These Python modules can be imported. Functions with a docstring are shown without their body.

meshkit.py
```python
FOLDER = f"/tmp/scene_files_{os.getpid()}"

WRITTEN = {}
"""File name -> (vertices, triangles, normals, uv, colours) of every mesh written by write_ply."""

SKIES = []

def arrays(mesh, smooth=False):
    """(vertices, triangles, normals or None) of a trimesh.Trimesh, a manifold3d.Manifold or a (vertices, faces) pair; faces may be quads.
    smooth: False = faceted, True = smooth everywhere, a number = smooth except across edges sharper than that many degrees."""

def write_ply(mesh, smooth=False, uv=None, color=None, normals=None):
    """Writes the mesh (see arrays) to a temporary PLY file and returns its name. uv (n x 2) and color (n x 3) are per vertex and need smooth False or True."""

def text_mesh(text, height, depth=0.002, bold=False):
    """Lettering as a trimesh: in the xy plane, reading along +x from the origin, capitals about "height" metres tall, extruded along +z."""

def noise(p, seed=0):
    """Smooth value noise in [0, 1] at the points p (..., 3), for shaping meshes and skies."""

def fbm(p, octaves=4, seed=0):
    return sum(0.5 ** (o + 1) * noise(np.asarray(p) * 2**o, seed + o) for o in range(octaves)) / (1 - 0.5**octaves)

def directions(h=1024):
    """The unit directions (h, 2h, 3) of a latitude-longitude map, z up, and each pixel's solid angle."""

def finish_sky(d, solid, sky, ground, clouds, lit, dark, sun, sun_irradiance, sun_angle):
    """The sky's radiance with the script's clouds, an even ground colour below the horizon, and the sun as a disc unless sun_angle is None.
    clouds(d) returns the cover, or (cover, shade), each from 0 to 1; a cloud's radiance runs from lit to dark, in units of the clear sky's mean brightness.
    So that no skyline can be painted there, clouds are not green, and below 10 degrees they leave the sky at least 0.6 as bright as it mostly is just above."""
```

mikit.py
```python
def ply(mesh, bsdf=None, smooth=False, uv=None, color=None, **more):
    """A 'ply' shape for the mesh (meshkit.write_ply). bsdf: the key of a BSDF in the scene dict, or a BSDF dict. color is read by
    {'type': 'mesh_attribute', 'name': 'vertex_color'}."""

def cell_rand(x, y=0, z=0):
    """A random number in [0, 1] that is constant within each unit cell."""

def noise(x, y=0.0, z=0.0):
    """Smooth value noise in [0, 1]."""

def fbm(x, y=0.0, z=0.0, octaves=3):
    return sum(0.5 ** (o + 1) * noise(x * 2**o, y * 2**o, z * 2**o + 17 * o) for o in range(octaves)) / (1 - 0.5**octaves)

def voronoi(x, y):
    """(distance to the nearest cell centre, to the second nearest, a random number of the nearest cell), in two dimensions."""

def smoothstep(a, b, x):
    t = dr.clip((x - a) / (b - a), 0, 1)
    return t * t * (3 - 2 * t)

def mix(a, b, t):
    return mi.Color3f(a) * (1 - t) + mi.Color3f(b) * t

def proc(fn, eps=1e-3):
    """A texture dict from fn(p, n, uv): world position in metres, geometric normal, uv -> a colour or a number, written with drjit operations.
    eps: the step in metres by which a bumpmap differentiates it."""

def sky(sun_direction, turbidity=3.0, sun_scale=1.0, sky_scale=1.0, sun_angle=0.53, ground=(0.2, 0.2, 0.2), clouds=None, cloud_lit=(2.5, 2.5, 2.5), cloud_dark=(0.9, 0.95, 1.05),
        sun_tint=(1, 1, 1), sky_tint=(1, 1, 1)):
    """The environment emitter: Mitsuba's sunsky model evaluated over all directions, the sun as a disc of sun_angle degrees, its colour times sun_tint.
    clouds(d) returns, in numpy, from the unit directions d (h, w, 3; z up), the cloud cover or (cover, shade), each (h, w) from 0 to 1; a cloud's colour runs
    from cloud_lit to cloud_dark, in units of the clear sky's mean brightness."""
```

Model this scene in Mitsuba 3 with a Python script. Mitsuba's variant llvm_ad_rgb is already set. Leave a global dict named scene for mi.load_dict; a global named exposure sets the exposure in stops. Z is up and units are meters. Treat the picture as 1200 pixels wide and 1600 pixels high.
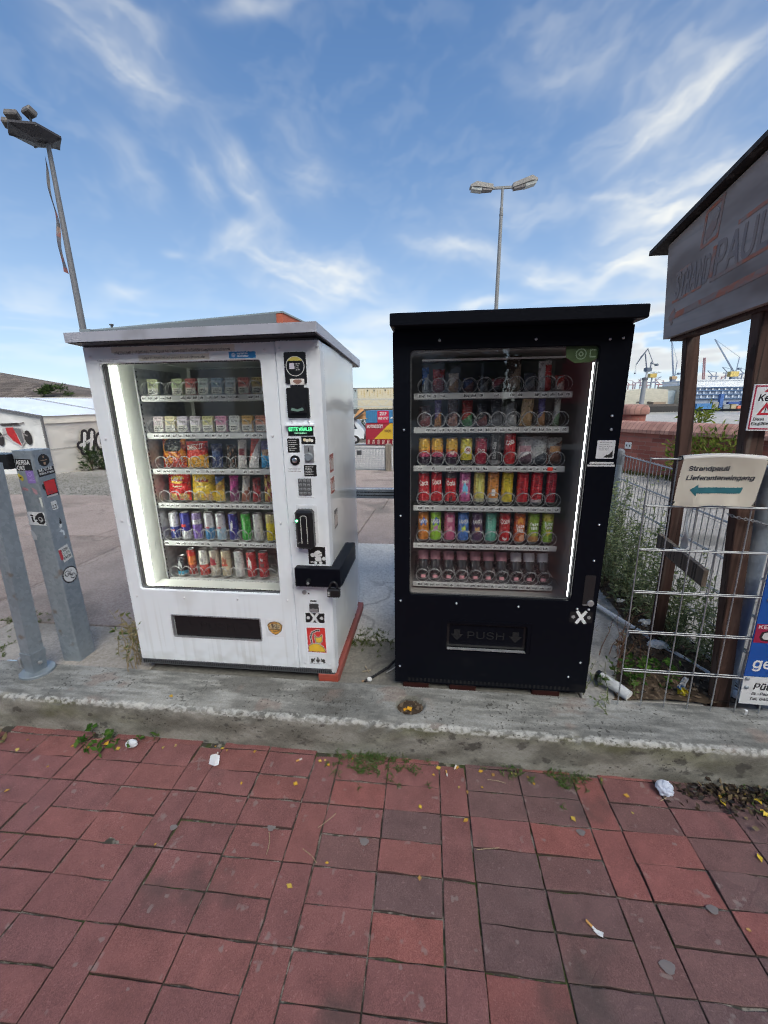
import math, random
import numpy as np, trimesh, shapely
from shapely import affinity
from shapely.geometry import Polygon, Point, LineString, box as sbox
import drjit as dr, mitsuba as mi, mikit, meshkit
from mikit import noise, fbm, smoothstep, mix, voronoi, cell_rand, proc

T = mi.ScalarTransform4f
scene, labels = {}, {}

# ---------------------------------------------------------------- camera, sky, exposure
exposure = 2.4
EYE = np.array([0, 0, 1.668])
HEAD, PITCH, ROLL, FPX = 0.11658, 0.26287, 0.013586, 634.263


def _rz(v):
    c, s = math.cos(HEAD), math.sin(HEAD)
    return np.array([c * v[0] - s * v[1], s * v[0] + c * v[1], v[2]])


_fw = np.array([0, math.cos(PITCH), -math.sin(PITCH)])
_rt = np.array([1.0, 0, 0])
_dn = np.cross(_fw, _rt)
_dn = -math.sin(ROLL) * _rt + math.cos(ROLL) * _dn
_fw, _dn = _rz(_fw), _rz(_dn)
scene['camera'] = {'type': 'perspective', 'fov': math.degrees(2 * math.atan(600 / FPX)), 'fov_axis': 'x', 'near_clip': .05, 'far_clip': 6000.0,
                   'to_world': T().look_at(origin=EYE.tolist(), target=(EYE + _fw).tolist(), up=(-_dn).tolist())}


def sstep(a, b, x):
    t = np.clip((x - a) / (b - a), 0, 1)
    return t * t * (3 - 2 * t)


# banks of cloud: azimuth and elevation in degrees, half length, half width, tilt, strength
BANKS = ((-33.0, 30.8, 5.5, 2.5, -21, .55), (-19.7, 35.5, 3.9, .6, 13, .4), (-22.6, 23.5, 4.2, 1.2, -52, .5), (-26.6, 22.9, 2.5, 1.3, -63, .25), (-23.3, 18.4, 3.6, 1.1, 32, .45),
         (-14.7, 15.6, 8.0, 1.8, -9, .8), (-17.2, 12.7, 4.2, 1.2, -8, .6), (2.8, 17.3, 5.7, 1.1, -11, .6), (13.9, 13.4, 5.8, 1.2, -15, .7), (5.8, 11.6, 3.8, .8, 2, .6),
         (24.5, 26.7, 6.5, 3.0, 25, .62), (23.5, 25.6, 4.5, 1.3, 26, .6), (26.5, 18.7, 6.4, 3.1, -6, .9), (23.2, 14.2, 4.9, 2.7, -4, .85), (18.5, 20.5, 2.4, .3, -9, .5),
         (-8.1, 6.3, 5.1, 2.8, -7, .75), (-5.9, 10.6, 3.7, 1.5, 5, .5), (-36.4, 11.8, 2.1, .8, -3, .45), (-31.0, 16.2, 1.0, .4, 10, .4), (15.4, 31.6, 7.1, 2.8, -8, .25),
         (-15.7, 23.8, 3.1, 1.8, -12, .22), (-44.4, 10.0, 2.7, 1.8, 1, .25), (-16.5, 27.4, 4.2, 1.8, -27, .15), (-34.2, 22.8, 3.5, 1.9, -51, .22), (9.1, 20.2, 6.8, 1.8, -2, .25),
         (52, 22, 12, 4, 8, .7), (-70, 25, 14, 4, -20, .55), (100, 28, 16, 5, 10, .7), (-110, 22, 16, 5, 0, .6), (150, 30, 18, 6, -8, .7), (-150, 26, 18, 6, 12, .7), (60, 45, 16, 4, 20, .4), (-60, 50, 18, 5, -30, .4))


def clouds(d):
    x, y, z = d[..., 0], d[..., 1], d[..., 2]
    el, az = np.degrees(np.arcsin(np.clip(z, -1, 1))), np.degrees(np.arctan2(x, y))
    ce = np.cos(np.radians(el))
    cover, lump = np.zeros_like(x), np.zeros_like(x)
    Q = np.stack([az * ce * .22, el * .3, 0 * az], -1)
    w1, w2 = meshkit.fbm(Q + 7, 4, 3) - .5, meshkit.fbm(Q + 31, 4, 9) - .5
    fine = meshkit.fbm(np.stack([az * ce * .30 + el * .22 + w1 * 2, el * .55 - az * ce * .25 + w2 * 2, 0 * az], -1), 5, 17)
    for k, (a0, e0, L, Wd, rot, st) in enumerate(BANKS):
        da = (az - a0 + 180) % 360 - 180
        near = (np.abs(el - e0) < 3.2 * L + 6) & (np.abs(da * ce) < 3.2 * L + 6)
        if not near.any():
            continue
        a, e = da[near] * ce[near], (el - e0)[near]
        c, s = math.cos(math.radians(rot)), math.sin(math.radians(rot))
        u, v = c * a + s * e + w1[near] * 2.0 * Wd ** .5, -s * a + c * e + w2[near] * 2.2 * Wd ** .6
        g = np.exp(-(np.abs(u / L) ** 2.4) - (v / Wd) ** 2)
        t = meshkit.fbm(np.stack([u * .20 + k * 7.1, v * .85, 0 * u + k], -1), 5, 40 + k)
        f = np.clip(.72 * st * g * (.40 + 1.0 * sstep(.30, .80, .75 * t + .25 * fine[near])), 0, .9)
        cover[near] = 1 - (1 - cover[near]) * (1 - f)
    # banded bank low down towards the evening sun, thin veil elsewhere
    low = np.stack([az * .10 + w1 * 1.2, el * 1.05 + w2 * .8, 0 * az], -1)
    cu = meshkit.fbm(low + 5, 5, 41)
    right = sstep(2, 17, az) * sstep(120, 70, az)
    bank = sstep(.36, .60, cu) * sstep(12.5, 9.0, el + w1 * 3) * (.12 + .88 * right)
    veil = .06 * sstep(.42, .85, fine) * sstep(4, 10, el)
    veil = veil + .12 * sstep(.40, .62, cu) * sstep(14, 5, el)
    haze = .40 * np.exp(-el / 6.5) + .05 * np.exp(-((el - 14) / 12) ** 2)
    cover = 1 - (1 - cover) * (1 - .85 * bank) * (1 - veil) * (1 - haze)
    grey = .62 * bank * sstep(.45, .62, cu)
    return np.clip(cover, 0, .95), np.clip(.08 + .95 * grey, 0, 1)


scene['sky'] = mikit.sky((.3, -.6, .7), turbidity=3, sun_scale=.5, sky_scale=.80, sun_angle=40, sky_tint=(.93, 1.02, 1.07), sun_tint=(.86, 1, 1.19),
                         clouds=clouds, cloud_lit=(3.0, 2.94, 2.62), cloud_dark=(1.5, 1.58, 1.75))

# ---------------------------------------------------------------- materials
PAL = []
_pal_of = {}


def col(c):
    """The palette number of a base colour."""
    c = tuple(round(float(x), 4) for x in c)
    if c not in _pal_of:
        _pal_of[c] = len(PAL)
        PAL.append(c)
    return _pal_of[c]


def pal(uv):
    i = mi.UInt32(dr.clip(uv.x, 0, len(PAL) - 1))
    return mi.Color3f(dr.gather(mi.Float, PAL_R, i), dr.gather(mi.Float, PAL_G, i), dr.gather(mi.Float, PAL_B, i))


def two(b):
    return {'type': 'twosided', 'bsdf': b}


def prin(base, rough=.5, spec=.5, **k):
    if not isinstance(base, dict):
        base = {'type': 'rgb', 'value': list(base)} if not callable(base) else proc(base)
    if callable(rough):
        rough = proc(rough)
    return {'type': 'principled', 'base_color': base, 'roughness': rough, 'specular': spec, **k}


def bumped(b, fn, scale, eps=1e-3):
    return {'type': 'bumpmap', 'scale': scale, 'arbitrary': proc(fn, eps), 'bsdf': b}


scene['print'] = two(prin(lambda p, n, uv: pal(uv) * (.93 + .14 * noise(p.x * 40, p.y * 40, p.z * 40)), .5, .35))
scene['gloss'] = two(prin(lambda p, n, uv: pal(uv), .2, .5))


def f_printed(p, n, uv):
    """A printed pack: its base colours broken up by small lighter and darker marks, as dense packaging print reads from a distance."""
    c = pal(uv)
    a = noise(p.x * 150 + 3, p.y * 40, p.z * 120)
    b = noise(p.x * 95 + 40, p.y * 30, p.z * 210 + 9)
    c = mix(c, c * .42, smoothstep(.60, .74, a) * .75)
    return mix(c, c * .45 + .36, smoothstep(.70, .80, b) * .55)


scene['foil'] = two(bumped(prin(f_printed, .24, .7, metallic=.15), lambda p, n, uv: fbm(p.x * 60, p.y * 30, p.z * 45, 3), .006))
scene['can_metal'] = two(prin(f_printed, .22, .6, metallic=.35))
scene['far_paint'] = two(prin(lambda p, n, uv: pal(uv) * (.8 + .4 * fbm(p.x * .6, p.y * .6, p.z * 1.5, 4)), .7, .2))
scene['chrome'] = two(prin((.78, .78, .8), .22, .5, metallic=1.0))
scene['steel_wire'] = two(prin(lambda p, n, uv: mix((.30, .31, .32), (.50, .51, .52), noise(p.x * 60, p.y * 60, p.z * 60)), .4, .5, metallic=.6))
scene['rubber'] = two(prin((.010, .010, .011), .9, .08))
scene['black_plastic'] = two(prin((.012, .012, .014), .32, .45))


def f_black(p, n, uv):
    d = smoothstep(.62, .8, fbm(p.x * 5, p.y * 5, p.z * 9, 4)) * smoothstep(.75, .2, p.z)
    return mix((.0035, .0045, .0085), (.02, .02, .02), d * .5)


scene['black_paint'] = two(prin(f_black, .40, .13))


def f_white(p, n, uv):
    stain = smoothstep(.58, .78, fbm(p.x * 6, p.y * 6, p.z * 3, 4)) * .25
    streak = smoothstep(.6, .85, noise(p.x * 70, p.y * 70, p.z * 2.2)) * smoothstep(.9, .3, p.z) * .22
    low = smoothstep(.42, .2, p.z) * smoothstep(.4, .7, fbm(p.x * 14, p.y * 14, p.z * 14, 3)) * .6
    return mix((.82, .855, .90), (.52, .51, .49), dr.clip(stain + streak + low, 0, 1))


scene['white_paint'] = two(prin(f_white, .34, .5))
scene['white_gloss'] = two(bumped(prin(lambda p, n, uv: mix((.72, .74, .75), (.56, .57, .58), smoothstep(.5, .8, fbm(p.x * 3, p.y * 5, p.z * 2, 4)) * .6), .09, .9, clearcoat=.6, clearcoat_gloss=.95),
                                  lambda p, n, uv: fbm(p.x * 3, p.y * 3.5, p.z * 2.6, 2), .012))
scene['roof_sheet'] = two(prin(lambda p, n, uv: mix((.44, .45, .52), (.33, .33, .37), smoothstep(.5, .75, fbm(p.x * 7, p.y * 7, p.z * 4, 4))), .4, .4))
scene['liner'] = two(prin((.62, .65, .62), .45, .4))
scene['grey_liner'] = two(prin((.22, .215, .21), .5, .3))
scene['dark_liner'] = two(prin((.10, .105, .115), .5, .3))
scene['pane'] = {'type': 'thindielectric', 'int_ior': 1.5}
scene['clear_plastic'] = {'type': 'thindielectric', 'int_ior': 1.38}


def f_galv(p, n, uv):
    _, _, r = voronoi((p.x + p.y) * 60, p.z * 60)
    w = fbm(p.x * 9, p.y * 9, p.z * 4, 4)
    c = mix((.20, .235, .265), (.35, .395, .435), dr.clip(.35 * r + .8 * w - .1, 0, 1))
    return mix(c, (.20, .15, .11), smoothstep(.66, .82, fbm(p.x * 16 + 9, p.y * 16, p.z * 16, 3)) * .7)


scene['galvanized'] = two(prin(f_galv, .48, .5, metallic=.35))


def f_brick(p, n, uv):
    g = noise(p.x * 420, p.y * 420, p.z * 420)
    m = fbm(p.x * 18, p.y * 18, 3.0, 4)
    c = pal(uv) * (.58 + .40 * m + .46 * g)
    c = mix(c, c * 1.6 + .03, smoothstep(.84, .92, noise(p.x * 190, p.y * 190, 4.0)) * .30)
    c = mix(c, (.055, .05, .045), smoothstep(.62, .85, fbm(p.x * 4.2 + 4, p.y * 4.2, 1.0, 4)) * .55)
    c = mix(c, (.30, .26, .24), smoothstep(.74, .86, fbm(p.x * 30, p.y * 30, 7.0, 3)) * .45)
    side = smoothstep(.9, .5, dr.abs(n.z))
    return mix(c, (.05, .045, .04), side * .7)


scene['brick'] = bumped(prin(f_brick, .68, .35), lambda p, n, uv: fbm(p.x * 110, p.y * 110, p.z * 110, 4), .0034)


def f_joint(p, n, uv):
    moss = smoothstep(.52, .66, fbm(p.x * 3, p.y * 3, 2.0, 3)) * smoothstep(.3, .6, noise(p.x * 40, p.y * 40, 0.0))
    c = mix((.07, .062, .052), (.27, .24, .205), smoothstep(.42, .72, fbm(p.x * 45, p.y * 45, 5.0, 3)))
    return mix(c, (.05, .07, .018), moss * .8)


scene['joint_sand'] = bumped(prin(f_joint, .95, .1), lambda p, n, uv: noise(p.x * 300, p.y * 300, p.z * 300), .003)


def f_kerb(p, n, uv):
    up = smoothstep(.3, .8, n.z)
    big = fbm(p.x * 3.2, p.y * 6, p.z * 6, 5)
    fine = fbm(p.x * 60, p.y * 60, p.z * 60, 3)
    drag = fbm(p.x * 9, p.y * 46, p.z * 9, 4)
    top = mix((.15, .147, .135), (.38, .37, .345), smoothstep(.28, .72, .55 * drag + .45 * big))
    top = mix(top, (.09, .085, .075), smoothstep(.58, .72, fbm(p.x * 2.1 + 8, p.y * 5, 3.0, 4)) * .7)
    top = mix(top, (.24, .17, .14), smoothstep(.64, .8, fbm(p.x * 6 + 2, p.y * 9, 1.0, 3)) * .5)
    face = mix((.155, .148, .125), (.31, .30, .265), smoothstep(.3, .72, fbm(p.x * 7, p.y * 7, p.z * 11, 5)))
    face = mix(face, (.12, .12, .055), smoothstep(.47, .70, fbm(p.x * 2.6 + 3, p.y * 2, p.z * 5, 5)) * smoothstep(.02, .09, p.z) * .6)
    face = mix(face, (.06, .055, .05), smoothstep(.62, .72, fbm(p.x * 16 + 1, p.y * 9, p.z * 18, 4)) * .7)
    c = mix(face, top, up)
    edge = smoothstep(.160, .172, p.z) * smoothstep(1.622, 1.610, p.y)
    c = mix(c, (.50, .49, .46), edge * smoothstep(.36, .62, fine) * .7)
    pore = smoothstep(.78, .86, noise(p.x * 110, p.y * 110, p.z * 110)) * smoothstep(.4, .7, noise(p.x * 9, p.y * 9, p.z * 9))
    grit = noise(p.x * 230, p.y * 230, p.z * 230)
    return mix(c * (.62 + .45 * fine + .30 * grit), (.05, .047, .042), pore * .7)


scene['kerb_concrete'] = bumped(prin(f_kerb, .82, .25), lambda p, n, uv: fbm(p.x * 70, p.y * 70, p.z * 70, 4), .004)


def f_slab(p, n, uv):
    g = fbm(p.x * 90, p.y * 90, 1.0, 3)
    m = fbm(p.x * 2.4, p.y * 2.4, 3.0, 5)
    c = pal(uv) * (.50 + .42 * m + .60 * g)
    c = mix(c, (.10, .095, .085), smoothstep(.60, .82, fbm(p.x * 1.3 + 5, p.y * 1.3, 2.0, 5)) * .6)
    crack = smoothstep(.02, .004, dr.abs(fbm(p.x * 1.1 + 3, p.y * 1.1 + 9, 4.0, 5) - .5)) * smoothstep(.5, .62, noise(p.x * .8, p.y * .8, 2.0))
    return mix(c, (.10, .09, .08), crack * .35)


scene['slab'] = bumped(prin(f_slab, .9, .10), lambda p, n, uv: fbm(p.x * 110, p.y * 110, p.z * 110, 3), .004)


def f_cobble(p, n, uv):
    d, d2, r = voronoi(p.x * 7.5, p.y * 9.0)
    c = mix((.17, .155, .14), (.30, .275, .25), r) * (.8 + .4 * fbm(p.x * .5, p.y * .5, 0.0, 4))
    c = mix(c, (.05, .055, .03), smoothstep(.18, .04, d2 - d))
    pink = smoothstep(-2.6, -1.6, p.x) * smoothstep(14.0, 9.0, p.y) * smoothstep(2.2, 1.2, p.x)
    plain = pal(uv) * (.75 + .5 * fbm(p.x * 3, p.y * 3, 2.0, 4))
    far = smoothstep(10.0, 15.0, p.y) + smoothstep(1.4, 1.9, p.x)
    c = mix(c, mix((.25, .20, .185), (.18, .155, .145), fbm(p.x * 2, p.y * 2, 1.0, 3)), pink)
    return mix(c, plain, dr.clip(far, 0, 1))


scene['yard_ground'] = prin(f_cobble, .85, .25)


def f_soil(p, n, uv):
    c = mix((.03, .022, .016), (.12, .085, .06), fbm(p.x * 30, p.y * 30, p.z * 30, 4))
    return mix(c, (.19, .14, .10), smoothstep(.62, .75, noise(p.x * 90, p.y * 60, p.z * 60)) * .8)


scene['soil'] = bumped(prin(f_soil, .95, .1), lambda p, n, uv: fbm(p.x * 60, p.y * 60, p.z * 60, 4), .012)


def f_wood(p, n, uv):
    g = fbm(p.x * 70, p.y * 70, p.z * 2.2, 4)
    c = pal(uv) * (.55 + .9 * g)
    c = mix(c, (.20, .175, .15), smoothstep(.55, .75, fbm(p.x * 24, p.y * 24, p.z * 1.4 + 3, 4)) * .35)
    crack = smoothstep(.70, .76, noise(p.x * 90, p.y * 90, p.z * 1.2))
    return mix(c, (.012, .008, .006), crack * .6)


scene['wood'] = two(bumped(prin(f_wood, .68, .3), lambda p, n, uv: fbm(p.x * 80, p.y * 80, p.z * 2.5, 3), .003))


def f_board(p, n, uv):
    c = mix((.20, .148, .128), (.37, .30, .272), smoothstep(.25, .75, fbm(p.x * 5, p.y * 2.5, p.z * 7, 5)))
    c = mix(c, (.22, .20, .19), smoothstep(.58, .75, fbm(p.x * 40, p.y * 1.2 + 2, p.z * 30, 3)) * .4)
    return mix(c, (.13, .075, .055), smoothstep(.56, .72, fbm(p.x * 2, p.y * 2.4 + 8, p.z * 2.4, 4)) * .5)


scene['board_paint'] = two(prin(f_board, .6, .35))


def f_worn(p, n, uv):
    k = smoothstep(.40, .60, fbm(p.x * 15, p.y * 15, p.z * 15, 5))
    return mix((.275, .21, .188), pal(uv), .10 + .80 * k)


scene['worn_letters'] = two(prin(f_worn, .65, .3))


def f_tent(p, n, uv):
    return pal(uv) * (.86 + .2 * fbm(p.x * 1.2, p.y * 1.2, p.z * 1.6, 4))


scene['tent_fabric'] = two(bumped(prin(f_tent, .35, .5), lambda p, n, uv: fbm(p.x * 1.1 + p.z * .8, p.y * 1.1, p.z * 2.2, 2), .10))


def f_tiles(p, n, uv):
    row = p.z * 11.0
    fr = row - dr.floor(row)
    r = cell_rand(dr.floor(p.x * 4 + cell_rand(dr.floor(row)) * 3), dr.floor(row))
    c = mix((.085, .07, .062), (.165, .135, .115), r)
    return mix(c, (.03, .026, .024), smoothstep(.25, .0, fr)) * (.75 + .5 * fbm(p.x, p.y, p.z, 3))


scene['roof_tiles'] = two(prin(f_tiles, .8, .25))


def f_brickwork(p, n, uv):
    a = p.x * .54 - p.y * .84
    row = p.z / .083
    i = dr.floor(row)
    q = a / .25 + .5 * (i - 2 * dr.floor(i / 2))
    r = cell_rand(dr.floor(q), i)
    fy, fx = row - i, q - dr.floor(q)
    m = dr.maximum(smoothstep(.14, .06, fy), smoothstep(.05, .02, fx))
    c = mix((.23, .075, .060), (.36, .135, .105), r) * (.8 + .4 * fbm(p.x * 5, p.y * 5, p.z * 5, 3))
    return mix(c, (.25, .20, .17), m * .7)


scene['brickwork'] = two(prin(f_brickwork, .85, .25))


def f_coping(p, n, uv):
    a = (p.x * .54 - p.y * .84) / .085
    r = cell_rand(dr.floor(a))
    fx = a - dr.floor(a)
    c = mix((.30, .15, .125), (.42, .24, .20), r) * (.75 + .5 * fbm(p.x * 9, p.y * 9, p.z * 9, 3))
    return mix(c, (.16, .11, .09), smoothstep(.20, .08, fx) * .8)


scene['coping_bricks'] = two(prin(f_coping, .85, .25))
scene['water_surface'] = bumped(prin((.30, .29, .26), .12, .8), lambda p, n, uv: fbm(p.x * .35, p.y * .6, 0.0, 4), .7, .1)
scene['leaf'] = {'type': 'principledthin', 'base_color': proc(lambda p, n, uv: pal(uv)), 'roughness': .5, 'diff_trans': .7, 'spec_trans': 0.0, 'eta': 1.4}
scene['led_white'] = {'type': 'diffuse', 'reflectance': {'type': 'rgb', 'value': [.8, .8, .8]}}

# ---------------------------------------------------------------- helpers: names, labels
used = set()


def numbered(key):
    k, i = key, 0
    while k in used:
        i += 1
        k = f'{key}_{i:03d}'
    used.add(k)
    return k


def tag(key, label=None, cat=None, group=None, kind=None):
    d = labels.setdefault(key, {})
    for a, b in (('label', label), ('category', cat), ('group', group), ('kind', kind)):
        if b:
            d[a] = b
    return key


def thing(name, label, cat, group=None):
    return tag(numbered(name), label, cat, group)


def cuv(n, c):
    return np.column_stack([np.full(n, col(c) + .5), np.zeros(n)])


def join(*pieces):
    """Pieces (mesh, colour) or (mesh, palette numbers per vertex) as one (mesh, uv)."""
    ms, us = [], []
    for m, c in pieces:
        v, f, _ = meshkit.arrays(m)
        ms.append(trimesh.Trimesh(v, f, process=False))
        us.append(cuv(len(v), c) if isinstance(c, tuple) else c)
    return trimesh.util.concatenate(ms) if len(ms) > 1 else ms[0], np.vstack(us)


def faceted(m, uv=None):
    """Every triangle with vertices of its own, so that a palette number never blends."""
    v, f, _ = meshkit.arrays(m)
    return trimesh.Trimesh(v[f].reshape(-1, 3), np.arange(len(f) * 3).reshape(-1, 3), process=False)


def put(name, mesh, mat, c=None, parent=None, smooth=False, uv=None, label=None, kind=None, **more):
    """One entry of the scene; c is a base colour for the palette materials."""
    key = numbered(f'{parent}__{name}' if parent else name)
    if isinstance(mesh, tuple) and len(mesh) == 2 and isinstance(mesh[0], trimesh.Trimesh):
        mesh, uv = mesh
    if c is not None and uv is None:
        v, f, n = meshkit.arrays(mesh, smooth)
        if n is not None and smooth is not True:
            mesh, smooth = trimesh.Trimesh(v, f, process=False), True
        else:
            mesh = trimesh.Trimesh(v, f, process=False)
        uv = cuv(len(v), c)
    scene[key] = mikit.ply(mesh, mat, smooth=smooth, uv=uv, **more)
    if label or kind:
        tag(key, label, None, None, kind)
    return key


def again(name, source, at, parent=None):
    """A copy of an entry's mesh under its own key, moved by 'at'."""
    key = numbered(f'{parent}__{name}' if parent else name)
    scene[key] = {**scene[source], 'to_world': T().translate([float(x) for x in at])}
    return key


# ---------------------------------------------------------------- helpers: shapes
def bx(x0, x1, y0, y1, z0, z1):
    return trimesh.creation.box(bounds=[[min(x0, x1), min(y0, y1), min(z0, z1)], [max(x0, x1), max(y0, y1), max(z0, z1)]])


def rbx(x0, x1, y0, y1, z0, z1, b=.004):
    """A box with chamfered edges."""
    c = np.array([[x0 + x1, y0 + y1, z0 + z1]]) / 2
    h = np.array([abs(x1 - x0), abs(y1 - y0), abs(z1 - z0)]) / 2
    b = min(b, h.min() * .45)
    pts = []
    for s in np.ndindex(2, 2, 2):
        s = np.array(s) * 2 - 1
        for k in range(3):
            o = h - b
            o[k] = h[k]
            pts.append(s * o)
    return trimesh.convex.convex_hull(np.array(pts) + c)


def frame(mesh, o, r, u):
    """A mesh made in the xy plane (extruded along z) set up at o, x along r, y along u."""
    r, u = np.array(r, float), np.array(u, float)
    r, u = r / np.linalg.norm(r), u / np.linalg.norm(u)
    n = np.cross(r, u)
    m = np.eye(4)
    m[:3, 0], m[:3, 1], m[:3, 2], m[:3, 3] = r, u, n, o
    mesh = mesh.copy()
    mesh.apply_transform(m)
    return mesh


def extr(poly, depth):
    ps = getattr(poly, 'geoms', [poly])
    return trimesh.util.concatenate([trimesh.creation.extrude_polygon(p, depth, engine='earcut') for p in ps if p.area > 1e-10])


def rrect(x0, x1, z0, z1, r=.01):
    return sbox(x0 + r, z0 + r, x1 - r, z1 - r).buffer(r, quad_segs=4)


def plate(poly, y0, y1, edge=.003):
    """A sheet in the xz plane between y0 (front, smaller) and y1, its front edges stepped back a little."""
    a = frame(extr(poly, (y1 - y0) - edge), (0, y1, 0), (1, 0, 0), (0, 0, 1))
    b = frame(extr(poly.buffer(-edge, join_style=2), edge), (0, y0 + edge, 0), (1, 0, 0), (0, 0, 1))
    return trimesh.util.concatenate([a, b])


_glyphs = {}


def words(text, height, o, r=(1, 0, 0), u=(0, 0, 1), depth=.0012, bold=False, width=None, align='l'):
    k = (text, bold)
    if k not in _glyphs:
        _glyphs[k] = meshkit.text_mesh(text, 1.0, 1.0, bold)
    m = _glyphs[k].copy()
    w = m.bounds[1][0] - m.bounds[0][0]
    sx = height if width is None else width / w
    m.apply_translation([-m.bounds[0][0] - (w / 2 if align == 'c' else 0), 0, 0])
    m.apply_scale([sx, height, depth])
    return frame(m, o, r, u)


def tube(points, radius, sides=6, close=True):
    p = np.asarray(points, float)
    rad = np.broadcast_to(np.asarray(radius, float), (len(p),))
    t = np.gradient(p, axis=0)
    t /= np.linalg.norm(t, axis=1, keepdims=True) + 1e-12
    ref = np.array([0, 0, 1.0]) if abs(t[:, 2]).mean() < .8 else np.array([1.0, 0, 0])
    a = np.cross(t, ref)
    a /= np.linalg.norm(a, axis=1, keepdims=True) + 1e-12
    b = np.cross(t, a)
    an = np.arange(sides) * 2 * np.pi / sides
    v = (p[:, None] + rad[:, None, None] * (np.cos(an)[None, :, None] * a[:, None] + np.sin(an)[None, :, None] * b[:, None])).reshape(-1, 3)
    i, j = np.meshgrid(np.arange(len(p) - 1), np.arange(sides), indexing='ij')
    q = np.stack([i * sides + j, (i + 1) * sides + j, (i + 1) * sides + (j + 1) % sides, i * sides + (j + 1) % sides], -1).reshape(-1, 4)
    f = np.vstack([q[:, [0, 1, 2]], q[:, [0, 2, 3]]])
    if close:
        e = len(v)
        v = np.vstack([v, p[:1], p[-1:]])
        k = np.arange(sides)
        f = np.vstack([f, np.stack([np.full(sides, e), k, (k + 1) % sides], 1), np.stack([np.full(sides, e + 1), (len(p) - 1) * sides + (k + 1) % sides, (len(p) - 1) * sides + k], 1)])
    return trimesh.Trimesh(v, f, process=False)


def bar(a, b, w, h=None):
    """A straight bar of rectangular section from a to b."""
    h = h or w
    a, b = np.array(a, float), np.array(b, float)
    L = np.linalg.norm(b - a)
    d = (b - a) / L
    ref = np.array([0, 0, 1.0]) if abs(d[2]) < .95 else np.array([0, 1.0, 0])
    x = np.cross(d, ref)
    x /= np.linalg.norm(x)
    m = trimesh.creation.box((w, h, L))
    M = np.eye(4)
    M[:3, 0], M[:3, 1], M[:3, 2], M[:3, 3] = x, np.cross(d, x), d, (a + b) / 2
    m.apply_transform(M)
    return m


def rod(a, b, r, sides=8):
    return tube([a, (np.array(a) + np.array(b)) / 2, b], r, sides)


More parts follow.
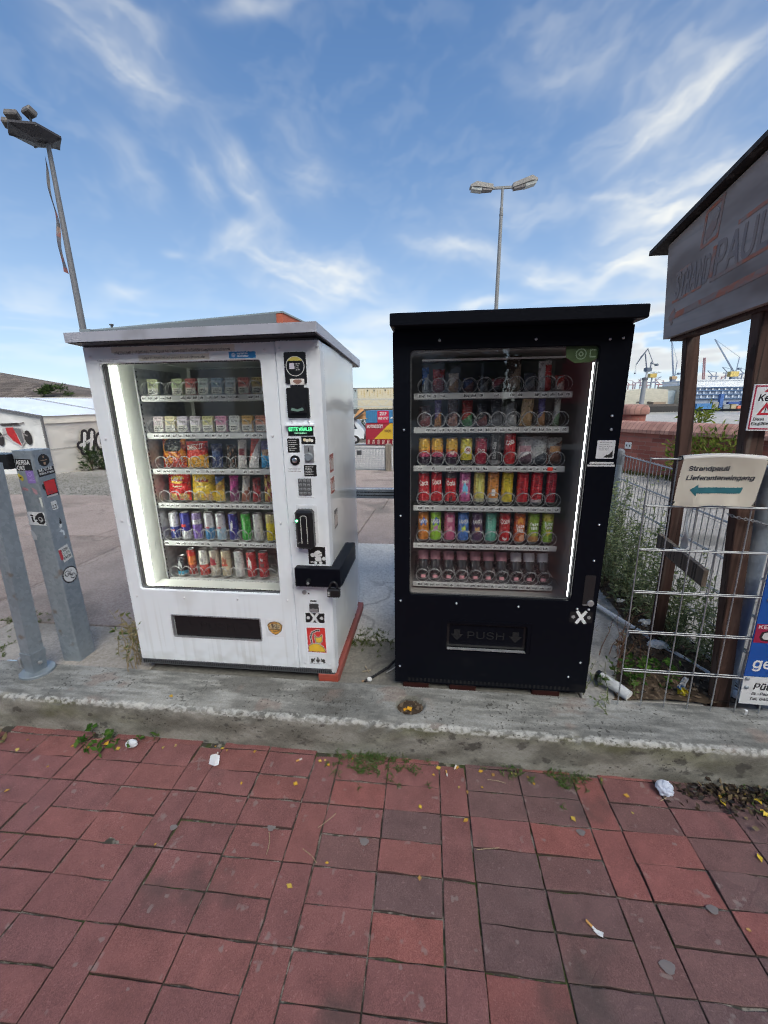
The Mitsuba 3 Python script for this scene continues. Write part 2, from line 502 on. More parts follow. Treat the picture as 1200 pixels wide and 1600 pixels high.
def lathe(profile, sides=24, axis_o=(0, 0, 0), d=(0, 0, 1)):
    """A surface of revolution; profile is (radius, height) from bottom to top."""
    pr = np.asarray(profile, float)
    an = np.arange(sides) * 2 * np.pi / sides
    v = np.stack([pr[:, None, 0] * np.cos(an), pr[:, None, 0] * np.sin(an), np.broadcast_to(pr[:, None, 1], (len(pr), sides))], -1).reshape(-1, 3)
    i, j = np.meshgrid(np.arange(len(pr) - 1), np.arange(sides), indexing='ij')
    q = np.stack([i * sides + j, i * sides + (j + 1) % sides, (i + 1) * sides + (j + 1) % sides, (i + 1) * sides + j], -1).reshape(-1, 4)
    d = np.array(d, float) / np.linalg.norm(d)
    x = np.cross([0, 1.0, 0] if abs(d[1]) < .9 else [1.0, 0, 0], d)
    x /= np.linalg.norm(x)
    M = np.stack([x, np.cross(d, x), d], 1)
    return trimesh.Trimesh(v @ M.T + np.array(axis_o, float), np.vstack([q[:, [0, 1, 2]], q[:, [0, 2, 3]]]), process=False)


def disc(o, d, r, sides=20, h=.002):
    return lathe([(0, 0), (r, 0), (r, h), (r * .9, h * 1.2), (0, h * 1.2)], sides, o, d)


def sheet(nx, ny, fn):
    """A grid of (nx+1) x (ny+1) points from fn(u, v), u and v from 0 to 1."""
    u, v = np.meshgrid(np.linspace(0, 1, nx + 1), np.linspace(0, 1, ny + 1), indexing='ij')
    p = np.stack(fn(u, v), -1).reshape(-1, 3)
    i, j = np.meshgrid(np.arange(nx), np.arange(ny), indexing='ij')
    a = i * (ny + 1) + j
    q = np.stack([a, a + ny + 1, a + ny + 2, a + 1], -1).reshape(-1, 4)
    return trimesh.Trimesh(p, np.vstack([q[:, [0, 1, 2]], q[:, [0, 2, 3]]]), process=False)


rng = np.random.default_rng(7)

# ================================================================ the setting
def in_view(p, margin=60):
    """Whether a point falls into the photograph's frame (used only to choose which bricks are entries of their own)."""
    p = np.array(p, float) - EYE
    z = p @ _fw
    r = np.cross(_dn, _fw)
    if z < .05:
        return False
    return abs(FPX * (p @ r) / z) < 600 + margin and abs(FPX * (p @ _dn) / z) < 800 + margin


def zy(x, y):
    """Height of the yard behind the kerb: it falls gently towards the water on the left."""
    return .15 - .066 * np.maximum(0, y - 4.2) * (1 - sstep(.8, 2.0, x))


# --- pavement of clinker bricks, laid as columns of flat bricks between single rows of long ones
tag('sidewalk', kind='structure')
put('sidewalk', sheet(24, 12, lambda u, v: (-12 + 24 * u, -3.2 + 4.82 * v, -.016 + 0 * u)), 'joint_sand')


def joint_fill(u, v):
    x, y = -2.9 + 5.0 * u, .55 + 1.04 * v
    P = np.stack([x, y, 0 * x], -1)
    return x, y, -.0085 + .0075 * (meshkit.fbm(P * 7, 3, 3) - .5) + .009 * np.maximum(0, meshkit.fbm(P * 23, 3, 9) - .5)


put('joint_fill', sheet(300, 70, joint_fill), 'joint_sand', parent='sidewalk', smooth=True, kind='stuff')
road = sheet(8, 8, lambda u, v: (-60 + 120 * u, -12 + 8.8 * v, -.10 + 0 * u))
tag(put('road', road, 'yard_ground', (.06, .06, .062)), kind='structure')
U = .24
GA = HEAD - .1084
gx, gy = math.cos(GA), math.sin(GA)
O = np.array([.9701, 5.969]) * U
O = np.array([math.cos(HEAD) * O[0] - math.sin(HEAD) * O[1], math.sin(HEAD) * O[0] + math.cos(HEAD) * O[1]])
REDS = [(.262, .106, .097), (.248, .103, .096), (.274, .108, .097), (.236, .102, .097), (.256, .107, .101)]
DARKS = [(.185, .102, .097), (.168, .097, .094), (.203, .103, .096)]
BRIGHT = [(.305, .108, .093), (.292, .107, .095)]


def brick(u0, u1, v0, v1, r):
    g, b = .0020, .0020
    x0, x1, y0, y1 = u0 * U + g, u1 * U - g, v0 * U + g, v1 * U - g
    top = r.normal(0, .0014)
    tx, ty = r.normal(0, .0016, 2)
    nx_, ny_ = (5, 3) if u1 - u0 > .6 else (3, 5)
    e = np.linspace(0, 1, nx_)[:-1], np.linspace(0, 1, ny_)[:-1]
    cor = [[x0 + (x1 - x0) * t, y0] for t in e[0]] + [[x1, y0 + (y1 - y0) * t] for t in e[1]] + [[x1 - (x1 - x0) * t, y1] for t in e[0]] + [[x0, y1 - (y1 - y0) * t] for t in e[1]]
    cor = np.array(cor)
    cen = cor.mean(0)
    cor += r.normal(0, .0006, cor.shape) - np.sign(cor - cen) * np.abs(r.normal(0, .0006, cor.shape)) * (r.random(len(cor)) < .3)[:, None] * 3
    n = len(cor)
    cen = cor.mean(0)
    v = []
    for k, (zz, ins) in enumerate(((-.035, 0), (-b * .8, 0), (0, b))):
        for q in cor:
            p = q + np.clip((cen - q) * 40, -1, 1) * ins
            v.append([p[0], p[1], zz + top + (tx * np.sign(p[0] - cen[0]) + ty * np.sign(p[1] - cen[1])) * (zz > -.03)])
    v = np.array(v)
    top_c = len(v)
    v = np.vstack([v, v[2 * n:3 * n].mean(0)])
    f = [[2 * n + i, 2 * n + (i + 1) % n, top_c] for i in range(n)]
    for k in (0, n):
        for i in range(n):
            a, c = k + i, k + (i + 1) % n
            f += [[a, c, c + n], [a, c + n, a + n]]
    X = O[0] + gx * v[:, 0] - gy * v[:, 1]
    Y = O[1] + gy * v[:, 0] + gx * v[:, 1]
    return trimesh.Trimesh(np.column_stack([X, Y, v[:, 2]]), np.array(f), process=False)


def brick_tone(x, y, r):
    mixed = sstep(-.35, .45, x) * .9 + .03     # the left half is evenly red, the right half patched with dark and bright ones
    q = r.random()
    patch = meshkit.noise(np.array([[x * 1.5 + 4, y * 1.5, 3.0]]), 5)[0]
    if q < mixed * (.25 + .75 * (patch > .5)):
        return DARKS[r.integers(3)]
    if r.random() < mixed * .55:
        return BRIGHT[r.integers(2)]
    return REDS[r.integers(5)]


_r = np.random.default_rng(11)
rest = []
for k in range(-9, 8):
    base = k * 2.5
    todo = []
    for v in range(-30, 10):
        for u0 in (.5, 1.5):
            todo.append((base + u0, base + u0 + 1, v * .5, v * .5 + .5))
    for v in range(-15, 5):
        todo.append((base, base + .5, v + .5, v + 1.5))
    for (a, b, c_, d_) in todo:
        m = brick(a, b, c_, d_, _r)
        c = m.vertices.mean(0)
        tone = tuple(.86 * x for x in brick_tone(c[0], c[1], _r))
        if c[1] > 1.64 or c[1] < -2.8 or abs(c[0]) > 4.6:
            continue
        m = faceted(m)
        if any(in_view(p, 0) for p in m.vertices):
            put('brick', m, 'brick', tone, 'sidewalk')
        else:
            rest.append((m, tone))
put('brick_paving', join(*rest), 'brick', parent='sidewalk', kind='stuff')

# --- the low concrete kerb
HOLE = np.array([-.083, 1.735])


def kerb_mesh():
    pr = [(1.590, -.06)] + [(1.590, z) for z in np.linspace(-.02, .140, 15)] + [(1.5905, .157), (1.5915, .168), (1.594, .178), (1.599, .185), (1.607, .189), (1.618, .1905)]
    pr += [(y, .191) for y in np.linspace(1.632, 1.865, 22)] + [(1.872, .186), (1.876, .17), (1.876, .02)]
    pr = np.array(pr)
    xs = np.linspace(-4.6, 3.4, 640)
    X, k = np.meshgrid(xs, np.arange(len(pr)), indexing='ij')
    Y, Z = pr[k, 0], pr[k, 1]
    P = np.stack([X, Y, Z], -1)
    n1 = meshkit.fbm(P * 14, 4, 3) - .5
    n2 = meshkit.fbm(P * 45, 3, 8) - .5
    n3 = meshkit.fbm(P * np.array([2.2, 3, 3]), 3, 12) - .5
    front = sstep(1.63, 1.598, Y)
    chip = np.maximum(0, meshkit.fbm(P * np.array([16, 10, 10]), 3, 17) - .56) * sstep(.12, .17, Z) * sstep(1.66, 1.60, Y)
    Y2 = Y - front * (n1 * .009 + n2 * .004) + front * chip * .05 - n3 * .006 * front
    Z2 = Z + (1 - front) * (n1 * .006 + n2 * .0025 + n3 * .004) - chip * .06
    d = np.hypot((X - HOLE[0]) / 1.12, Y - HOLE[1]) + .008 * (meshkit.noise(P * 40, 2) - .5)
    Z2 = Z2 - .034 * sstep(.066, .052, d) * (Z > .15)
    crack = np.exp(-((X + .402 + .006 * (n1 * 4)) / .004) ** 2) * front
    Y2 = Y2 + crack * .006
    v = np.stack([X, Y2, Z2], -1).reshape(-1, 3)
    n, m = X.shape
    i, j = np.meshgrid(np.arange(n - 1), np.arange(m - 1), indexing='ij')
    a = i * m + j
    q = np.stack([a, a + m, a + m + 1, a + 1], -1).reshape(-1, 4)
    return trimesh.Trimesh(v, np.vstack([q[:, [0, 1, 2]], q[:, [0, 2, 3]]]), process=False)


tag(put('kerb', kerb_mesh(), 'kerb_concrete', smooth=True), kind='structure')
hole_floor = sheet(10, 10, lambda u, v: (HOLE[0] + .078 * (u - .5) * 2 * np.sqrt(1 - .5 * (2 * v - 1) ** 2) * .88, HOLE[1] + .066 * (2 * v - 1) * np.sqrt(1 - .5 * (2 * u - 1) ** 2) * .88,
                                         .162 + .010 * meshkit.noise(np.stack([u * 9, v * 9, 0 * u], -1), 4)))
put('soil_fill', hole_floor, 'soil', parent='kerb', smooth=True)

# --- yard behind the kerb
gxs = np.concatenate([np.linspace(-60, -14, 14), np.linspace(-13, 4, 58), np.linspace(5, 60, 14)])
gys = np.concatenate([np.linspace(1.878, 10, 30), np.linspace(10.6, 44, 34)])
GX, GY = np.meshgrid(gxs, gys, indexing='ij')
i, j = np.meshgrid(np.arange(len(gxs) - 1), np.arange(len(gys) - 1), indexing='ij')
a = i * len(gys) + j
q = np.stack([a, a + len(gys), a + len(gys) + 1, a + 1], -1).reshape(-1, 4)
yard = trimesh.Trimesh(np.stack([GX, GY, zy(GX, GY) - .0], -1).reshape(-1, 3), np.vstack([q[:, [0, 1, 2]], q[:, [0, 2, 3]]]), process=False)
tag(put('yard', yard, 'yard_ground', (.30, .285, .27), smooth=True), kind='structure')


def slab(x0, x1, y0, y1, tone, g=.006, h=.02):
    c = np.array([[x0 + g, y0 + g], [x1 - g, y0 + g], [x1 - g, y1 - g], [x0 + g, y1 - g]])
    z = zy(c[:, 0], c[:, 1]) + h + rng.normal(0, .0012, 4)
    ins = np.array([[1, 1], [-1, 1], [-1, -1], [1, -1]]) * .005
    v = np.vstack([np.column_stack([c, z - .05]), np.column_stack([c, z - .004]), np.column_stack([c + ins, z])])
    f = [[8, 9, 10], [8, 10, 11]]
    for k in (0, 4):
        for i in range(4):
            p, s = k + i, k + (i + 1) % 4
            f += [[p, s, s + 4], [p, s + 4, p + 4]]
    put('slab', faceted(trimesh.Trimesh(v, np.array(f), process=False)), 'slab', tone, 'yard')


GREY, PINK, DIRT, PALE = (.40, .385, .37), (.275, .222, .20), (.19, .18, .16), (.30, .28, .26)
for x0, x1, t in ((-6.0, -4.4, (.33, .29, .265)), (-4.4, -3.0, (.34, .295, .27)), (-3.0, -1.62, (.32, .29, .26)), (-1.62, -.55, DIRT), (-.55, .8, DIRT)):
    slab(x0, x1, 1.88, 2.325, t)
row2 = ((-9.4, -7.4, PINK), (-7.4, -5.4, PINK), (-5.4, -3.42, PINK), (-3.42, -1.45, (.29, .24, .22)), (-1.45, .8, (.50, .48, .45)))
row3 = ((-9.9, -7.9, PINK), (-7.9, -5.9, PINK), (-5.9, -4.0, PINK), (-4.0, -2.4, PINK), (-2.4, -.86, PINK), (-.86, .8, PINK))
row4 = ((-9.4, -7.0, PINK), (-7.0, -4.8, PINK), (-4.8, -2.7, PINK), (-2.7, -.75, PINK), (-.75, .8, PINK))
for row, y0, y1 in ((row2, 2.325, 4.20), (row3, 4.20, 6.2)):
    for x0, x1, t in row:
        for n in range(1):
            k = rng.normal(1, .05)
            slab(x0, x1, y0, y1, tuple(np.array(t) * k))
for x0, x1, t in row4:
    k = rng.normal(1, .05)
    slab(x0, x1, 6.2, 7.15 if x1 < -2.6 else 8.2, tuple(np.array(t) * k))
for y0, y1 in ((8.2, 10.3), (10.3, 12.6)):
    for x0, x1 in ((-2.7, -.75), (-.75, .8)):
        slab(x0, x1, y0, y1, tuple(np.array(PINK) * rng.normal(1, .05)))
slab(.80, 1.40, 1.89, 4.2, (.36, .345, .325))
for x0, x1 in ((1.66, 3.6), (3.6, 5.6), (5.6, 7.6), (7.6, 10.0)):
    for y0, y1 in ((1.89, 3.1), (3.1, 5.0), (5.0, 6.9), (6.9, 8.8)):
        slab(x0, x1, y0, y1, tuple(np.array(PALE) * rng.normal(1, .03)))
def bed_pt(u, v):
    y = 1.885 + 2.6 * v
    x0 = np.interp(y, [1.885, 1.99, 2.33, 2.6, 3.1, 4.5], [.95, .99, 1.17, 1.36, 1.39, 1.40])
    return x0 + (1.655 - x0) * u, y, .168 + sstep(0, .12, u) * (.008 + .05 * meshkit.fbm(np.stack([u * 4, v * 16, 0 * u], -1), 4, 3))


bed = sheet(24, 60, bed_pt)
tag(put('soil_bed', bed, 'soil', smooth=True), kind='structure')

# --- water, far bank
tag(put('water', sheet(2, 2, lambda u, v: (-3000 + 6000 * u, 43 + 3957 * v, -8.5 + 0 * u)), 'water_surface'), kind='structure')
tag(put('quay_wall', bx(-70, 70, 43.2, 44.5, -10, -1.9), 'far_paint', (.16, .15, .14)), kind='structure')
A_FAR = HEAD
fx, fy = math.cos(A_FAR), math.sin(A_FAR)


def far(a, d, z):
    """A point on the far bank: a metres to the right, d metres ahead."""
    return np.array([fx * a - fy * d, fy * a + fx * d, z])


def fbox(a0, a1, d0, d1, z0, z1):
    m = bx(a0, a1, d0, d1, z0, z1)
    m.vertices = np.stack([fx * m.vertices[:, 0] - fy * m.vertices[:, 1], fy * m.vertices[:, 0] + fx * m.vertices[:, 1], m.vertices[:, 2]], -1)
    return m


tag(put('far_bank', fbox(-1500, 1500, 405, 2500, -10, -4.0), 'far_paint', (.085, .078, .072)), kind='structure')

# ================================================================ the two vending machines
YF = 1.885
WHITE, BLACK = (.80, .81, .84), (.008, .009, .013)


def minus(a, *bs):
    return trimesh.boolean.difference([a, *bs], engine='manifold')


def open_box(x0, x1, y0, y1, z0, z1):
    """The inside of a box that is open at y0."""
    v = np.array([[x0, y0, z0], [x1, y0, z0], [x1, y0, z1], [x0, y0, z1], [x0, y1, z0], [x1, y1, z0], [x1, y1, z1], [x0, y1, z1]])
    q = [[4, 5, 6, 7], [0, 4, 7, 3], [1, 2, 6, 5], [0, 1, 5, 4], [3, 7, 6, 2]]
    return faceted(trimesh.Trimesh(v, [t for a, b, c, d in q for t in ([a, b, c], [a, c, d])], process=False))


def flat(poly, y):
    v, f = trimesh.creation.triangulate_polygon(poly, engine='earcut')
    return trimesh.Trimesh(np.column_stack([v[:, 0], np.full(len(v), y), v[:, 1]]), f, process=False)


def helix(r, pitch, turns, wire=.0015, seg=14, phase=0.0):
    """A vending spiral lying along +y, its front end near y = 0."""
    t = np.linspace(-.95, turns, int((turns + .95) * seg) + 1)
    a = 2 * np.pi * t + phase
    return tube(np.stack([r * np.cos(a), pitch * np.maximum(t, 0) ** 1.3 / (1 + .12 * np.maximum(t, 0)), r + r * np.sin(a)], -1), wire, 5, False)


def screw(parent, x, z, y=YF, r=.0062):
    put('screw', lathe([(r, 0), (r, .002), (r * .85, .0045), (r * .45, .006), (r * .4, .0045), (0, .0045)], 10, (x, y, z), (0, -1, 0)), 'chrome', parent=parent, smooth=40)


# ---------------------------------------------------------------- white machine
W = thing('white_vending_machine', 'white snack vending machine with cash and card slots and a brightly lit window', 'vending machine', 'vending machines standing behind the kerb')
wx0, wx1, ws = -1.65, -.503, -.704
body = minus(bx(wx0, wx1, 1.948, 2.68, .25, 1.937), bx(-1.592, -.56, 1.90, 2.63, .625, 1.905))
cut = Polygon([(2.58, .24), (2.69, .24), (2.69, .42)])
body = minus(body, frame(extr(cut, 2.0), (-2.2, 0, 0), (0, 1, 0), (0, 0, 1)))
put('cabinet', body, 'white_gloss', parent=W)
put('liner', open_box(-1.589, -.563, 1.95, 2.627, .628, 1.902), 'liner', parent=W)
put('back_panel', bx(-1.55, -.60, 2.60, 2.62, .64, 1.89), 'grey_liner', parent=W)
door = rrect(wx0, ws - .002, .252, 1.941, .004)
hole = rrect(-1.578, -.779, .694, 1.866, .014)
flap_hole = rrect(-1.424, -.904, .408, .546, .008)
dr_ = put('door', plate(door.difference(hole).difference(flap_hole), YF, YF + .016), 'white_paint', parent=W)
put('edge_strip', bx(ws - .012, ws - .0035, YF - .0025, YF + .01, .254, 1.939), 'white_paint', parent=dr_)
put('door_skirt', bx(wx0 + .004, ws - .006, YF + .017, 1.946, .255, .62), 'white_paint', parent=dr_)
ring = rrect(-1.615, -.742, .655, 1.90, .02).difference(rrect(-1.584, -.773, .688, 1.872, .012))
put('window_seal', frame(extr(ring, .042), (0, 1.9445, 0), (1, 0, 0), (0, 0, 1)), 'rubber', parent=dr_)
put('window_trim', frame(extr(hole.buffer(.001).difference(rrect(-1.574, -.783, .702, 1.862, .012)), .003), (0, 1.9065, 0), (1, 0, 0), (0, 0, 1)), 'dark_liner', parent=dr_)
put('window_pane', flat(hole, 1.9082), 'pane', parent=dr_)
col_ = put('control_panel', plate(rrect(ws + .002, wx1 + .002, .256, 1.941, .004), YF - .004, YF + .03), 'white_paint', parent=W)
put('column_box', bx(ws + .004, wx1 - .001, YF + .031, 1.9475, .256, 1.937), 'white_paint', parent=col_)
put('edge_trim', bx(wx1 - .018, wx1 + .006, YF - .0065, YF + .06, .24, 1.90), 'white_paint', parent=col_)
grille = bx(wx0 + .002, wx1 - .004, YF + .002, YF + .02, .222, .2495)
gk = put('vent_grille', grille, 'dark_liner', parent=W)
put('slots', trimesh.util.concatenate([bx(x, x + .006, YF, YF + .003, .228, .246) for x in np.arange(wx0 + .01, wx1 - .02, .012)]), 'black_plastic', parent=gk, kind='stuff')
# roof sheet: overhangs the front and falls to the back
rp = np.array([[-1.655, 1.80, 1.950], [-.486, 1.80, 1.960], [-.486, 2.87, 1.905], [-1.655, 2.87, 1.897]])
rt_ = rp.copy()
rt_[:, 2] += .041
v = np.vstack([rp, rt_])
hull = trimesh.convex.convex_hull(v)
roof = put('roof', hull, 'roof_sheet', parent=W)
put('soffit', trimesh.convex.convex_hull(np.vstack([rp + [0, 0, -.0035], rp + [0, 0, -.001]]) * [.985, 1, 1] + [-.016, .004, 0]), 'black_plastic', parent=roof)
put('cap', bx(-1.64, -.515, 1.886, 2.67, 1.9375, 1.950), 'dark_liner', parent=roof)
# strip light on the inside of the door, left of the goods
led_key = put('led_strip', bx(-1.567, -1.552, 1.956, 1.966, .672, 1.862), 'led_white', parent=W)
scene[led_key]['emitter'] = {'type': 'area', 'radiance': {'type': 'rgb', 'value': [3.3, 3.4, 2.95]}}
put('led_comb', trimesh.util.concatenate([bx(-1.5790, -1.5735, 1.954, 1.957, z, z + .006) for z in np.arange(.675, 1.855, .012)]), 'liner', parent=W, kind='stuff')
put('floor_lip', bx(-1.585, -.57, 1.95, 2.08, .640, .668), 'liner', parent=W)
put('wall_rail', bx(-1.5615, -1.5555, 2.09, 2.50, .64, 1.86), 'steel_wire', parent=W)
put('wall_holes', trimesh.util.concatenate([bx(-1.5554, -1.5535, 2.097, 2.103, z, z + .012) for z in np.arange(.66, 1.84, .024)]), 'black_plastic', parent=W, kind='stuff')

# delivery flap
fl = put('delivery_flap', plate(rrect(-1.412, -.914, .413, .541, .006), YF + .007, YF + .0155), 'black_plastic', parent=W)
put('flap_frame', frame(extr(flap_hole.difference(rrect(-1.418, -.910, .412, .542, .006)), .018), (0, YF + .0155, 0), (1, 0, 0), (0, 0, 1)), 'steel_wire', parent=fl)
put('lettering', words('PUSH', .042, (-1.165, YF + .0069, .458), depth=.0025, bold=True, width=.20, align='c'), 'black_plastic', parent=fl)
for s in (-1.335, -.995):
    ar = Polygon([(-.016, .03), (.016, .03), (.016, .004), (.032, .004), (0, -.032), (-.032, .004), (-.016, .004)])
    put('arrow', frame(extr(ar, .0025), (s, YF + .0069, .478), (1, 0, 0), (0, 0, 1)), 'black_plastic', parent=fl)

for x, z in ((-1.618, 1.896), (-.754, 1.904), (-1.616, 1.511), (-1.612, 1.084), (-1.607, .652), (-1.328, .652), (-1.021, .658), (-.745, 1.09), (-.740, .664), (-.736, .279), (-.748, 1.523), (-1.63, .279), (-1.22, 1.893), (-1.03, 1.90)):
    screw(W, x, z)
for x, z in ((-.683, 1.907), (-.668, .29), (-.676, 1.10), (-.51, 1.915), (-.53, .29), (-.648, 1.583), (-.566, 1.585)):
    screw(W, x, z, YF - .004)


def on_panel(name, x0, x1, z0, z1, c=None, mat='print', t=.0015, r=.004, y=YF - .004, parent=W, **k):
    return put(name, frame(extr(rrect(x0, x1, z0, z1, r), t), (0, y, 0), (1, 0, 0), (0, 0, 1)), mat, c, parent, **k)


def lines(parent, x0, x1, z0, z1, n, c, y, seed=1, fill=.6):
    """Rows of print too small to read: short dashes, as on the original labels."""
    r = np.random.default_rng(seed)
    ms, h = [], (z1 - z0) / n
    for i in range(n):
        z, x = z1 - (i + .5) * h, x0
        end = x0 + (x1 - x0) * r.uniform(.6, 1)
        while x < end:
            w = r.uniform(.004, .012)
            ms.append(bx(x, min(x + w, end), y - .0004, y, z - h * fill / 2, z + h * fill / 2))
            x += w + .002
    return put('small_print', trimesh.util.concatenate(ms), 'print', c, parent, kind='stuff')


# note strips taped above the window
TAPE = (.70, .67, .58)
n1 = put('taped_note', frame(extr(rrect(-1.515, -.905, 1.900, 1.928, .002), .0008), (0, YF, 0), (1, 0, -.006), (.006, 0, 1)), 'print', TAPE, W)
put('lettering', words('PROBLEME | STÖRUNG ??? KONTAKT über INSTAGRAM Snackboxundmore', .0125, (-1.487, YF - .0009, 1.9035), (1, 0, .009), (-.009, 0, 1), .0005, width=.57), 'print', (.03, .03, .03), n1)
n2 = put('taped_note', frame(extr(rrect(-1.37, -1.02, 1.872, 1.8975, .002), .0008), (0, YF, 0), (1, 0, 0), (0, 0, 1)), 'print', TAPE, W)
put('lettering', words('oder E-Mail info@snackboxundmore.de', .011, (-1.352, YF - .0009, 1.8785), depth=.0005, width=.31), 'print', (.03, .03, .03), n2)
b_ = on_panel('sticker', -.924, -.797, 1.873, 1.901, (.03, .22, .52), y=YF, label='blue card payment sticker')
put('symbol', frame(extr(Point(-.902, 1.887).buffer(.009, quad_segs=4).difference(Point(-.902, 1.887).buffer(.006, quad_segs=4)).union(Point(-.902, 1.887).buffer(.003, quad_segs=3)), .0006), (0, YF - .0015, 0), (1, 0, 0), (0, 0, 1)), 'print', (.75, .8, .85), b_)
lines(b_, -.885, -.805, 1.876, 1.898, 2, (.7, .75, .8), YF - .0015, 3)
lines(W, -1.585, -1.47, 1.872, 1.884, 2, (.42, .42, .44), YF, 4, .4)

# control column: reader with round badge, note slot, display, coin slot, keypad, card reader
yp = YF - .004
rd = on_panel('card_reader_plate', -.663, -.563, 1.757, 1.892, mat='black_plastic', t=.006, r=.008)
C0 = Point(-.613, 1.832)
put('badge_ring', frame(extr(C0.buffer(.043).difference(C0.buffer(.0405)), .001), (0, yp - .006, 0), (1, 0, 0), (0, 0, 1)), 'print', (.75, .75, .72), rd)
cap = C0.buffer(.040).intersection(sbox(-.7, 1.855, -.5, 1.9))
put('badge_top', frame(extr(cap, .001), (0, yp - .006, 0), (1, 0, 0), (0, 0, 1)), 'print', (.62, .52, .12), rd)
put('badge_field', frame(extr(rrect(-.640, -.617, 1.820, 1.846, .002), .001), (0, yp - .006, 0), (1, 0, 0), (0, 0, 1)), 'print', (.62, .60, .68), rd)
lines(rd, -.611, -.588, 1.812, 1.846, 4, (.55, .55, .55), yp - .006, 5, .35)
st = on_panel('sticker', -.641, -.575, 1.752, 1.778, (.72, .68, .66), t=.001, y=yp - .0062, r=.002, label='small white sticker with brown print across the reader')
put('picture', frame(extr(Polygon([(-.628, 1.768), (-.618, 1.776), (-.590, 1.774), (-.585, 1.766), (-.597, 1.757), (-.607, 1.754), (-.617, 1.758)]), .0005), (0, yp - .0073, 0), (1, 0, 0), (0, 0, 1)), 'print', (.28, .16, .13), st)
ns = on_panel('note_slot', -.661, -.557, 1.605, 1.739, mat='black_plastic', t=.012, r=.006)
put('note_mouth', frame(extr(Polygon([(-.650, 1.628), (-.568, 1.628), (-.575, 1.668), (-.643, 1.668)]), .016), (0, yp - .011, 0), (1, 0, 0), (0, 0, 1)), 'black_plastic', parent=ns)
put('note_light', frame(extr(Polygon([(-.640, 1.640), (-.609, 1.634), (-.578, 1.640), (-.584, 1.652), (-.609, 1.644), (-.634, 1.652)]), .002), (0, yp - .027, 0), (1, 0, 0), (0, 0, 1)), 'print', (.16, .26, .22), ns)
put('note_lid', bx(-.640, -.578, yp - .012, yp - .001, 1.737, 1.750), 'black_plastic', parent=ns)
hood = put('display_hood', rbx(-.676, -.541, yp - .026, yp, 1.568, 1.578, .002), 'white_paint', parent=W)
ds = on_panel('display', -.669, -.548, 1.524, 1.566, (.008, .012, .010), 'gloss', t=.003, r=.001)
lt = put('lettering', words('BITTE WÄHLEN', .017, (-.6645, yp - .0032, 1.5455), depth=.0006, width=.112, bold=True), 'led_white', parent=ds)
scene[lt]['emitter'] = {'type': 'area', 'radiance': {'type': 'rgb', 'value': [.02, .30, .10]}}
lt = put('lettering', words('GUTHABEN 0', .008, (-.638, yp - .0032, 1.5315), depth=.0006, width=.058), 'led_white', parent=ds)
scene[lt]['emitter'] = {'type': 'area', 'radiance': {'type': 'rgb', 'value': [.01, .13, .05]}}
for x0, x1, z0, z1, s in ((-.677, -.619, 1.445, 1.511, 6), (-.604, -.543, 1.331, 1.385, 7)):
    k = on_panel('info_label', x0, x1, z0, z1, (.012, .012, .013), r=.003)
    lines(k, x0 + .006, x1 - .006, z0 + .006, z1 - .005, 6, (.55, .55, .55), yp - .0016, s, .4)
k = on_panel('coin_label', -.608, -.541, 1.485, 1.519, (.012, .012, .013), r=.002)
for i, x in enumerate((-.592, -.580, -.568, -.557)):
    put('coin_symbol', frame(extr(Point(x, 1.504 - .003 * (i % 2)).buffer(.0075, quad_segs=5), .0006), (0, yp - .0015 - .0003 * i, 0), (1, 0, 0), (0, 0, 1)), 'print', ((.72, .62, .40), (.78, .76, .70), (.74, .66, .48), (.80, .78, .72))[i], k)
cs = on_panel('coin_slot', -.597, -.551, 1.398, 1.479, mat='steel_wire', t=.004, r=.004)
put('coin_knob', lathe([(.019, 0), (.019, .006), (.016, .010), (0, .010)], 20, (-.575, yp - .004, 1.424), (0, -1, 0)), 'galvanized', parent=cs, smooth=40)
put('slit', bx(-.5765, -.5735, yp - .0055, yp - .003, 1.449, 1.470), 'black_plastic', parent=cs)
kn = put('lock_rose', disc((-.645, yp, 1.408), (0, -1, 0), .024, 24, .004), 'black_plastic', parent=W, smooth=40)
put('lock_cylinder', lathe([(.0125, 0), (.0125, .007), (.010, .009), (.006, .009), (.006, .006), (0, .006)], 18, (-.645, yp - .004, 1.408), (0, -1, 0)), 'chrome', parent=kn, smooth=40)
lines(W, -.682, -.60, 1.348, 1.372, 2, (.38, .38, .40), yp, 8, .4)
kp = on_panel('keypad', -.637, -.573, 1.237, 1.319, (.10, .105, .11), t=.004, r=.003)
for r_ in range(4):
    for c_ in range(3):
        x, z = -.625 + .0200 * c_, 1.3085 - .0205 * r_
        b = put('key', rbx(x - .007, x + .007, yp - .0075, yp - .003, z - .0065, z + .0065, .002), 'steel_wire', parent=kp)
        put('numeral', words('123456789*0#'[3 * r_ + c_], .007, (x, yp - .0077, z - .0035), depth=.0004, align='c'), 'print', (.05, .05, .05), b)
lines(W, -.642, -.560, 1.222, 1.230, 1, (.42, .42, .44), yp, 9, .35)
bp = on_panel('card_terminal_plate', -.657, -.552, .99, 1.186, (.72, .73, .76), t=.002, r=.003)
cr = put('card_terminal', rbx(-.652, -.563, yp - .055, yp - .002, .974, 1.172, .012), 'black_plastic', parent=W, smooth=30)
outl = rrect(-.6225, -.590, 1.000, 1.148, .010)
outl = outl.difference(rrect(-.6195, -.593, .94, 1.145, .008)).difference(sbox(-.7, .9, -.5, 1.004))
put('outline', frame(extr(outl, .001), (0, yp - .055, 0), (1, 0, 0), (0, 0, 1)), 'print', (.62, .60, .55), cr)
lamp = put('status_light', disc((-.639, yp - .0555, 1.121), (0, -1, 0), .0055, 12, .002), 'led_white', parent=cr)
scene[lamp]['emitter'] = {'type': 'area', 'radiance': {'type': 'rgb', 'value': [.2, 3.2, .9]}}
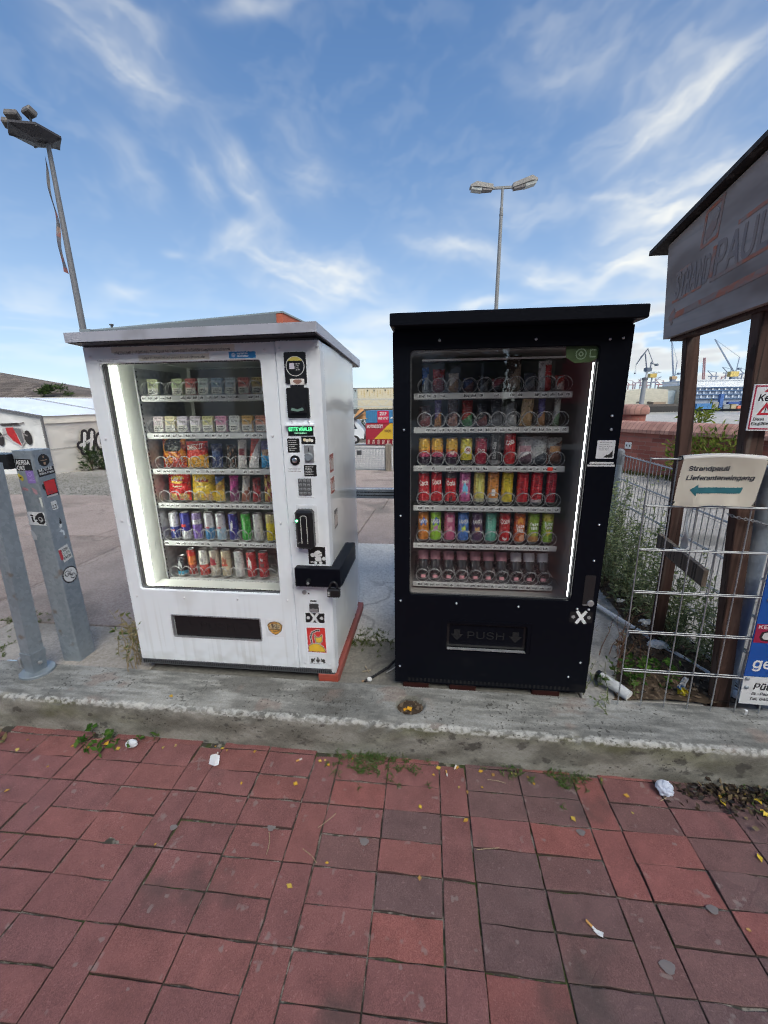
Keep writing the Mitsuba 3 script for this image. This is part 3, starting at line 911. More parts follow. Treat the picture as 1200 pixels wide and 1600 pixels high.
lines(cr, -.643, -.628, 1.002, 1.012, 2, (.3, .3, .3), yp - .055, 10, .4)
# stickers down the column
fk = on_panel('sticker', -.610, -.510, .876, .970, (.012, .012, .012), t=.0008, r=.001, label='black sticker with white cartoon-like shape above the lock bar')
blob = Point(-.560, .930).buffer(.021).union(affinity.scale(Point(-.560, .905).buffer(.016), 1.1, .8)).union(Point(-.589, .926).buffer(.011)).union(Point(-.530, .908).buffer(.010)).union(Point(-.574, .885).buffer(.008)).union(Point(-.548, .885).buffer(.008))
blob = blob.difference(affinity.rotate(sbox(-.560, .931, -.540, .9345), 20)).difference(sbox(-.556, .918, -.541, .921))
put('print', frame(extr(blob, .0005), (0, yp - .0008, 0), (1, 0, 0), (0, 0, 1)), 'print', (.70, .70, .70), fk)
for (x, z, t) in ((-.604, .957, 'H'), (-.604, .884, 'HEUTE'), (-.522, .955, 'E')):
    put('lettering', words(t, .008, (x, yp - .0009, z), (1, 0, 0), (0, 0, 1), .0004, True), 'print', (.65, .65, .65), fk)
put('key_hole', disc((-.645, yp, .717), (0, -1, 0), .012, 16, .004), 'steel_wire', parent=W, smooth=40)
put('key_hole', disc((-.622, yp, .711), (0, -1, 0), .004, 10, .003), 'black_plastic', parent=W)
pl = on_panel('return_pocket', -.622, -.573, .606, .653, (.05, .052, .055), 'gloss', t=.006, r=.003)
put('pocket_lip', bx(-.618, -.577, yp - .009, yp - .005, .609, .626), 'steel_wire', parent=pl)
k = on_panel('info_label', -.617, -.582, .664, .672, (.02, .02, .02), r=.003)
xk = on_panel('sticker', -.648, -.546, .541, .597, (.012, .012, .013), t=.0008, r=.001, label='black sticker with a white X')
X = LineString([(-.615, .545), (-.583, .593)]).buffer(.0065, cap_style=3).union(LineString([(-.583, .545), (-.615, .593)]).buffer(.0065, cap_style=3))
put('lettering', frame(extr(X, .0006), (0, yp - .0008, 0), (1, 0, 0), (0, 0, 1)), 'print', (.75, .75, .75), xk)
for x in (-.633, -.561):
    put('ring_mark', frame(extr(Point(x, .569).buffer(.0095), .0006), (0, yp - .0008, 0), (1, 0, 0), (0, 0, 1)), 'print', (.6, .6, .6), xk)
ck = put('sticker', frame(extr(Polygon([(-.647, .508), (-.547, .512), (-.545, .360), (-.645, .362)]), .0008), (0, yp, 0), (1, 0, 0), (0, 0, 1)), 'print', (.62, .045, .040), W, label='red sticker with a yellow cat-shaped drawing')
yb = yp - .0008
hip = affinity.scale(Point(-.602, .362).buffer(.052), 1.0, 1.0).intersection(sbox(-.641, .366, -.548, .5))
head = Polygon([(-.605, .466), (-.596, .452), (-.580, .452), (-.566, .468), (-.565, .432), (-.580, .418), (-.600, .424)])
tail = LineString([(-.622, .415), (-.628, .455), (-.617, .482), (-.590, .497), (-.580, .495)])
put('print', frame(extr(hip.buffer(.004).union(head.buffer(.004)).union(tail.buffer(.0065)).intersection(sbox(-.643, .364, -.549, .506)), .0004), (0, yb, 0), (1, 0, 0), (0, 0, 1)), 'print', (.80, .78, .72), ck)
put('print', frame(extr(hip.buffer(.0012).union(head.buffer(.0015)).union(tail.buffer(.0032)), .0008), (0, yb, 0), (1, 0, 0), (0, 0, 1)), 'print', (.03, .02, .02), ck)
put('print', frame(extr(hip.buffer(-.001), .0012), (0, yb, 0), (1, 0, 0), (0, 0, 1)), 'print', (.80, .50, .05), ck)
put('print', frame(extr(head.buffer(-.0015), .0012), (0, yb, 0), (1, 0, 0), (0, 0, 1)), 'print', (.78, .52, .07), ck)
lk = on_panel('sticker', -.645, -.545, .286, .336, (.76, .77, .80), t=.0006, r=.001, label='white sticker with a black coat of arms')
yl = yp - .0006
arms = [affinity.translate(Polygon([(0, .004), (.008, .012), (.004, .020), (.012, .030), (.020, .024), (.026, .034), (.030, .026), (.024, .018), (.030, .008), (.020, .012), (.014, .002)]), -.640, .292)]
arms += [affinity.scale(arms[0], -1, 1, origin=(-.595, 0))]
arms += [Polygon([(-.605, .318), (-.585, .318), (-.586, .302), (-.595, .295), (-.604, .302)]), Point(-.595, .325).buffer(.005)]
put('print', frame(extr(shapely.union_all(arms), .0005), (0, yl, 0), (1, 0, 0), (0, 0, 1)), 'print', (.03, .03, .03), lk)
lines(lk, -.640, -.55, .286, .292, 1, (.2, .2, .2), yl, 12, .5)
# round badge sticker on the door: 125
e_ = on_panel('sticker', -.879, -.770, .441, .543, (.76, .77, .80), t=.0008, r=.001, y=YF, label='white sticker with an orange and black 125 badge')
sh = Polygon([(-.868, .512), (-.850, .528), (-.825, .534), (-.800, .528), (-.782, .512), (-.790, .478), (-.810, .460), (-.825, .451), (-.840, .460), (-.860, .478)])
for g, c_, t_ in ((0, (.05, .03, .02), .0004), (-.004, (.62, .30, .06), .0008), (-.010, (.08, .05, .04), .0012)):
    put('badge', frame(extr(sh.buffer(g), t_), (0, YF - .0008, 0), (1, 0, 0), (0, 0, 1)), 'print', c_, e_)
put('lettering', words('125', .026, (-.825, YF - .0022, .492), depth=.0006, bold=True, width=.062, align='c'), 'print', (.72, .60, .35), e_)
lines(e_, -.846, -.804, .462, .486, 2, (.70, .36, .07), YF - .002, 13, .7)

# lock bar round the corner and its padlock
lb = put('lock_bar', trimesh.util.concatenate([rbx(-.676, -.440, 1.838, yp, .768, .870, .004), rbx(-.4985, -.440, yp + .001, 2.26, .760, .866, .004)]), 'black_paint', parent=W)
put('lock_stud', lathe([(.012, 0), (.012, .012), (.009, .022), (.005, .028), (0, .028)], 14, (-.602, 1.838, .805), (0, -1, 0)), 'black_plastic', parent=lb, smooth=40)
put('stud_cap', disc((-.600, 1.812, .800), (0, -1, 0), .007, 12, .004), 'steel_wire', parent=lb)
pd = put('padlock', rbx(-.505, -.440, 1.808, 1.834, .728, .772, .005), 'black_plastic', parent=W, smooth=30)
an = np.linspace(0, np.pi, 12)
put('shackle', tube(np.stack([-.472 + .019 * np.cos(an), 0 * an + 1.822, .772 + .030 * np.sin(an) + .006], -1), .006, 8), 'black_plastic', parent=pd, smooth=True)
k = put('dial_plate', bx(-.503, -.485, 1.8065, 1.8078, .735, .765), 'print', (.04, .04, .042), pd)
lines(pd, -.500, -.488, .737, .764, 3, (.55, .55, .55), 1.8062, 14, .5)
# on the side wall: stickers and the frame of a vent
for (y, z0, z1, c_) in ((2.02, 1.33, 1.42, (.33, .10, .09)), (2.02, 1.22, 1.30, (.36, .12, .10)), (2.06, 1.02, 1.12, (.16, .16, .17))):
    s_ = put('sticker', bx(-.5028, -.502, y - .035, y + .04, z0, z1), 'print', c_, W)
    put('small_print', trimesh.util.concatenate([bx(-.5019, -.5012, y - .03 + .012 * i, y - .022 + .012 * i, z0 + .012, z1 - .012 - .01 * (i % 3)) for i in range(6)]), 'print', (.5, .45, .44), s_, kind='stuff')

# red steel pallet under the machine
P = thing('steel_pallet', 'red steel pallet frame under the white vending machine', 'pallet')
RED = (.30, .085, .07)
put('runner', rbx(-.575, -.486, 1.90, 2.74, .168, .2205, .004), 'print', RED, P)
put('runner', rbx(-1.63, -1.545, 1.95, 2.70, .168, .2205, .004), 'print', (.24, .07, .06), P)
for y in (2.05, 2.42):
    put('crossbar', rbx(-1.544, -.576, y, y + .09, .172, .219, .004), 'print', RED, P)
put('corner_plate', rbx(-.60, -.492, 1.884, 1.8995, .168, .222, .003), 'print', (.38, .08, .055), P)

# ---------------------------------------------------------------- black machine
B = thing('black_vending_machine', 'black drinks vending machine with a dim window and a black flat roof', 'vending machine', 'vending machines standing behind the kerb')
bx0, bx1 = -.172, .813
body = minus(bx(bx0, bx1, 1.948, 2.72, .2, 1.958), bx(-.14, .73, 1.90, 2.66, .66, 1.90))
put('cabinet', body, 'black_paint', parent=B)
put('liner', open_box(-.137, .727, 1.95, 2.655, .664, 1.897), 'grey_liner', parent=B)
bdoor = rrect(bx0, bx1, .205, 1.962, .004)
bhole = rrect(-.096, .688, .722, 1.886, .016)
bflap = rrect(.098, .497, .423, .569, .008)
bd = put('door', plate(bdoor.difference(bhole).difference(bflap), YF, YF + .016, .003), 'black_paint', parent=B)
put('door_core', frame(extr(rrect(bx0 + .003, bx1 - .003, .21, 1.957, .004).difference(rrect(-.108, .70, .71, 1.898, .01)), .042), (0, 1.9445, 0), (1, 0, 0), (0, 0, 1)), 'black_plastic', parent=bd)
put('window_pane', flat(bhole, 1.9037), 'pane', parent=bd)
tr = bhole.buffer(-.0005).difference(bhole.buffer(-.012, join_style=1))
put('window_trim', frame(extr(bhole.buffer(-.0005).difference(bhole.buffer(-.004, join_style=1)), .004), (0, 1.9095, 0), (1, 0, 0), (0, 0, 1)), 'print', (.11, .115, .12), bd)
roof = put('roof', rbx(-.177, .822, 1.797, 2.80, 1.970, 2.020, .004), 'black_paint', parent=B)
put('cap', bx(-.165, .806, 1.889, 2.70, 1.9585, 1.969), 'black_paint', parent=roof)
lk_ = put('led_strip', bx(.6775, .6815, 1.914, 1.920, .735, 1.822), 'led_white', parent=B)
scene[lk_]['emitter'] = {'type': 'area', 'radiance': {'type': 'rgb', 'value': [1.1, 1.13, 1.1]}}
lk_ = put('led_strip', bx(-.116, -.110, 1.950, 1.958, .735, 1.835), 'led_white', parent=B)
scene[lk_]['emitter'] = {'type': 'area', 'radiance': {'type': 'rgb', 'value': [1.5, 1.55, 1.5]}}
fl = put('delivery_flap', plate(rrect(.108, .487, .440, .560, .006), YF + .016, YF + .030), 'black_paint', parent=B)
put('flap_lip', bx(.100, .495, YF - .006, YF + .012, .424, .4275), 'steel_wire', parent=fl)
put('lettering', words('PUSH', .040, (.296, YF + .0158, .482), depth=.002, width=.185, align='c'), 'print', (.016, .017, .019), fl)
for s in (.150, .445):
    put('arrow', frame(extr(ar, .002), (s, YF + .0158, .500), (1, 0, 0), (0, 0, 1)), 'print', (.016, .017, .019), fl)
put('raised_frame', frame(extr(rrect(.070, .525, .405, .592, .01).difference(rrect(.078, .517, .413, .584, .01)), .003), (0, YF, 0), (1, 0, 0), (0, 0, 1)), 'black_paint', parent=bd)
for x, z in ((-.141, .69), (.14, .687), (.444, .683), (-.146, .303), (.769, .384), (.719, .298), (.029, 1.923), (.429, 1.916), (.722, 1.908), (.773, 1.911), (.768, 1.601), (.772, 1.544), (.773, 1.114), (.771, .937), (-.124, 1.547), (-.140, 1.14), (.722, .684), (.776, .684)):
    screw(B, x, z)
xk = on_panel('sticker', .692, .799, .610, .668, (.012, .012, .013), t=.0008, r=.001, y=YF, parent=B, label='black sticker with a white X')
X = LineString([(.728, .612), (.763, .666)]).buffer(.0075, cap_style=3).union(LineString([(.763, .612), (.728, .666)]).buffer(.0075, cap_style=3))
put('lettering', frame(extr(X, .0006), (0, YF - .0008, 0), (1, 0, 0), (0, 0, 1)), 'print', (.80, .80, .80), xk)
for x in (.709, .782):
    put('ring_mark', frame(extr(Point(x, .640).buffer(.009), .0006), (0, YF - .0008, 0), (1, 0, 0), (0, 0, 1)), 'print', (.33, .33, .33), xk)
wl = on_panel('sticker', .722, .797, 1.417, 1.498, (.74, .74, .74), t=.0008, r=.004, y=YF, parent=B, label='white sticker with a black corner drawing')
put('print', frame(extr(Polygon([(.790, 1.455), (.792, 1.422), (.752, 1.422), (.766, 1.436), (.776, 1.436)]), .0005), (0, YF - .0008, 0), (1, 0, 0), (0, 0, 1)), 'print', (.03, .03, .03), wl)
lines(wl, .732, .785, 1.452, 1.492, 5, (.3, .3, .3), YF - .0008, 21, .3)
for z, x0, x1 in ((1.399, .700, .800), (1.387, .690, .806)):
    on_panel('label_strip', x0, x1, z - .004, z + .004, (.68, .68, .68), t=.0006, r=.001, y=YF, parent=B)
hd = on_panel('handle_recess', .742, .790, .705, .862, (.02, .02, .022), 'gloss', t=.002, r=.006, y=YF, parent=B)
put('handle_lip', bx(.744, .788, YF - .006, YF - .002, .706, .709), 'steel_wire', parent=hd)
put('lock_rose', disc((.779, YF, .718), (0, -1, 0), .016, 16, .008), 'steel_wire', parent=B, smooth=40)
gs = put('sticker', frame(extr(Polygon([(.56, 1.886), (.688, 1.886), (.688, 1.842), (.66, 1.826), (.60, 1.823), (.565, 1.845)]).buffer(.004), .0005), (0, 1.9027, 0), (1, 0, 0), (0, 0, 1)), 'print', (.055, .095, .035), B, label='dark green round recycling sticker in the corner of the window')
g0 = Point(.620, 1.855)
put('print', frame(extr(g0.buffer(.022).difference(g0.buffer(.018)).union(g0.buffer(.010).difference(g0.buffer(.005))), .0004), (0, 1.9021, 0), (1, 0, 0), (0, 0, 1)), 'print', (.22, .30, .20), gs)
put('print', frame(extr(rrect(.655, .680, 1.840, 1.872, .002).difference(rrect(.659, .684, 1.846, 1.868, .002)), .0004), (0, 1.9021, 0), (1, 0, 0), (0, 0, 1)), 'print', (.22, .30, .20), gs)
put('vent_slots', trimesh.util.concatenate([bx(x, x + .010, YF - .0012, YF + .002, .216, .236) for x in np.arange(-.10, .72, .021)]), 'black_plastic', parent=B, kind='stuff')
F_ = thing('steel_pallet', 'dark red steel feet under the black vending machine', 'pallet')
for x in (-.13, .12, .55):
    put('foot', rbx(x, x + .14, 1.895, 2.66, .165, .1995, .003), 'print', (.045, .014, .013), F_)

# ---------------------------------------------------------------- shelves with spirals
helix_w = helix(.0355, .062, 4.2)
helix_b = helix(.0365, .060, 4.2)
HW = HB = None
WTRAY = ((1.708, 9), (1.510, 9), (1.314, 7), (1.117, 7), (.888, 9), (.654, 9))
BTRAY = (1.697, 1.533, 1.340, 1.130, .920, .694)
WCOL = np.array([-1.518, -1.447, -1.374, -1.297, -1.225, -1.147, -1.069, -.997, -.919])
BCOL = np.array([-.034, .033, .108, .182, .256, .328, .400, .478, .549, .622])
S3W = np.array([-1.50, -1.44, -1.36, -1.30, -1.21, -1.124, -1.060, -.990, -.917])
S4W = np.array([-1.51, -1.45, -1.36, -1.295, -1.207, -1.122, -1.055, -.985, -.915])


def tray(M, x0, x1, z, y0, cols, hx, mat, seed, rings=True):
    r = np.random.default_rng(seed)
    t = put('tray', bx(x0, x1, y0 + .004, y0 + .47, z - .019, z - .016), 'dark_liner' if M == B else 'liner', parent=M)
    put('price_rail', rbx(x0, x1, y0 - .004, y0 + .003, z - .016, z + .013, .0015), 'print', (.42, .44, .44) if M == W else (.34, .35, .35), t)
    tags, ink = [], []
    for x in cols:
        for dx in (-.018, .018):
            if r.random() < .85:
                w = r.uniform(.011, .015)
                tags.append(bx(x + dx - w, x + dx + w, y0 - .0052, y0 - .004, z - .011, z + .009))
                q = x + dx - w * .75
                while q < x + dx + w * .7:
                    e = r.uniform(.0025, .0055)
                    ink.append(bx(q, q + e, y0 - .0058, y0 - .0053, z - .007, z + .005 - .004 * (r.random() < .3)))
                    q += e + .0016
    if M == B:
        tags.append(bx(x1 - .07, x1 - .045, y0 - .0052, y0 - .004, z - .011, z + .009))
    put('price_tags', trimesh.util.concatenate(tags), 'print', (.68, .69, .68) if M == W else (.52, .53, .53), t, kind='stuff')
    put('price_print', trimesh.util.concatenate(ink), 'print', (.035, .035, .04), t, kind='stuff')
    if M == B and seed % 7 == 3:
        put('red_tag', bx(cols[-1] - .045, cols[-1] - .020, y0 - .0065, y0 - .0055, z - .010, z + .008), 'print', (.75, .05, .03), t)
    for x in cols:
        dz = r.uniform(-.001, .002)
        if hx['key'] is None:
            hx['key'] = put('spiral', hx['mesh'], 'steel_wire', parent=t, smooth=True)
            scene[hx['key']]['to_world'] = T().translate([x, y0 + .006, z + .010 + dz]).rotate([0, 1, 0], r.uniform(-70, 70))
            scene[hx['key']]['to_world'] = T().translate([x, y0 + .006, z + .010 + dz])
        else:
            again('spiral', hx['key'], (x, y0 + .006, z + .010 + dz), t)
    return t


hw, hb = {'key': None, 'mesh': helix_w}, {'key': None, 'mesh': helix_b}
for i, (z, n) in enumerate(WTRAY):
    cols = {2: S3W, 3: S4W}.get(i, WCOL)
    tray(W, -1.553, -.58, z, 2.108, cols, hw, 'liner', 30 + i)
for i, z in enumerate(BTRAY):
    tray(B, -.088, .66, z, 2.088, BCOL, hb, 'dark', 50 + i)
put('lamp_bar', bx(-.05, .62, 2.10, 2.115, 1.86, 1.868), 'print', (.5, .5, .5), B)

# ================================================================ the goods, each a thing of its own
YW, YB = 2.128, 2.108       # front of the shelves
ALU = (.62, .63, .65)
ORD = ('first', 'second', 'third', 'fourth', 'fifth', 'sixth', 'seventh', 'eighth', 'ninth', 'tenth')
SHELF = ('top', 'second', 'third', 'fourth', 'fifth', 'lowest')


def round_words(text, h, w, x, y, z, r, c, parent, tilt=0.0, bold=True, name='lettering', ang=0.0):
    """Lettering bent round an upright can, centred on its front."""
    m = words(text, h, (0, 0, 0), (1, 0, 0), (0, 1, 0), .0006, bold, w, 'c')
    for _ in range(1):
        m = m.subdivide_to_size(max(.004, w / 10)) if hasattr(m, 'subdivide_to_size') else m
    v = np.array(m.vertices)
    if tilt:
        v[:, :2] = v[:, :2] @ np.array([[math.cos(tilt), math.sin(tilt)], [-math.sin(tilt), math.cos(tilt)]])
    a = v[:, 0] / r + ang
    R_ = r + .0006 + v[:, 2]
    m = trimesh.Trimesh(np.column_stack([x + R_ * np.sin(a), y - R_ * np.cos(a), z + v[:, 1] - h / 2]), m.faces, process=False)
    return put(name, m, 'print', c, parent)


def can(label, x, z, bands, r=.0285, h=.150, y=YB + .045, group=None, text=None, patch=None, mat='can_metal', cat='can', rotz=0.0):
    """bands: (share of the height, colour) from the bottom up."""
    k = thing('drink_can', label, cat, group)
    ms, z0 = [], z + .006
    hb = h - .018
    for share, c in bands:
        z1 = z0 + share * hb
        n = 2 if share < .3 else 3
        ms.append((lathe([(r, z) for z in np.linspace(z0, z1, n)], 24, (x, y, 0)), c))
        z0 = z1
    ms.append((lathe([(r * .80, z), (r * .86, z), (r, z + .006)], 24, (x, y, 0)), ALU))
    ms.append((lathe([(r, z0), (r * .93, z0 + .006), (r * .84, z0 + .010)], 24, (x, y, 0)), bands[-1][1]))
    put('body', join(*ms), mat, parent=k, smooth=True)
    put('lid', lathe([(r * .84, z0 + .010), (r * .87, z0 + .012), (r * .84, z0 + .0125), (r * .78, z0 + .009), (0, z0 + .009)], 24, (x, y, 0)), 'chrome', parent=k, smooth=40)
    if patch:
        for (zc, zh, aw, c, kind) in patch:
            zc = z + zc * h
            if kind == 'o':
                def fn(u, v):
                    rr, t = u * zh * h, v * 2 * np.pi
                    a = rr * np.cos(t) / r
                    return x + (r + .0007) * np.sin(a + aw), y - (r + .0007) * np.cos(a + aw), zc + rr * np.sin(t)
                put('print', sheet(3, 16, fn), 'print', c, k)
            else:
                def fn(u, v):
                    a = (u - .5) * 2 * aw
                    wob = zh * h * (.5 * np.sin(u * 7 + zc * 40)) if kind == 'w' else 0
                    return x + (r + .0006) * np.sin(a), y - (r + .0006) * np.cos(a), zc + (v - .5) * zh * h * 2 + wob
                put('print', sheet(10, 2, fn), 'print', c, k)
    if text:
        for (s, zc, th, tw, c, tl) in text:
            round_words(s, th, tw, x, y, z + zc * h, r, c, k, tl)
    return k


def carton(label, x, z, top, low, y=YW + .035, w=.060, h=.086, d=.024, group=None, ink=(.1, .1, .1)):
    k = thing('small_carton', label, 'box', group)
    t = rng.normal(0, .03)
    m = rbx(-w / 2, w / 2, 0, d, 0, h, .0015)
    parts = [(faceted(m), top)]
    parts.append((bx(-w / 2 + .001, w / 2 - .001, -.0006, .0005, .002, h * .44), low))
    M = trimesh.transformations.rotation_matrix(t, [0, 0, 1]) @ trimesh.transformations.rotation_matrix(-.10, [1, 0, 0])
    M[:3, 3] = (x, y, z)

    def placed(mm):
        mm = mm.copy()
        mm.apply_transform(M)
        return mm
    put('carton', join(*[(placed(mm), c) for mm, c in parts]), 'print', parent=k)
    bars = [bx(-w * .36, w * (.36 if i % 2 else .2), -.0012, -.0006, h * (.34 - .10 * i) - .003, h * (.34 - .10 * i) + .001) for i in range(3)]
    put('warning_print', placed(trimesh.util.concatenate(bars)), 'print', ink, k, kind='stuff')
    bars = [bx(-w * .40 + w * .14 * i, -w * .40 + w * (.14 * i + .09), -.0006, 0, h * .84, h * .94) for i in range(6)]
    bars.append(bx(-w * .3, w * .3, -.0006, 0, h * .60, h * .72))
    put('title_print', placed(trimesh.util.concatenate(bars)), 'print', tuple(np.array(top) * .55), k, kind='stuff')
    return k


def bag(label, x, z, w, h, d, cf, y=YW + .04, lean=.12, group=None, seed=0, cat='snack bag', text=(), name='snack_bag', nx=22, ny=26, twist=0.0):
    """A filled foil bag; cf(u, v) gives the base colour at u, v in -1..1 across and up the front."""
    k = thing(name, label, cat, group)

    def surf(u, v, side):
        uu, vv = 2 * u - 1, 2 * v - 1
        body = np.clip(1 - np.abs(uu) ** 2.6, 0, 1) ** .55 * np.clip(1 - np.abs(vv / .93) ** 3.0, 0, 1) ** .6
        P = np.stack([uu * 2.2 + seed, vv * 3.0, 0 * uu + side], -1)
        wr = (meshkit.fbm(P * 1.6, 3, seed) - .5) * .42 + (meshkit.fbm(P * np.array([5, 1.6, 1]), 2, seed + 3) - .5) * .25
        t = body * d * (1 + wr * 1.4)
        cr = .0016 * np.sin(uu * 70) * (np.abs(vv) > .9)
        X = uu * w / 2 * (1 - .07 * body + .04 * (meshkit.fbm(P * .9, 2, seed + 9) - .5)) + twist * vv * w * .2
        Y = -side * t + cr
        Z = (vv + 1) * h / 2 * (1 - .015 * (meshkit.noise(P, seed + 5)))
        return X + x, y + d * .9 + Y + (Z) * math.tan(lean) , z + Z * math.cos(lean)
    ms = []
    for side in (1, -1):
        m = sheet(nx, ny, lambda u, v: surf(u, v, side))
        if side < 0:
            m.faces = m.faces[:, ::-1]
        n = meshkit.arrays(m, True)[2]
        ii, jj = np.meshgrid((np.arange(nx) + .5) / nx * 2 - 1, (np.arange(ny) + .5) / ny * 2 - 1, indexing='ij')
        cell = np.array([[col(cf(ii[a, b], jj[a, b])) for b in range(ny)] for a in range(nx)]).reshape(-1)
        fc = np.concatenate([cell, cell])
        f = m.faces
        v = m.vertices[f].reshape(-1, 3)
        ms.append((v, n[f].reshape(-1, 3), np.column_stack([np.repeat(fc, 3) + .5, np.zeros(3 * len(f))])))
    v, n, uv = (np.vstack([q[i] for q in ms]) for i in range(3))
    key = numbered(f'{k}__pouch')
    path = meshkit.write_ply((v, np.arange(len(v)).reshape(-1, 3)), False, uv, None, normals=n)
    scene[key] = {'type': 'ply', 'filename': path, 'face_normals': False, 'bsdf': {'type': 'ref', 'id': 'foil'}}
    for (s, tu, tv, th, tw, c, tilt) in text:
        m = words(s, th, (0, 0, 0), (1, 0, 0), (0, 1, 0), .0006, True, tw, 'c').subdivide_to_size(.006)
        q = np.array(m.vertices)
        q[:, :2] = q[:, :2] @ np.array([[math.cos(tilt), math.sin(tilt)], [-math.sin(tilt), math.cos(tilt)]])
        u = np.clip((q[:, 0] / (w / 2) + tu + 1) / 2, 0, 1)
        vv = np.clip((q[:, 1] / (h / 2) + tv + 1) / 2, 0, 1)
        X, Y, Z = surf(u, vv, 1)
        put('lettering', trimesh.Trimesh(np.column_stack([X, Y - .0016 - q[:, 2], Z]), m.faces, process=False), 'print', c, k)
    return k


def bottle(label, x, z, wrap, y=YB + .03, r=.029, h=.165, tilt=.42, group=None, cap=(.62, .30, .34)):
    """A small bottle lying back in its spiral, cap down towards the window."""
    k = thing('water_bottle', label, 'bottle', group)
    d = np.array([0, math.sin(tilt), math.cos(tilt)])
    o = np.array([x, y, z])
    put('shell', lathe([(.0115, .018), (.012, .030), (.018, .042), (r, .066), (r, .090), (r * .95, .096), (r, .102), (r, h - .010), (r * .8, h), (0, h)], 20, o, d), 'clear_plastic', parent=k, smooth=True)
    put('drink', lathe([(.010, .028), (.016, .043), (r - .003, .068), (r - .003, h - .012)], 16, o, d), 'gloss', (.030, .032, .036), k, smooth=True)
    put('label_band', lathe([(r + .0008, .104), (r + .0008, h - .012)], 20, o, d), 'print', wrap, k, smooth=True)
    put('cap', lathe([(0, 0), (.0125, 0), (.014, .003), (.014, .017), (.0115, .018)], 16, o, d), 'print', cap, k, smooth=40)
    return k


# ---- white machine, two shelves of small cartons
PW = (.70, .69, .64)
top_row = ((0, 'pale green and yellow', (.50, .55, .32)), (2, 'light green', (.46, .56, .34)), (3, 'dusky red', (.46, .13, .13)), (4, 'pale grey', (.46, .52, .50)), (5, 'grey blue', (.27, .37, .47)), (6, 'pale steel blue', (.38, .44, .50)), (7, 'salmon red', (.55, .20, .19)), (8, 'sandy yellow', (.56, .44, .22)))
for i, n, c in top_row:
    carton(f'{n} small carton, {ORD[i]} on the white machine\'s top shelf', WCOL[i] - .004, 1.723, c, PW, group='small cartons in the white machine')
second_row = ((0, 'white and faint pink', (.66, .58, .60)), (1, 'cream and pale yellow', (.66, .60, .40)), (2, 'white and lilac', (.62, .58, .66)), (3, 'white and pale violet', (.66, .62, .68)), (4, 'soft yellow', (.58, .56, .28)), (5, 'rose pink', (.62, .30, .42)), (6, 'white and grey', (.58, .60, .58)), (7, 'orange and tan', (.58, .38, .16)), (8, 'coral orange and pink', (.62, .30, .22)))
for i, n, c in second_row:
    carton(f'{n} small carton, {ORD[i]} on the white machine\'s second shelf', WCOL[i] - .004, 1.525, c, PW, group='small cartons in the white machine')


# ---- bags
def c_nacho(u, v):
    if v > .15 and u * u + (v - .5) ** 2 < .55:
        return (.015, .014, .012)
    if v < -.55 + .3 * math.sin(u * 4):
        return (.42, .05, .035)
    return (.50, .19, .03) if math.sin(u * 9 + v * 7) > -.4 else (.28, .05, .02)


def c_cheez(u, v):
    return (.55, .045, .03) if v > -.12 + .18 * u else ((.62, .30, .03) if math.sin(u * 11 + v * 9) < .6 else (.66, .40, .08))


def c_lays(base):
    def f(u, v):
        if ((u + .0) / .62) ** 2 + ((v - .50) / .27) ** 2 < 1:
            return (.50, .03, .03) if abs(v - .46) < .11 else (.72, .50, .05)
        if v < -.45 and (u + .45) ** 2 + (v + .72) ** 2 < .12:
            return (.60, .40, .12)
        if v < -.45 and (u - .5) ** 2 + (v + .66) ** 2 < .14:
            return (.55, .32, .10)
        if abs(v - .02) < .05 and abs(u) < .45:
            return (.55, .45, .25)
        return base
    return f


def c_two(a, b, s=0.0, c=None, sv=.3):
    def f(u, v):
        if c and abs(v - .15) < .22 and abs(u) < .75:
            return c
        return a if v > s + sv * u else b
    return f


def c_spots(a, b, k=6.0, t=.45):
    return lambda u, v: b if math.sin(u * k + 1.3) * math.sin(v * k * 1.2 + u * 2) > t else a


GB = 'snack bags and bars in the white machine'
WHT, YEL = (.78, .78, .74), (.74, .55, .06)
bag('black and orange tortilla chip bag on the white machine\'s third shelf', -1.470, 1.322, .142, .165, .026, c_nacho, seed=3, group=GB)
bag('red and orange cheese cracker bag with white lettering on the white machine\'s third shelf', -1.330, 1.322, .128, .150, .027, c_cheez, seed=5, group=GB, text=(('CHEEZ IT', -.05, .42, .028, .100, WHT, .1),))
bag('dark blue snack packet on the white machine\'s third shelf', -1.208, 1.324, .066, .135, .018, c_two((.025, .035, .10), (.03, .045, .13), -.3, (.06, .10, .22)), seed=7, group=GB)
bag('black and brown snack packet on the white machine\'s third shelf', -1.122, 1.324, .056, .130, .016, c_spots((.030, .024, .020), (.20, .10, .05)), seed=9, group=GB)
bag('white and maroon chocolate bar on the white machine\'s third shelf', -1.058, 1.322, .050, .160, .010, c_two((.62, .58, .56), (.62, .60, .58), -2, (.20, .035, .04)), seed=11, group=GB, lean=.2, cat='chocolate bar', name='chocolate_bar')
bag('white and red milk chocolate bar on the white machine\'s third shelf', -.985, 1.322, .056, .172, .010, c_two((.55, .08, .05), (.74, .72, .70), .25, None, .8), seed=13, group=GB, lean=.24, cat='chocolate bar', name='chocolate_bar', twist=.5)
bag('bright blue snack packet at the right end of the white machine\'s third shelf', -.915, 1.324, .062, .150, .016, c_two((.12, .10, .24), (.06, .33, .62), .35, (.45, .30, .2)), seed=15, group=GB)
bag("red potato crisp bag with a yellow round badge on the white machine\'s fourth shelf", -1.470, 1.126, .138, .168, .030, c_lays((.55, .025, .022)), seed=21, group=GB, text=(("Lay's", 0, .44, .026, .070, WHT, .08),))
bag("yellow potato crisp bag on the white machine\'s fourth shelf", -1.320, 1.126, .142, .168, .032, c_lays((.66, .46, .03)), seed=23, group=GB, text=(("Lay's", -.05, .44, .026, .072, WHT, .05),))
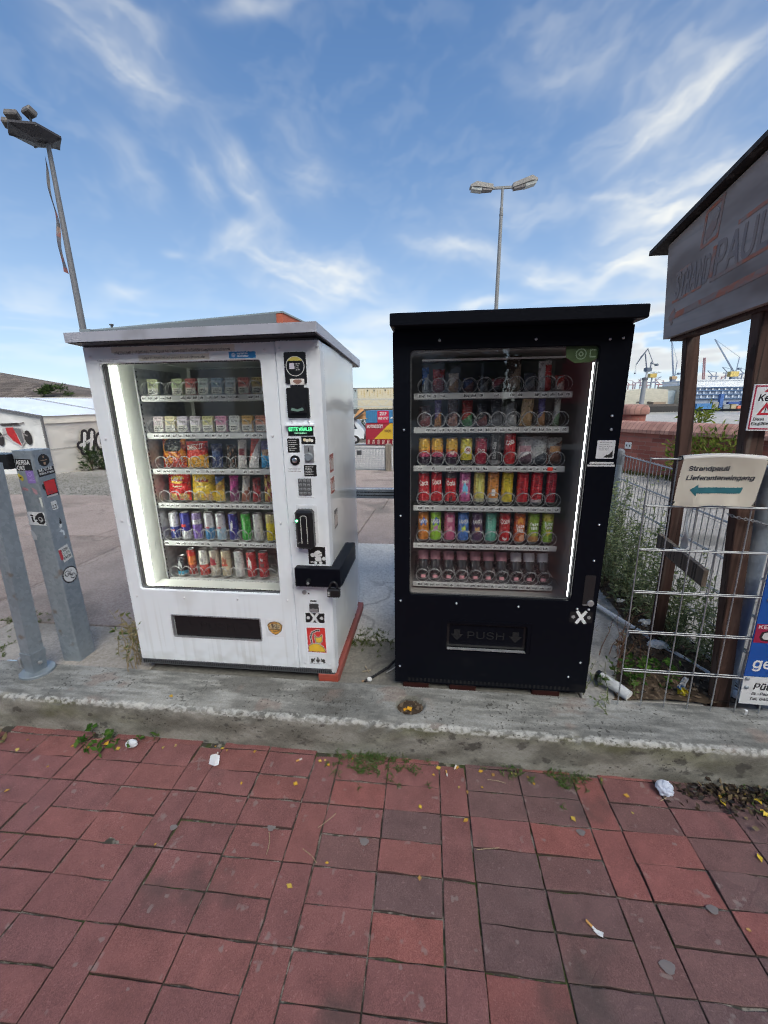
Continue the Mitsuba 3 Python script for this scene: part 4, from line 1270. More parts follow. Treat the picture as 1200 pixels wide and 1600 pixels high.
bag('yellow peanut packet with blue top on the white machine\'s fourth shelf', -1.213, 1.126, .055, .145, .016, c_two((.05, .10, .30), (.62, .42, .05), .55, (.35, .18, .04)), seed=25, group=GB)
bag('bright pink and purple sweet packet on the white machine\'s fourth shelf', -1.128, 1.126, .052, .150, .014, c_two((.55, .05, .30), (.16, .03, .10), .05), seed=27, group=GB, lean=.16)
bag('white and brown chocolate bar on the white machine\'s fourth shelf', -1.058, 1.126, .046, .150, .012, c_two((.62, .60, .58), (.30, .11, .07), -.1, (.6, .55, .5)), seed=29, group=GB, lean=.2, cat='chocolate bar', name='chocolate_bar', twist=.4)
bag('dark red chocolate bar on the white machine\'s fourth shelf', -.993, 1.126, .046, .140, .012, c_spots((.36, .03, .035), (.10, .02, .02), 5), seed=31, group=GB, lean=.18, cat='chocolate bar', name='chocolate_bar')
bag('yellow and dark red snack packet at the right end of the white machine\'s fourth shelf', -.915, 1.126, .060, .160, .018, c_spots((.55, .38, .10), (.28, .05, .04), 5, .1), seed=33, group=GB)

# ---- white machine, cans
GC = 'cans in the white machine'
SIL = (.58, .60, .63)
c5 = (('silver and royal blue energy drink can', ((.48, (.04, .06, .24)), (.52, SIL))), ('blue and silver energy can with red mark', ((.30, SIL), (.25, (.05, .05, .26)), (.45, (.05, .06, .30)))),
      ('silver and purple energy drink can', ((.6, (.20, .13, .42)), (.2, SIL), (.2, (.30, .24, .46)))), ('silver can with an azure lower half', ((.46, (.05, .22, .42)), (.54, SIL))),
      ('silver can with a pale blue lower half', ((.46, (.34, .50, .62)), (.54, SIL))), ('dark blue can with a diagonal silver flash', ((1, (.04, .05, .26)),)),
      ('bright green energy drink can', ((1, (.05, .40, .06)),)), ('white energy drink can', ((1, (.62, .64, .64)),)), ('yellow energy drink can', ((.7, (.72, .60, .03)), (.3, (.60, .56, .30)))))
for i, (n, b) in enumerate(c5):
    pt = {1: ((.52, .05, .5, (.5, .05, .04), 'r'),), 5: ((.55, .14, .28, (.5, .52, .56), 'w'),), 6: ((.5, .30, .16, (.30, .56, .30), 'w'),), 0: ((.34, .03, .4, (.5, .1, .1), 'r'),), 3: ((.47, .03, .4, (.45, .1, .1), 'r'),), 4: ((.47, .03, .4, (.45, .1, .1), 'r'),), 8: ((.5, .2, .3, (.60, .50, .06), 'w'),), 7: ((.5, .22, .25, (.50, .52, .53), 'w'),)}.get(i)
    can(f'{n}, {ORD[i]} on the white machine\'s fifth shelf', WCOL[i], .897, b, .0275, .163, YW + .045, GC, patch=pt)
    if i < 8:
        pass
c6 = ((0, 'short dark can with a light blue base', ((.22, (.07, .33, .50)), (.78, (.035, .04, .05))), .115, ((.60, .16, .45, (.35, .37, .38), 'w'),)),
      (1, 'slim red and orange can', ((.42, (.30, .05, .04)), (.38, (.62, .18, .05)), (.2, (.55, .05, .04))), .165, None),
      (2, 'white and red can', ((.45, (.48, .06, .05)), (.55, (.66, .65, .62))), .165, ((.62, .06, .35, (.25, .25, .25), 'w'),)),
      (3, 'cream can with a dark red badge', ((1, (.50, .45, .38)),), .165, ((.60, .10, .55, (.25, .03, .04), 'w'), (.48, .04, .7, (.35, .04, .05), 'r'))),
      (4, 'gold cream can with a brown badge', ((1, (.58, .50, .36)),), .165, ((.62, .10, .5, (.30, .10, .06), 'w'), (.46, .04, .7, (.5, .08, .06), 'r'))),
      (5, 'plain white can with grey print', ((1, (.64, .65, .65)),), .165, ((.60, .02, .5, (.3, .3, .32), 'r'), (.66, .06, .2, (.4, .42, .45), 'w'))),
      (6, 'red can with a white figure', ((1, (.48, .045, .05)),), .160, ((.58, .16, .35, (.68, .66, .66), 'w'),)),
      (7, 'red can with a small dark label', ((1, (.50, .05, .055)),), .160, ((.52, .06, .45, (.18, .10, .10), 'r'), (.72, .05, .3, (.62, .55, .55), 'w'))))
for i, n, b, h, pt in c6:
    can(f'{n}, {ORD[i]} on the white machine\'s lowest shelf', (-1.508, -1.440, -1.362, -1.293, -1.220, -1.137, -1.060, -.985)[i], .664, b, .0285 if i != 1 else .024, h, YW + .045, GC, patch=pt)

# ---- black machine
GD = 'snacks in the black machine'
top = ((0, 'slim blue bar', .034, .130, (.03, .12, .42), (.45, .5, .55)), (1, 'red snack packet', .058, .120, (.40, .05, .06), (.22, .04, .05)), (2, 'white and orange packet', .050, .100, (.55, .50, .44), (.40, .20, .08)), (3, 'small blue sweet packet', .050, .075, (.06, .09, .22), (.20, .10, .10)), (4, 'small black packet', .048, .085, (.05, .05, .055), (.30, .30, .30)), (5, 'small pink and dark packet', .060, .070, (.34, .08, .10), (.05, .04, .04)), (6, 'tall black and brown packet with a pale top', .070, .180, (.05, .035, .03), (.34, .26, .20)), (7, 'dark blue and grey packet', .055, .095, (.08, .09, .12), (.22, .22, .24)), (8, 'tall white and red packet', .062, .150, (.62, .60, .60), (.50, .04, .05)), (9, 'small red packet', .045, .080, (.42, .04, .03), (.55, .42, .38)))
for i, n, w, h, a_, b_ in top:
    f = c_two(a_, b_, .1, None, .5) if i != 8 else (lambda u, v: (.62, .60, .60) if (u < 0 or v > .8) else (.50, .04, .05))
    bag(f'{n}, {ORD[i]} on the black machine\'s top shelf', BCOL[i], 1.708, w, h, .014, f, YB + .045, .12, GD, 60 + i, nx=12, ny=16)
sec = ((0, 'dark packet with faint red print', .056, .105, (.09, .05, .05), (.22, .06, .06)), (1, 'purple chocolate bar with an orange foot', .034, .150, (.14, .10, .26), (.40, .18, .06)), (2, 'dark brown chocolate bar', .050, .145, (.07, .035, .03), (.30, .16, .13)), (3, 'red and green packet', .052, .130, (.36, .06, .05), (.08, .22, .10)), (4, 'black packet with a faint red band', .052, .110, (.05, .05, .055), (.18, .06, .06)), (5, 'plain black packet', .056, .130, (.06, .062, .068), (.12, .12, .13)), (6, 'black and white packet', .056, .125, (.10, .10, .10), (.36, .36, .36)), (7, 'tan wafer bar', .058, .170, (.55, .40, .22), (.45, .28, .13)), (8, 'blue and orange chocolate bar', .034, .155, (.10, .09, .30), (.50, .26, .12)), (9, 'white and green bar leaning over', .030, .140, (.60, .60, .54), (.18, .30, .16)))
for i, n, w, h, a_, b_ in sec:
    bag(f'{n}, {ORD[i]} on the black machine\'s second shelf', BCOL[i], 1.546, w, h, .013, c_two(a_, b_, -.25, None, .3), YB + .045, .14, GD, 80 + i, nx=12, ny=16, twist=.6 if i in (7, 9) else 0)
GK = 'cans in the black machine'
RED_, DRK = (.52, .025, .030), (.045, .03, .045)
YP = ((.30, DRK), (.18, (.50, .08, .16)), (.12, (.62, .20, .08)), (.40, (.72, .42, .04)))
third = ((0, 'yellow and pink can with a dark foot', YP, .138, .030, None, None), (1, 'yellow and pink can with a dark foot', YP, .138, .030, None, None), (2, 'yellow and pink can with small print', YP, .138, .030, None, ((.44, .05, .4, (.65, .5, .45), 'w'),)),
         (3, 'yellow can with a round white badge', ((.16, (.05, .05, .04)), (.84, (.66, .58, .05))), .138, .030, None, ((.55, .15, .25, (.66, .62, .55), 'o'), (.55, .09, .25, (.30, .10, .08), 'o'))),
         (4, 'dark cherry red cola can', ((1, (.34, .025, .05)),), .138, .030, (('Coca', .55, .018, .036, (.6, .58, .56), .1),), None),
         (5, 'tall black and silver cola can', ((.12, (.3, .3, .31)), (.88, (.06, .062, .066))), .163, .0285, (('Coca-Cola', .5, .016, .085, (.5, .5, .5), math.pi / 2),), None),
         (6, 'tall red cola can with white script', ((1, RED_),), .163, .0285, (('Cola', .72, .024, .040, WHT, .35),), ((.30, .10, .30, (.34, .05, .05), 'w'),)))
for i, n, b, h, r, t, pt in third:
    extra = ORD[i]
    can(f'{n}, {extra} on the black machine\'s third shelf', BCOL[i], 1.352, b, r, h, YB + .045, GK, t, pt)
bag('white and pink foil bag on the black machine\'s third shelf', BCOL[7] + .004, 1.352, .078, .138, .022, c_two((.62, .60, .60), (.16, .10, .13), -.35, (.50, .28, .32)), YB + .045, .1, GD, 101)
bag('silver and grey foil bag on the black machine\'s third shelf', BCOL[8] + .004, 1.352, .074, .140, .022, c_two((.62, .62, .60), (.10, .11, .13), -.30, (.48, .50, .48)), YB + .045, .1, GD, 103)
bag('brown and orange cookie bag at the right end of the black machine\'s third shelf', BCOL[9] + .006, 1.352, .072, .135, .024, c_two((.52, .50, .46), (.20, .09, .06), .5, (.55, .26, .08)), YB + .045, .1, GD, 105)
SC = math.pi / 2
fourth = (('red cola can with half its script visible, far left', ((1, RED_),), .145, (('Coca', .66, .026, .046, WHT, .12),), None),
          ('red cola can with large white script', ((1, RED_),), .150, (('Coca', .68, .026, .052, WHT, .10),), None),
          ('red cola can with a dark shoulder', ((.86, RED_), (.14, (.10, .08, .08))), .150, (('Cola', .64, .024, .046, WHT, .05),), ((.10, .08, .3, (.08, .02, .02), 'w'),)),
          ('pink can with a sky blue patch', ((.16, (.45, .07, .22)), (.84, (.56, .15, .36))), .150, (('peach', .70, .018, .036, WHT, .0),), ((.46, .14, .45, (.16, .46, .66), 'w'),)),
          ('pale lime yellow can', ((.12, (.45, .46, .30)), (.88, (.62, .58, .12))), .150, None, ((.5, .25, .24, (.50, .50, .16), 'w'),)),
          ('orange can with a white label', ((.14, (.5, .5, .46)), (.86, (.66, .26, .05))), .150, None, ((.34, .11, .32, (.66, .63, .60), 'r'),)),
          ('bright yellow can', ((1, (.68, .55, .03)),), .150, None, ((.5, .2, .15, (.55, .42, .03), 'w'),)),
          ('plain red can with dark script', ((1, (.56, .03, .04)),), .150, (('Coca-Cola', .5, .016, .09, (.20, .015, .02), SC),), None),
          ('red can with dark script and white foot', ((.10, (.6, .5, .5)), (.90, (.56, .03, .04))), .150, (('Coca-Cola', .52, .016, .09, (.20, .015, .02), SC),), None),
          ('narrow red can with black script, at the far right', ((1, (.52, .03, .05)),), .150, (('Coca-Cola', .5, .017, .10, (.10, .01, .015), SC),), None))
for i, (n, b, h, t, pt) in enumerate(fourth):
    pos = '' if 'far' in n else f', {ORD[i]}'
    can(f'{n}{pos} on the black machine\'s fourth shelf', BCOL[i], 1.152, b, .029 if i < 9 else .025, h + .012, YB + .045, GK, t, pt)
OR_ = (.58, .20, .03)
fifth = (('orange soda can', ((1, OR_),), (('FANTA', .68, .022, .050, (.62, .64, .68), .08),), ((.66, .10, .55, (.06, .12, .34), 'w'),)),
         ('lime green soda can', ((1, (.30, .58, .05)),), (('FANTA', .68, .022, .052, WHT, .08),), ((.68, .10, .65, (.06, .12, .30), 'w'), (.45, .07, .4, (.35, .16, .30), 'w'))),
         ('pink soda can', ((1, (.50, .11, .22)),), None, ((.74, .08, .5, (.60, .36, .42), 'r'), (.42, .07, .45, (.55, .28, .34), 'w'))),
         ('blue soda can', ((1, (.06, .20, .56)),), (('FANTA', .68, .022, .052, WHT, .08),), ((.44, .08, .35, (.40, .52, .10), 'w'),)),
         ('dark purple soda can', ((1, (.09, .05, .11)),), (('FANTA', .68, .022, .052, WHT, .08),), ((.42, .07, .40, (.55, .34, .14), 'w'),)),
         ('turquoise green soda can', ((1, (.10, .42, .32)),), (('MEZZO', .5, .018, .09, (.30, .58, .50), SC),), None),
         ('red cola can with white script', ((1, RED_),), (('Coca', .72, .026, .050, WHT, .14),), ((.12, .04, .4, (.6, .5, .5), 'w'),)),
         ('orange red iced tea can', ((1, (.56, .12, .03)),), (('fuze', .56, .018, .044, WHT, .05), ('tea', .44, .018, .034, WHT, .05)), ((.75, .08, .5, (.68, .30, .05), 'w'), (.16, .10, .4, (.62, .34, .22), 'o'))),
         ('green and orange iced tea can', ((.22, (.50, .26, .08)), (.78, (.24, .44, .05))), (('fuze', .64, .018, .044, WHT, .05), ('tea', .52, .018, .034, WHT, .05)), ((.30, .06, .4, (.50, .50, .10), 'w'),)),
         ('green and yellow iced tea can', ((.3, (.26, .50, .05)), (.5, (.30, .52, .06)), (.2, (.55, .50, .07))), (('fuze', .66, .018, .044, WHT, .05), ('tea', .54, .018, .034, WHT, .05)), ((.36, .09, .35, (.60, .52, .06), 'w'),)))
for i, (n, b, t, pt) in enumerate(fifth):
    can(f'{n}, {ORD[i]} on the black machine\'s fifth shelf', BCOL[i], .935, b, .029, .162, YB + .045, GK, t, pt)
for i in range(10):
    white = i >= 7
    n = 'small bottle with white label' if white else 'small dark bottle with dusty pink label'
    k = bottle(f'{n} lying pink cap down, {ORD[i]} in its row', BCOL[i] + .002, .708, (.55, .53, .56) if white else (.36, .17, .21), group='bottles lying on the lowest shelf')

# ================================================================ left: bollard and barrier post
K = thing('steel_bollard', 'square galvanized steel post covered in stickers, left of the white machine', 'bollard')
qx0, qx1, qy0, qy1 = -2.217, -2.100, 1.928, 2.045
shaft = frame(extr(rrect(qx0, qx1, qy0, qy1, .010), 1.272), (0, 0, .150), (1, 0, 0), (0, 1, 0))
put('shaft', shaft, 'galvanized', parent=K)
put('cap', frame(extr(rrect(qx0 - .001, qx1 + .001, qy0 - .001, qy1 + .001, .010), .026), (0, 0, 1.4225), (1, 0, 0), (0, 1, 0)), 'galvanized', parent=K)


def front(poly, c, t=.0007, n='sticker', parent=K, y=None, **k):
    return put(n, frame(extr(poly, t), (0, qy0 if y is None else y, 0), (1, 0, 0), (0, 0, 1)), 'print', c, parent, **k)


def sidef(poly, c, t=.0007, n='sticker', parent=K, x=None, **k):
    """On the right-hand face; polygon in (y, z)."""
    return put(n, frame(extr(poly, t), (qx1 if x is None else x, 0, 0), (0, 1, 0), (0, 0, 1)), 'print', c, parent, **k)


def srect(cx, cz, w, h, a=0):
    return affinity.rotate(sbox(cx - w / 2, cz - h / 2, cx + w / 2, cz + h / 2), a)


INK, PAPER = (.02, .02, .022), (.62, .62, .62)
s = front(srect(-2.160, 1.372, .094, .064, -1), INK, label='black sticker with white capitals on the front face of the post')
put('lettering', words('AERGA', .023, (-2.204, qy0 - .0007, 1.376), (1, 0, -.02), (.02, 0, 1), .0005, True, .082), 'print', PAPER, s)
put('lettering', words('OKI', .023, (-2.202, qy0 - .0007, 1.345), (1, 0, -.02), (.02, 0, 1), .0005, True, .045), 'print', PAPER, s)
s = front(Polygon([(-2.212, 1.318), (-2.203, 1.326), (-2.194, 1.318), (-2.184, 1.312), (-2.180, 1.292), (-2.192, 1.284), (-2.204, 1.296)]), (.50, .40, .05), label='small torn yellow sticker')
front(srect(-2.197, 1.304, .012, .008, 20), INK, .0004, 'print', s, qy0 - .0007)
s = front(srect(-2.136, 1.308, .046, .070, 3), (.24, .16, .42), label='violet sticker with a looping drawing')
front(Point(-2.138, 1.322).buffer(.012).difference(Point(-2.138, 1.322).buffer(.009)).union(srect(-2.134, 1.296, .026, .003, 8)).union(srect(-2.132, 1.288, .03, .003, 5)), (.36, .26, .56), .0004, 'print', s, qy0 - .0007)
front(Polygon([(-2.206, 1.246), (-2.19, 1.252), (-2.168, 1.240), (-2.17, 1.230), (-2.19, 1.234), (-2.204, 1.236)]), (.34, .18, .20), label='small torn red and grey sticker')
front(Polygon([(-2.146, 1.250), (-2.134, 1.244), (-2.120, 1.236), (-2.116, 1.214), (-2.132, 1.210), (-2.142, 1.228)]), (.40, .24, .27), label='small pale red sticker')
s = front(Polygon([(-2.1165, 1.192), (-2.1015, 1.196), (-2.1015, 1.140), (-2.110, 1.138), (-2.114, 1.16)]), (.56, .58, .56), label='torn white and teal sticker at the edge of the post')
s = front(srect(-2.161, 1.074, .104, .076, -2), (.60, .61, .62), label='large white sticker with a black torn blot')
blot = Polygon([(-2.163, 1.090), (-2.14, 1.106), (-2.118, 1.108), (-2.111, 1.088), (-2.112, 1.052), (-2.128, 1.040), (-2.150, 1.044), (-2.166, 1.058), (-2.156, 1.066), (-2.172, 1.070)])
front(blot.union(srect(-2.185, 1.068, .010, .030, 10)).union(srect(-2.186, 1.092, .018, .008, -20)), INK, .0004, 'print', s, qy0 - .0007)
front(Point(-2.137, 1.072).buffer(.012).difference(Point(-2.137, 1.072).buffer(.008)).union(srect(-2.130, 1.060, .022, .004, 40)), (.45, .45, .46), .0007, 'print', s, qy0 - .0007)
front(Polygon([(-2.216, 1.010), (-2.200, .998), (-2.188, .970), (-2.190, .950), (-2.214, .948)]), (.42, .44, .46), label='pale scrap of a torn sticker')
s = sidef(Point(1.990, 1.390).buffer(.033), INK, label='round black sticker near the top of the right-hand face')
sidef(srect(1.990, 1.408, .006, .012).union(srect(1.990, 1.390, .040, .003)).union(srect(1.991, 1.372, .012, .014)), (.33, .22, .15), .0004, 'print', s, qx1 + .0007)
s = sidef(srect(1.990, 1.327, .100, .040, 5), INK, label='black and white two-line sticker')
put('lettering', words('M.V.M.', .016, (qx1 + .0007, 1.948, 1.330), (0, 1, .07), (0, -.07, 1), .0005, True, .086), 'print', PAPER, s)
put('lettering', words('Film Fest', .011, (qx1 + .0007, 1.948, 1.313), (0, 1, .07), (0, -.07, 1), .0005, True, .086), 'print', PAPER, s)
sidef(Polygon([(1.948, 1.262), (1.958, 1.262), (1.958, 1.276), (2.030, 1.284), (2.034, 1.190), (1.962, 1.184), (1.960, 1.224), (1.948, 1.240)]), INK, .0006, label='black shadowed backing of the red sticker')
s = sidef(srect(1.994, 1.240, .066, .076, 3), (.52, .035, .04), .0011, label='red sticker with a torn dark foot')
sidef(Polygon([(1.966, 1.206), (1.975, 1.232), (1.985, 1.212), (1.995, 1.222), (2.010, 1.206)]), (.35, .05, .06), .0004, 'print', s, qx1 + .0011)
sidef(srect(1.995, 1.192, .066, .010, 3), (.52, .50, .50), .0011)
s = sidef(srect(1.992, 1.135, .034, .050, 4), (.60, .62, .62), label='small white sticker reading 13')
put('lettering', words('13', .022, (qx1 + .0007, 1.979, 1.117), (0, 1, .04), (0, -.04, 1), .0005, True, .026), 'print', INK, s)
s = sidef(Polygon([(2.004, 1.058), (2.008, 1.05), (2.012, 1.022), (1.996, 1.026), (2.0, 1.04)]), INK, label='small black and white torn sticker')
sidef(Polygon([(1.996, 1.024), (2.012, 1.020), (2.008, 1.002), (1.992, 1.000)]), (.6, .62, .64))
sidef(Polygon([(1.984, .984), (2.0, .990), (2.014, .980), (2.014, .952), (2.006, .952), (2.004, .974), (1.990, .976)]), (.60, .64, .68), label='curled white scrap of sticker')
s = sidef(srect(1.993, .848, .062, .088, 12), (.58, .58, .57), label='white sticker with black and green block capitals')
for i_, t in enumerate(('TIGHT', 'FEVER', 'CREW')):
    put('lettering', words(t, .016, (qx1 + .0007, 1.968 + .004 * i_, .858 - .023 * i_), (0, 1, .21), (0, -.21, 1), .0005, True, .048), 'print', ((.04, .04, .04), (.16, .20, .17), (.03, .05, .04))[i_], s)
sidef(srect(1.962, .848, .016, .060, 6), (.46, .06, .07), .0012, label='red strip beside the white block-capital sticker')
s = sidef(Point(1.990, .716).buffer(.050), INK, label='round black and white sticker with a bicycle drawing')
ringp = Point(1.990, .716).buffer(.043)
for (a_, b_) in ((1.972, .728), (2.006, .702)):
    ringp = ringp.difference(Point(a_, b_).buffer(.017).difference(Point(a_, b_).buffer(.012)))
ringp = ringp.difference(srect(1.990, .716, .045, .006, -35)).difference(srect(1.996, .728, .026, .005, 60))
sidef(ringp, PAPER, .0004, 'print', s, qx1 + .0007)
arm = put('barrier_bracket', rbx(-2.42, qx0 - .001, 1.90, 1.99, 1.352, 1.432, .003), 'black_plastic', parent=K)
put('bracket_plate', rbx(-2.36, -2.315, 1.885, 1.899, 1.335, 1.42, .003), 'galvanized', parent=arm)

Q = thing('barrier_post', 'slim galvanized barrier post bolted to a round base plate on the kerb', 'post')
cx, cy = -2.243, 1.792
put('base_plate', lathe([(0, .188), (.082, .188), (.084, .190), (.084, .202), (.081, .205), (0, .205)], 32, (cx, cy, 0)), 'galvanized', parent=Q, smooth=40)
ang = math.radians(35)
sq = np.array([[math.cos(ang + k * math.pi / 2), math.sin(ang + k * math.pi / 2)] for k in range(4)])
lo = np.column_stack([cx + sq[:, 0] * .052, cy + sq[:, 1] * .052, np.full(4, .33)])
hi = np.column_stack([cx + .042 + sq[:, 0] * .052, cy + sq[:, 1] * .052, np.full(4, 1.40)])
put('shaft', trimesh.convex.convex_hull(np.vstack([lo, hi])), 'galvanized', parent=Q)
lo2, hi2 = np.column_stack([cx - .006 + sq[:, 0] * .050, cy + sq[:, 1] * .050, np.full(4, .205)]), np.column_stack([cx + sq[:, 0] * .0595, cy + sq[:, 1] * .0595, np.full(4, .329)])
put('foot', trimesh.convex.convex_hull(np.vstack([lo2, hi2])), 'galvanized', parent=Q)
put('bolt', lathe([(.012, 0), (.012, .010), (.008, .014), (0, .014)], 6, (cx + .046, cy - .012, .265), (.7, -.7, 0)), 'steel_wire', parent=Q)
put('clamp', rbx(cx - .068, cx - .052, cy - .04, cy + .02, .235, .295, .003), 'steel_wire', parent=Q)
R2 = thing('barrier_rail', 'grey horizontal barrier beam behind the two machines', 'barrier')
put('beam', rbx(-1.55, .74, 2.90, 2.99, .985, 1.050, .005), 'galvanized', parent=R2)
put('top_edge', bx(-1.55, .74, 2.899, 2.93, 1.0505, 1.056), 'print', (.74, .74, .74), R2)
for z in (1.005, 1.028):
    put('groove', bx(-1.55, .74, 2.8975, 2.8995, z, z + .008), 'print', (.05, .055, .06), R2)
for x in (-1.5, .64):
    put('support', rbx(x, x + .06, 2.91, 2.97, .15, .984, .004), 'galvanized', parent=R2)

# ================================================================ right: mesh fences, sign frame, signs
FM = thing('mesh_fence', 'short double-wire mesh fence panel standing on the kerb, right of the black machine', 'fence')
fyy = 1.835
for i_, z in enumerate((1.424, 1.219, 1.017, .810, .602, .393, .186)):
    for dy in (-.0085, .0085):
        put('wire', rod((.930 + .0 + .004 * i_, fyy + dy, z), (2.35, fyy + dy, z - .012), .0034), 'steel_wire', parent=FM, smooth=True)
for i_, x in enumerate(np.arange(.952, 2.34, .1072)):
    lean = -.012 if i_ == 0 else 0
    put('wire', rod((x, fyy, .155), (x - .026, fyy, 1.430), .0030), 'steel_wire', parent=FM, smooth=True)
GP = thing('fence_post', 'thick round galvanized fence post behind the blue sign', 'post')
put('shaft', lathe([(.043, .15), (.043, 1.352), (.040, 1.358)], 24, (1.51, 1.965, 0)), 'galvanized', parent=GP, smooth=40)
put('cap', lathe([(.046, 1.335), (.046, 1.362), (.038, 1.375), (0, 1.380)], 24, (1.51, 1.965, 0)), 'galvanized', parent=GP, smooth=40)

FS = thing('mesh_fence', 'double-wire mesh fence running back along the weeds beside the yard', 'fence')
xs_ = 1.62
for i_, z in enumerate((1.212, 1.012, .812, .612, .412, .215)):
    for dx in (-.0075, .0075):
        put('wire', rod((xs_ + dx, 1.93, z), (xs_ + dx, 3.66, z), .0034), 'steel_wire', parent=FS, smooth=True)
for y in np.arange(1.96, 3.66, .052):
    put('wire', rod((xs_, y, .17), (xs_, y, 1.225), .0026, 6), 'steel_wire', parent=FS, smooth=True)
fp = put('corner_post', lathe([(.030, .15), (.030, 1.235)], 16, (1.61, 3.69, 0)), 'galvanized', parent=FS, smooth=40)
put('tape_wrap', lathe([(.033, 1.13), (.036, 1.19), (.034, 1.245), (.020, 1.262), (0, 1.264)], 12, (1.61, 3.69, 0)), 'print', (.17, .18, .20), fp, smooth=True)
FS2 = thing('mesh_fence', 'mesh fence across the far end of the weed bed, partly behind the black machine', 'fence')
for z in (1.212, 1.012, .812, .612, .412, .215):
    put('wire', rod((.2, 3.70, z), (1.60, 3.70, z), .0034), 'steel_wire', parent=FS2, smooth=True)
for x in np.arange(.25, 1.6, .052):
    put('wire', rod((x, 3.70, .17), (x, 3.70, 1.225), .0026, 6), 'steel_wire', parent=FS2, smooth=True)

# cloth sign tied to the fence
sg = thing('cloth_sign', 'cream fabric sign with text and a teal arrow, tied to the fence top', 'sign')


def cloth(u, v):
    x0, x1 = 1.035 + .012 * v - .006 * np.sin(v * 3), 1.352 + .010 * v
    x = x0 + (x1 - x0) * u
    bell = np.sin(np.pi * u)
    z = 1.226 + (1.424 - 1.226) * v + .010 * bell * (v > .98) - .004 * (1 - v) * np.sin(u * 9)
    y = 1.818 - .006 * np.sin(u * 5 + v * 3) - .010 * bell * v + .004 * np.sin(u * 17) * (1 - v)
    return x, y, z


put('cloth', sheet(40, 26, cloth), 'tent_fabric', (.64, .59, .50), sg, smooth=True)


def top_roll(u, v):
    x, y, z = cloth(u, np.ones_like(u))
    a = v * np.pi * 1.1
    return x, y + .018 * (1 - np.cos(a)) , z + .014 * np.sin(a)


put('folded_edge', sheet(30, 8, top_roll), 'tent_fabric', (.68, .65, .60), sg, smooth=True)


def on_cloth(mesh):
    m = mesh.subdivide_to_size(.02)
    v = np.array(m.vertices)
    u, w = (v[:, 0] - 1.038) / .316, (v[:, 1] - 1.226) / .198
    X, Y, Z = cloth(u, np.clip(w, 0, .97))
    return trimesh.Trimesh(np.column_stack([v[:, 0] + .006 * w, Y - .0014 - v[:, 2], v[:, 1]]), m.faces, process=False)


for t, h, x, z, w in (('Strandpauli', .0185, 1.066, 1.378, .155), ('Lieferanteneingang', .0185, 1.062, 1.339, .262)):
    m = words(t, h, (x, z, 0), (1, 0, 0), (0, 1, 0), .0006, True, w)
    if t[0] == 'L':
        m.vertices[:, 0] += (m.vertices[:, 1] - z) * .18
    put('lettering', on_cloth(m), 'print', (.03, .035, .05), sg)
arw = Polygon([(1.084, 1.296), (1.113, 1.320), (1.113, 1.308), (1.296, 1.306), (1.291, 1.281), (1.110, 1.283), (1.110, 1.270)])
m = extr(arw, .0006)
put('arrow', on_cloth(m), 'print', (.035, .155, .19), sg)
for x, z in ((1.036, 1.424), (1.358, 1.420), (1.034, 1.238), (1.350, 1.236)):
    put('cable_tie', tube([(x, 1.812, z), (x + .006, 1.822, z + .014), (x + .003, 1.842, z + .008), (x, 1.845, z - .006), (x - .004, 1.825, z - .008), (x, 1.812, z)], .0022, 5), 'black_plastic', parent=sg)
tp = thing('paper_strip', 'long torn white paper strip hanging behind the cloth sign', 'paper')


def strip(u, v):
    s_ = np.interp(v, [0, .12, .2, .6, 1], [0, .04, .06, .13, .235])
    x = np.interp(v, [0, .12, .2, .6, 1], [1.262, 1.300, 1.302, 1.292, 1.316]) + .022 * (u - .5)
    z = np.interp(v, [0, .12, .2, .6, 1], [.922, .920, .93, 1.06, 1.245])
    y = 2.13 + .012 * np.sin(v * 9 + u * 2) - .05 * (v < .1) * (u - .2)
    return x, y, z


put('paper', sheet(4, 40, strip), 'print', (.66, .67, .66), tp, smooth=True)

# weathered wooden sign frame with its boarded gable
SF = thing('wooden_signboard', 'tall dark timber signboard with faded orange lettering and a pitched roof', 'signboard')
WD = (.075, .040, .032)


def leaning(x0, x1, y0, y1, z0, z1, k=.056):
    m = rbx(x0, x1, y0, y1, z0, z1, .004).subdivide()
    m = m.subdivide().subdivide().subdivide()
    z = m.vertices[:, 2]
    m.vertices[:, 0] -= k * (z - .2) if k else .04 * np.maximum(0, z - .5) ** 2
    return m


put('post', leaning(1.386, 1.452, 2.415, 2.455, .14, 2.03, 0), 'wood', WD, SF)
put('post', leaning(1.432, 1.506, 1.893, 1.946, .14, 2.06, .088), 'wood', (.085, .047, .036), SF)
face = Polygon([(2.512, 1.978), (2.60, 2.452), (1.99, 2.560), (1.70, 2.612), (1.05, 2.495), (1.10, 2.045)])
# polygon given in (y, z); the face looks towards -x
yz = lambda poly, t, x: frame(extr(affinity.scale(poly, -1, 1, origin=(0, 0)), t), (x, 0, 0), (0, -1, 0), (0, 0, 1))
bd_ = put('board', yz(face, .028, 1.262), 'board_paint', parent=SF)
put('frame_beam', trimesh.convex.convex_hull([(1.264, 2.50, 1.965), (1.264, 1.10, 2.030), (1.330, 2.50, 1.965), (1.330, 1.10, 2.030), (1.264, 2.50, 2.05), (1.264, 1.10, 2.12), (1.330, 2.50, 2.05), (1.330, 1.10, 2.12)]), 'wood', WD, SF)
for y0, z0, y1, z1 in ((2.715, 2.462, 1.69, 2.648), (1.69, 2.648, .95, 2.515)):
    put('roof_plank', trimesh.convex.convex_hull([(x, y, z + dz) for x in (1.192, 1.372) for y, z in ((y0, z0 - .022), (y1, z1 - .022)) for dz in (0, .022)]), 'wood', (.035, .027, .024), SF)
OC = (.46, .14, .075)
xb = 1.2335


def on_board(poly, t=.0012, c=OC, name='faded_lettering', parent=bd_):
    return put(name, yz(poly, t, xb), 'worn_letters', c, parent)


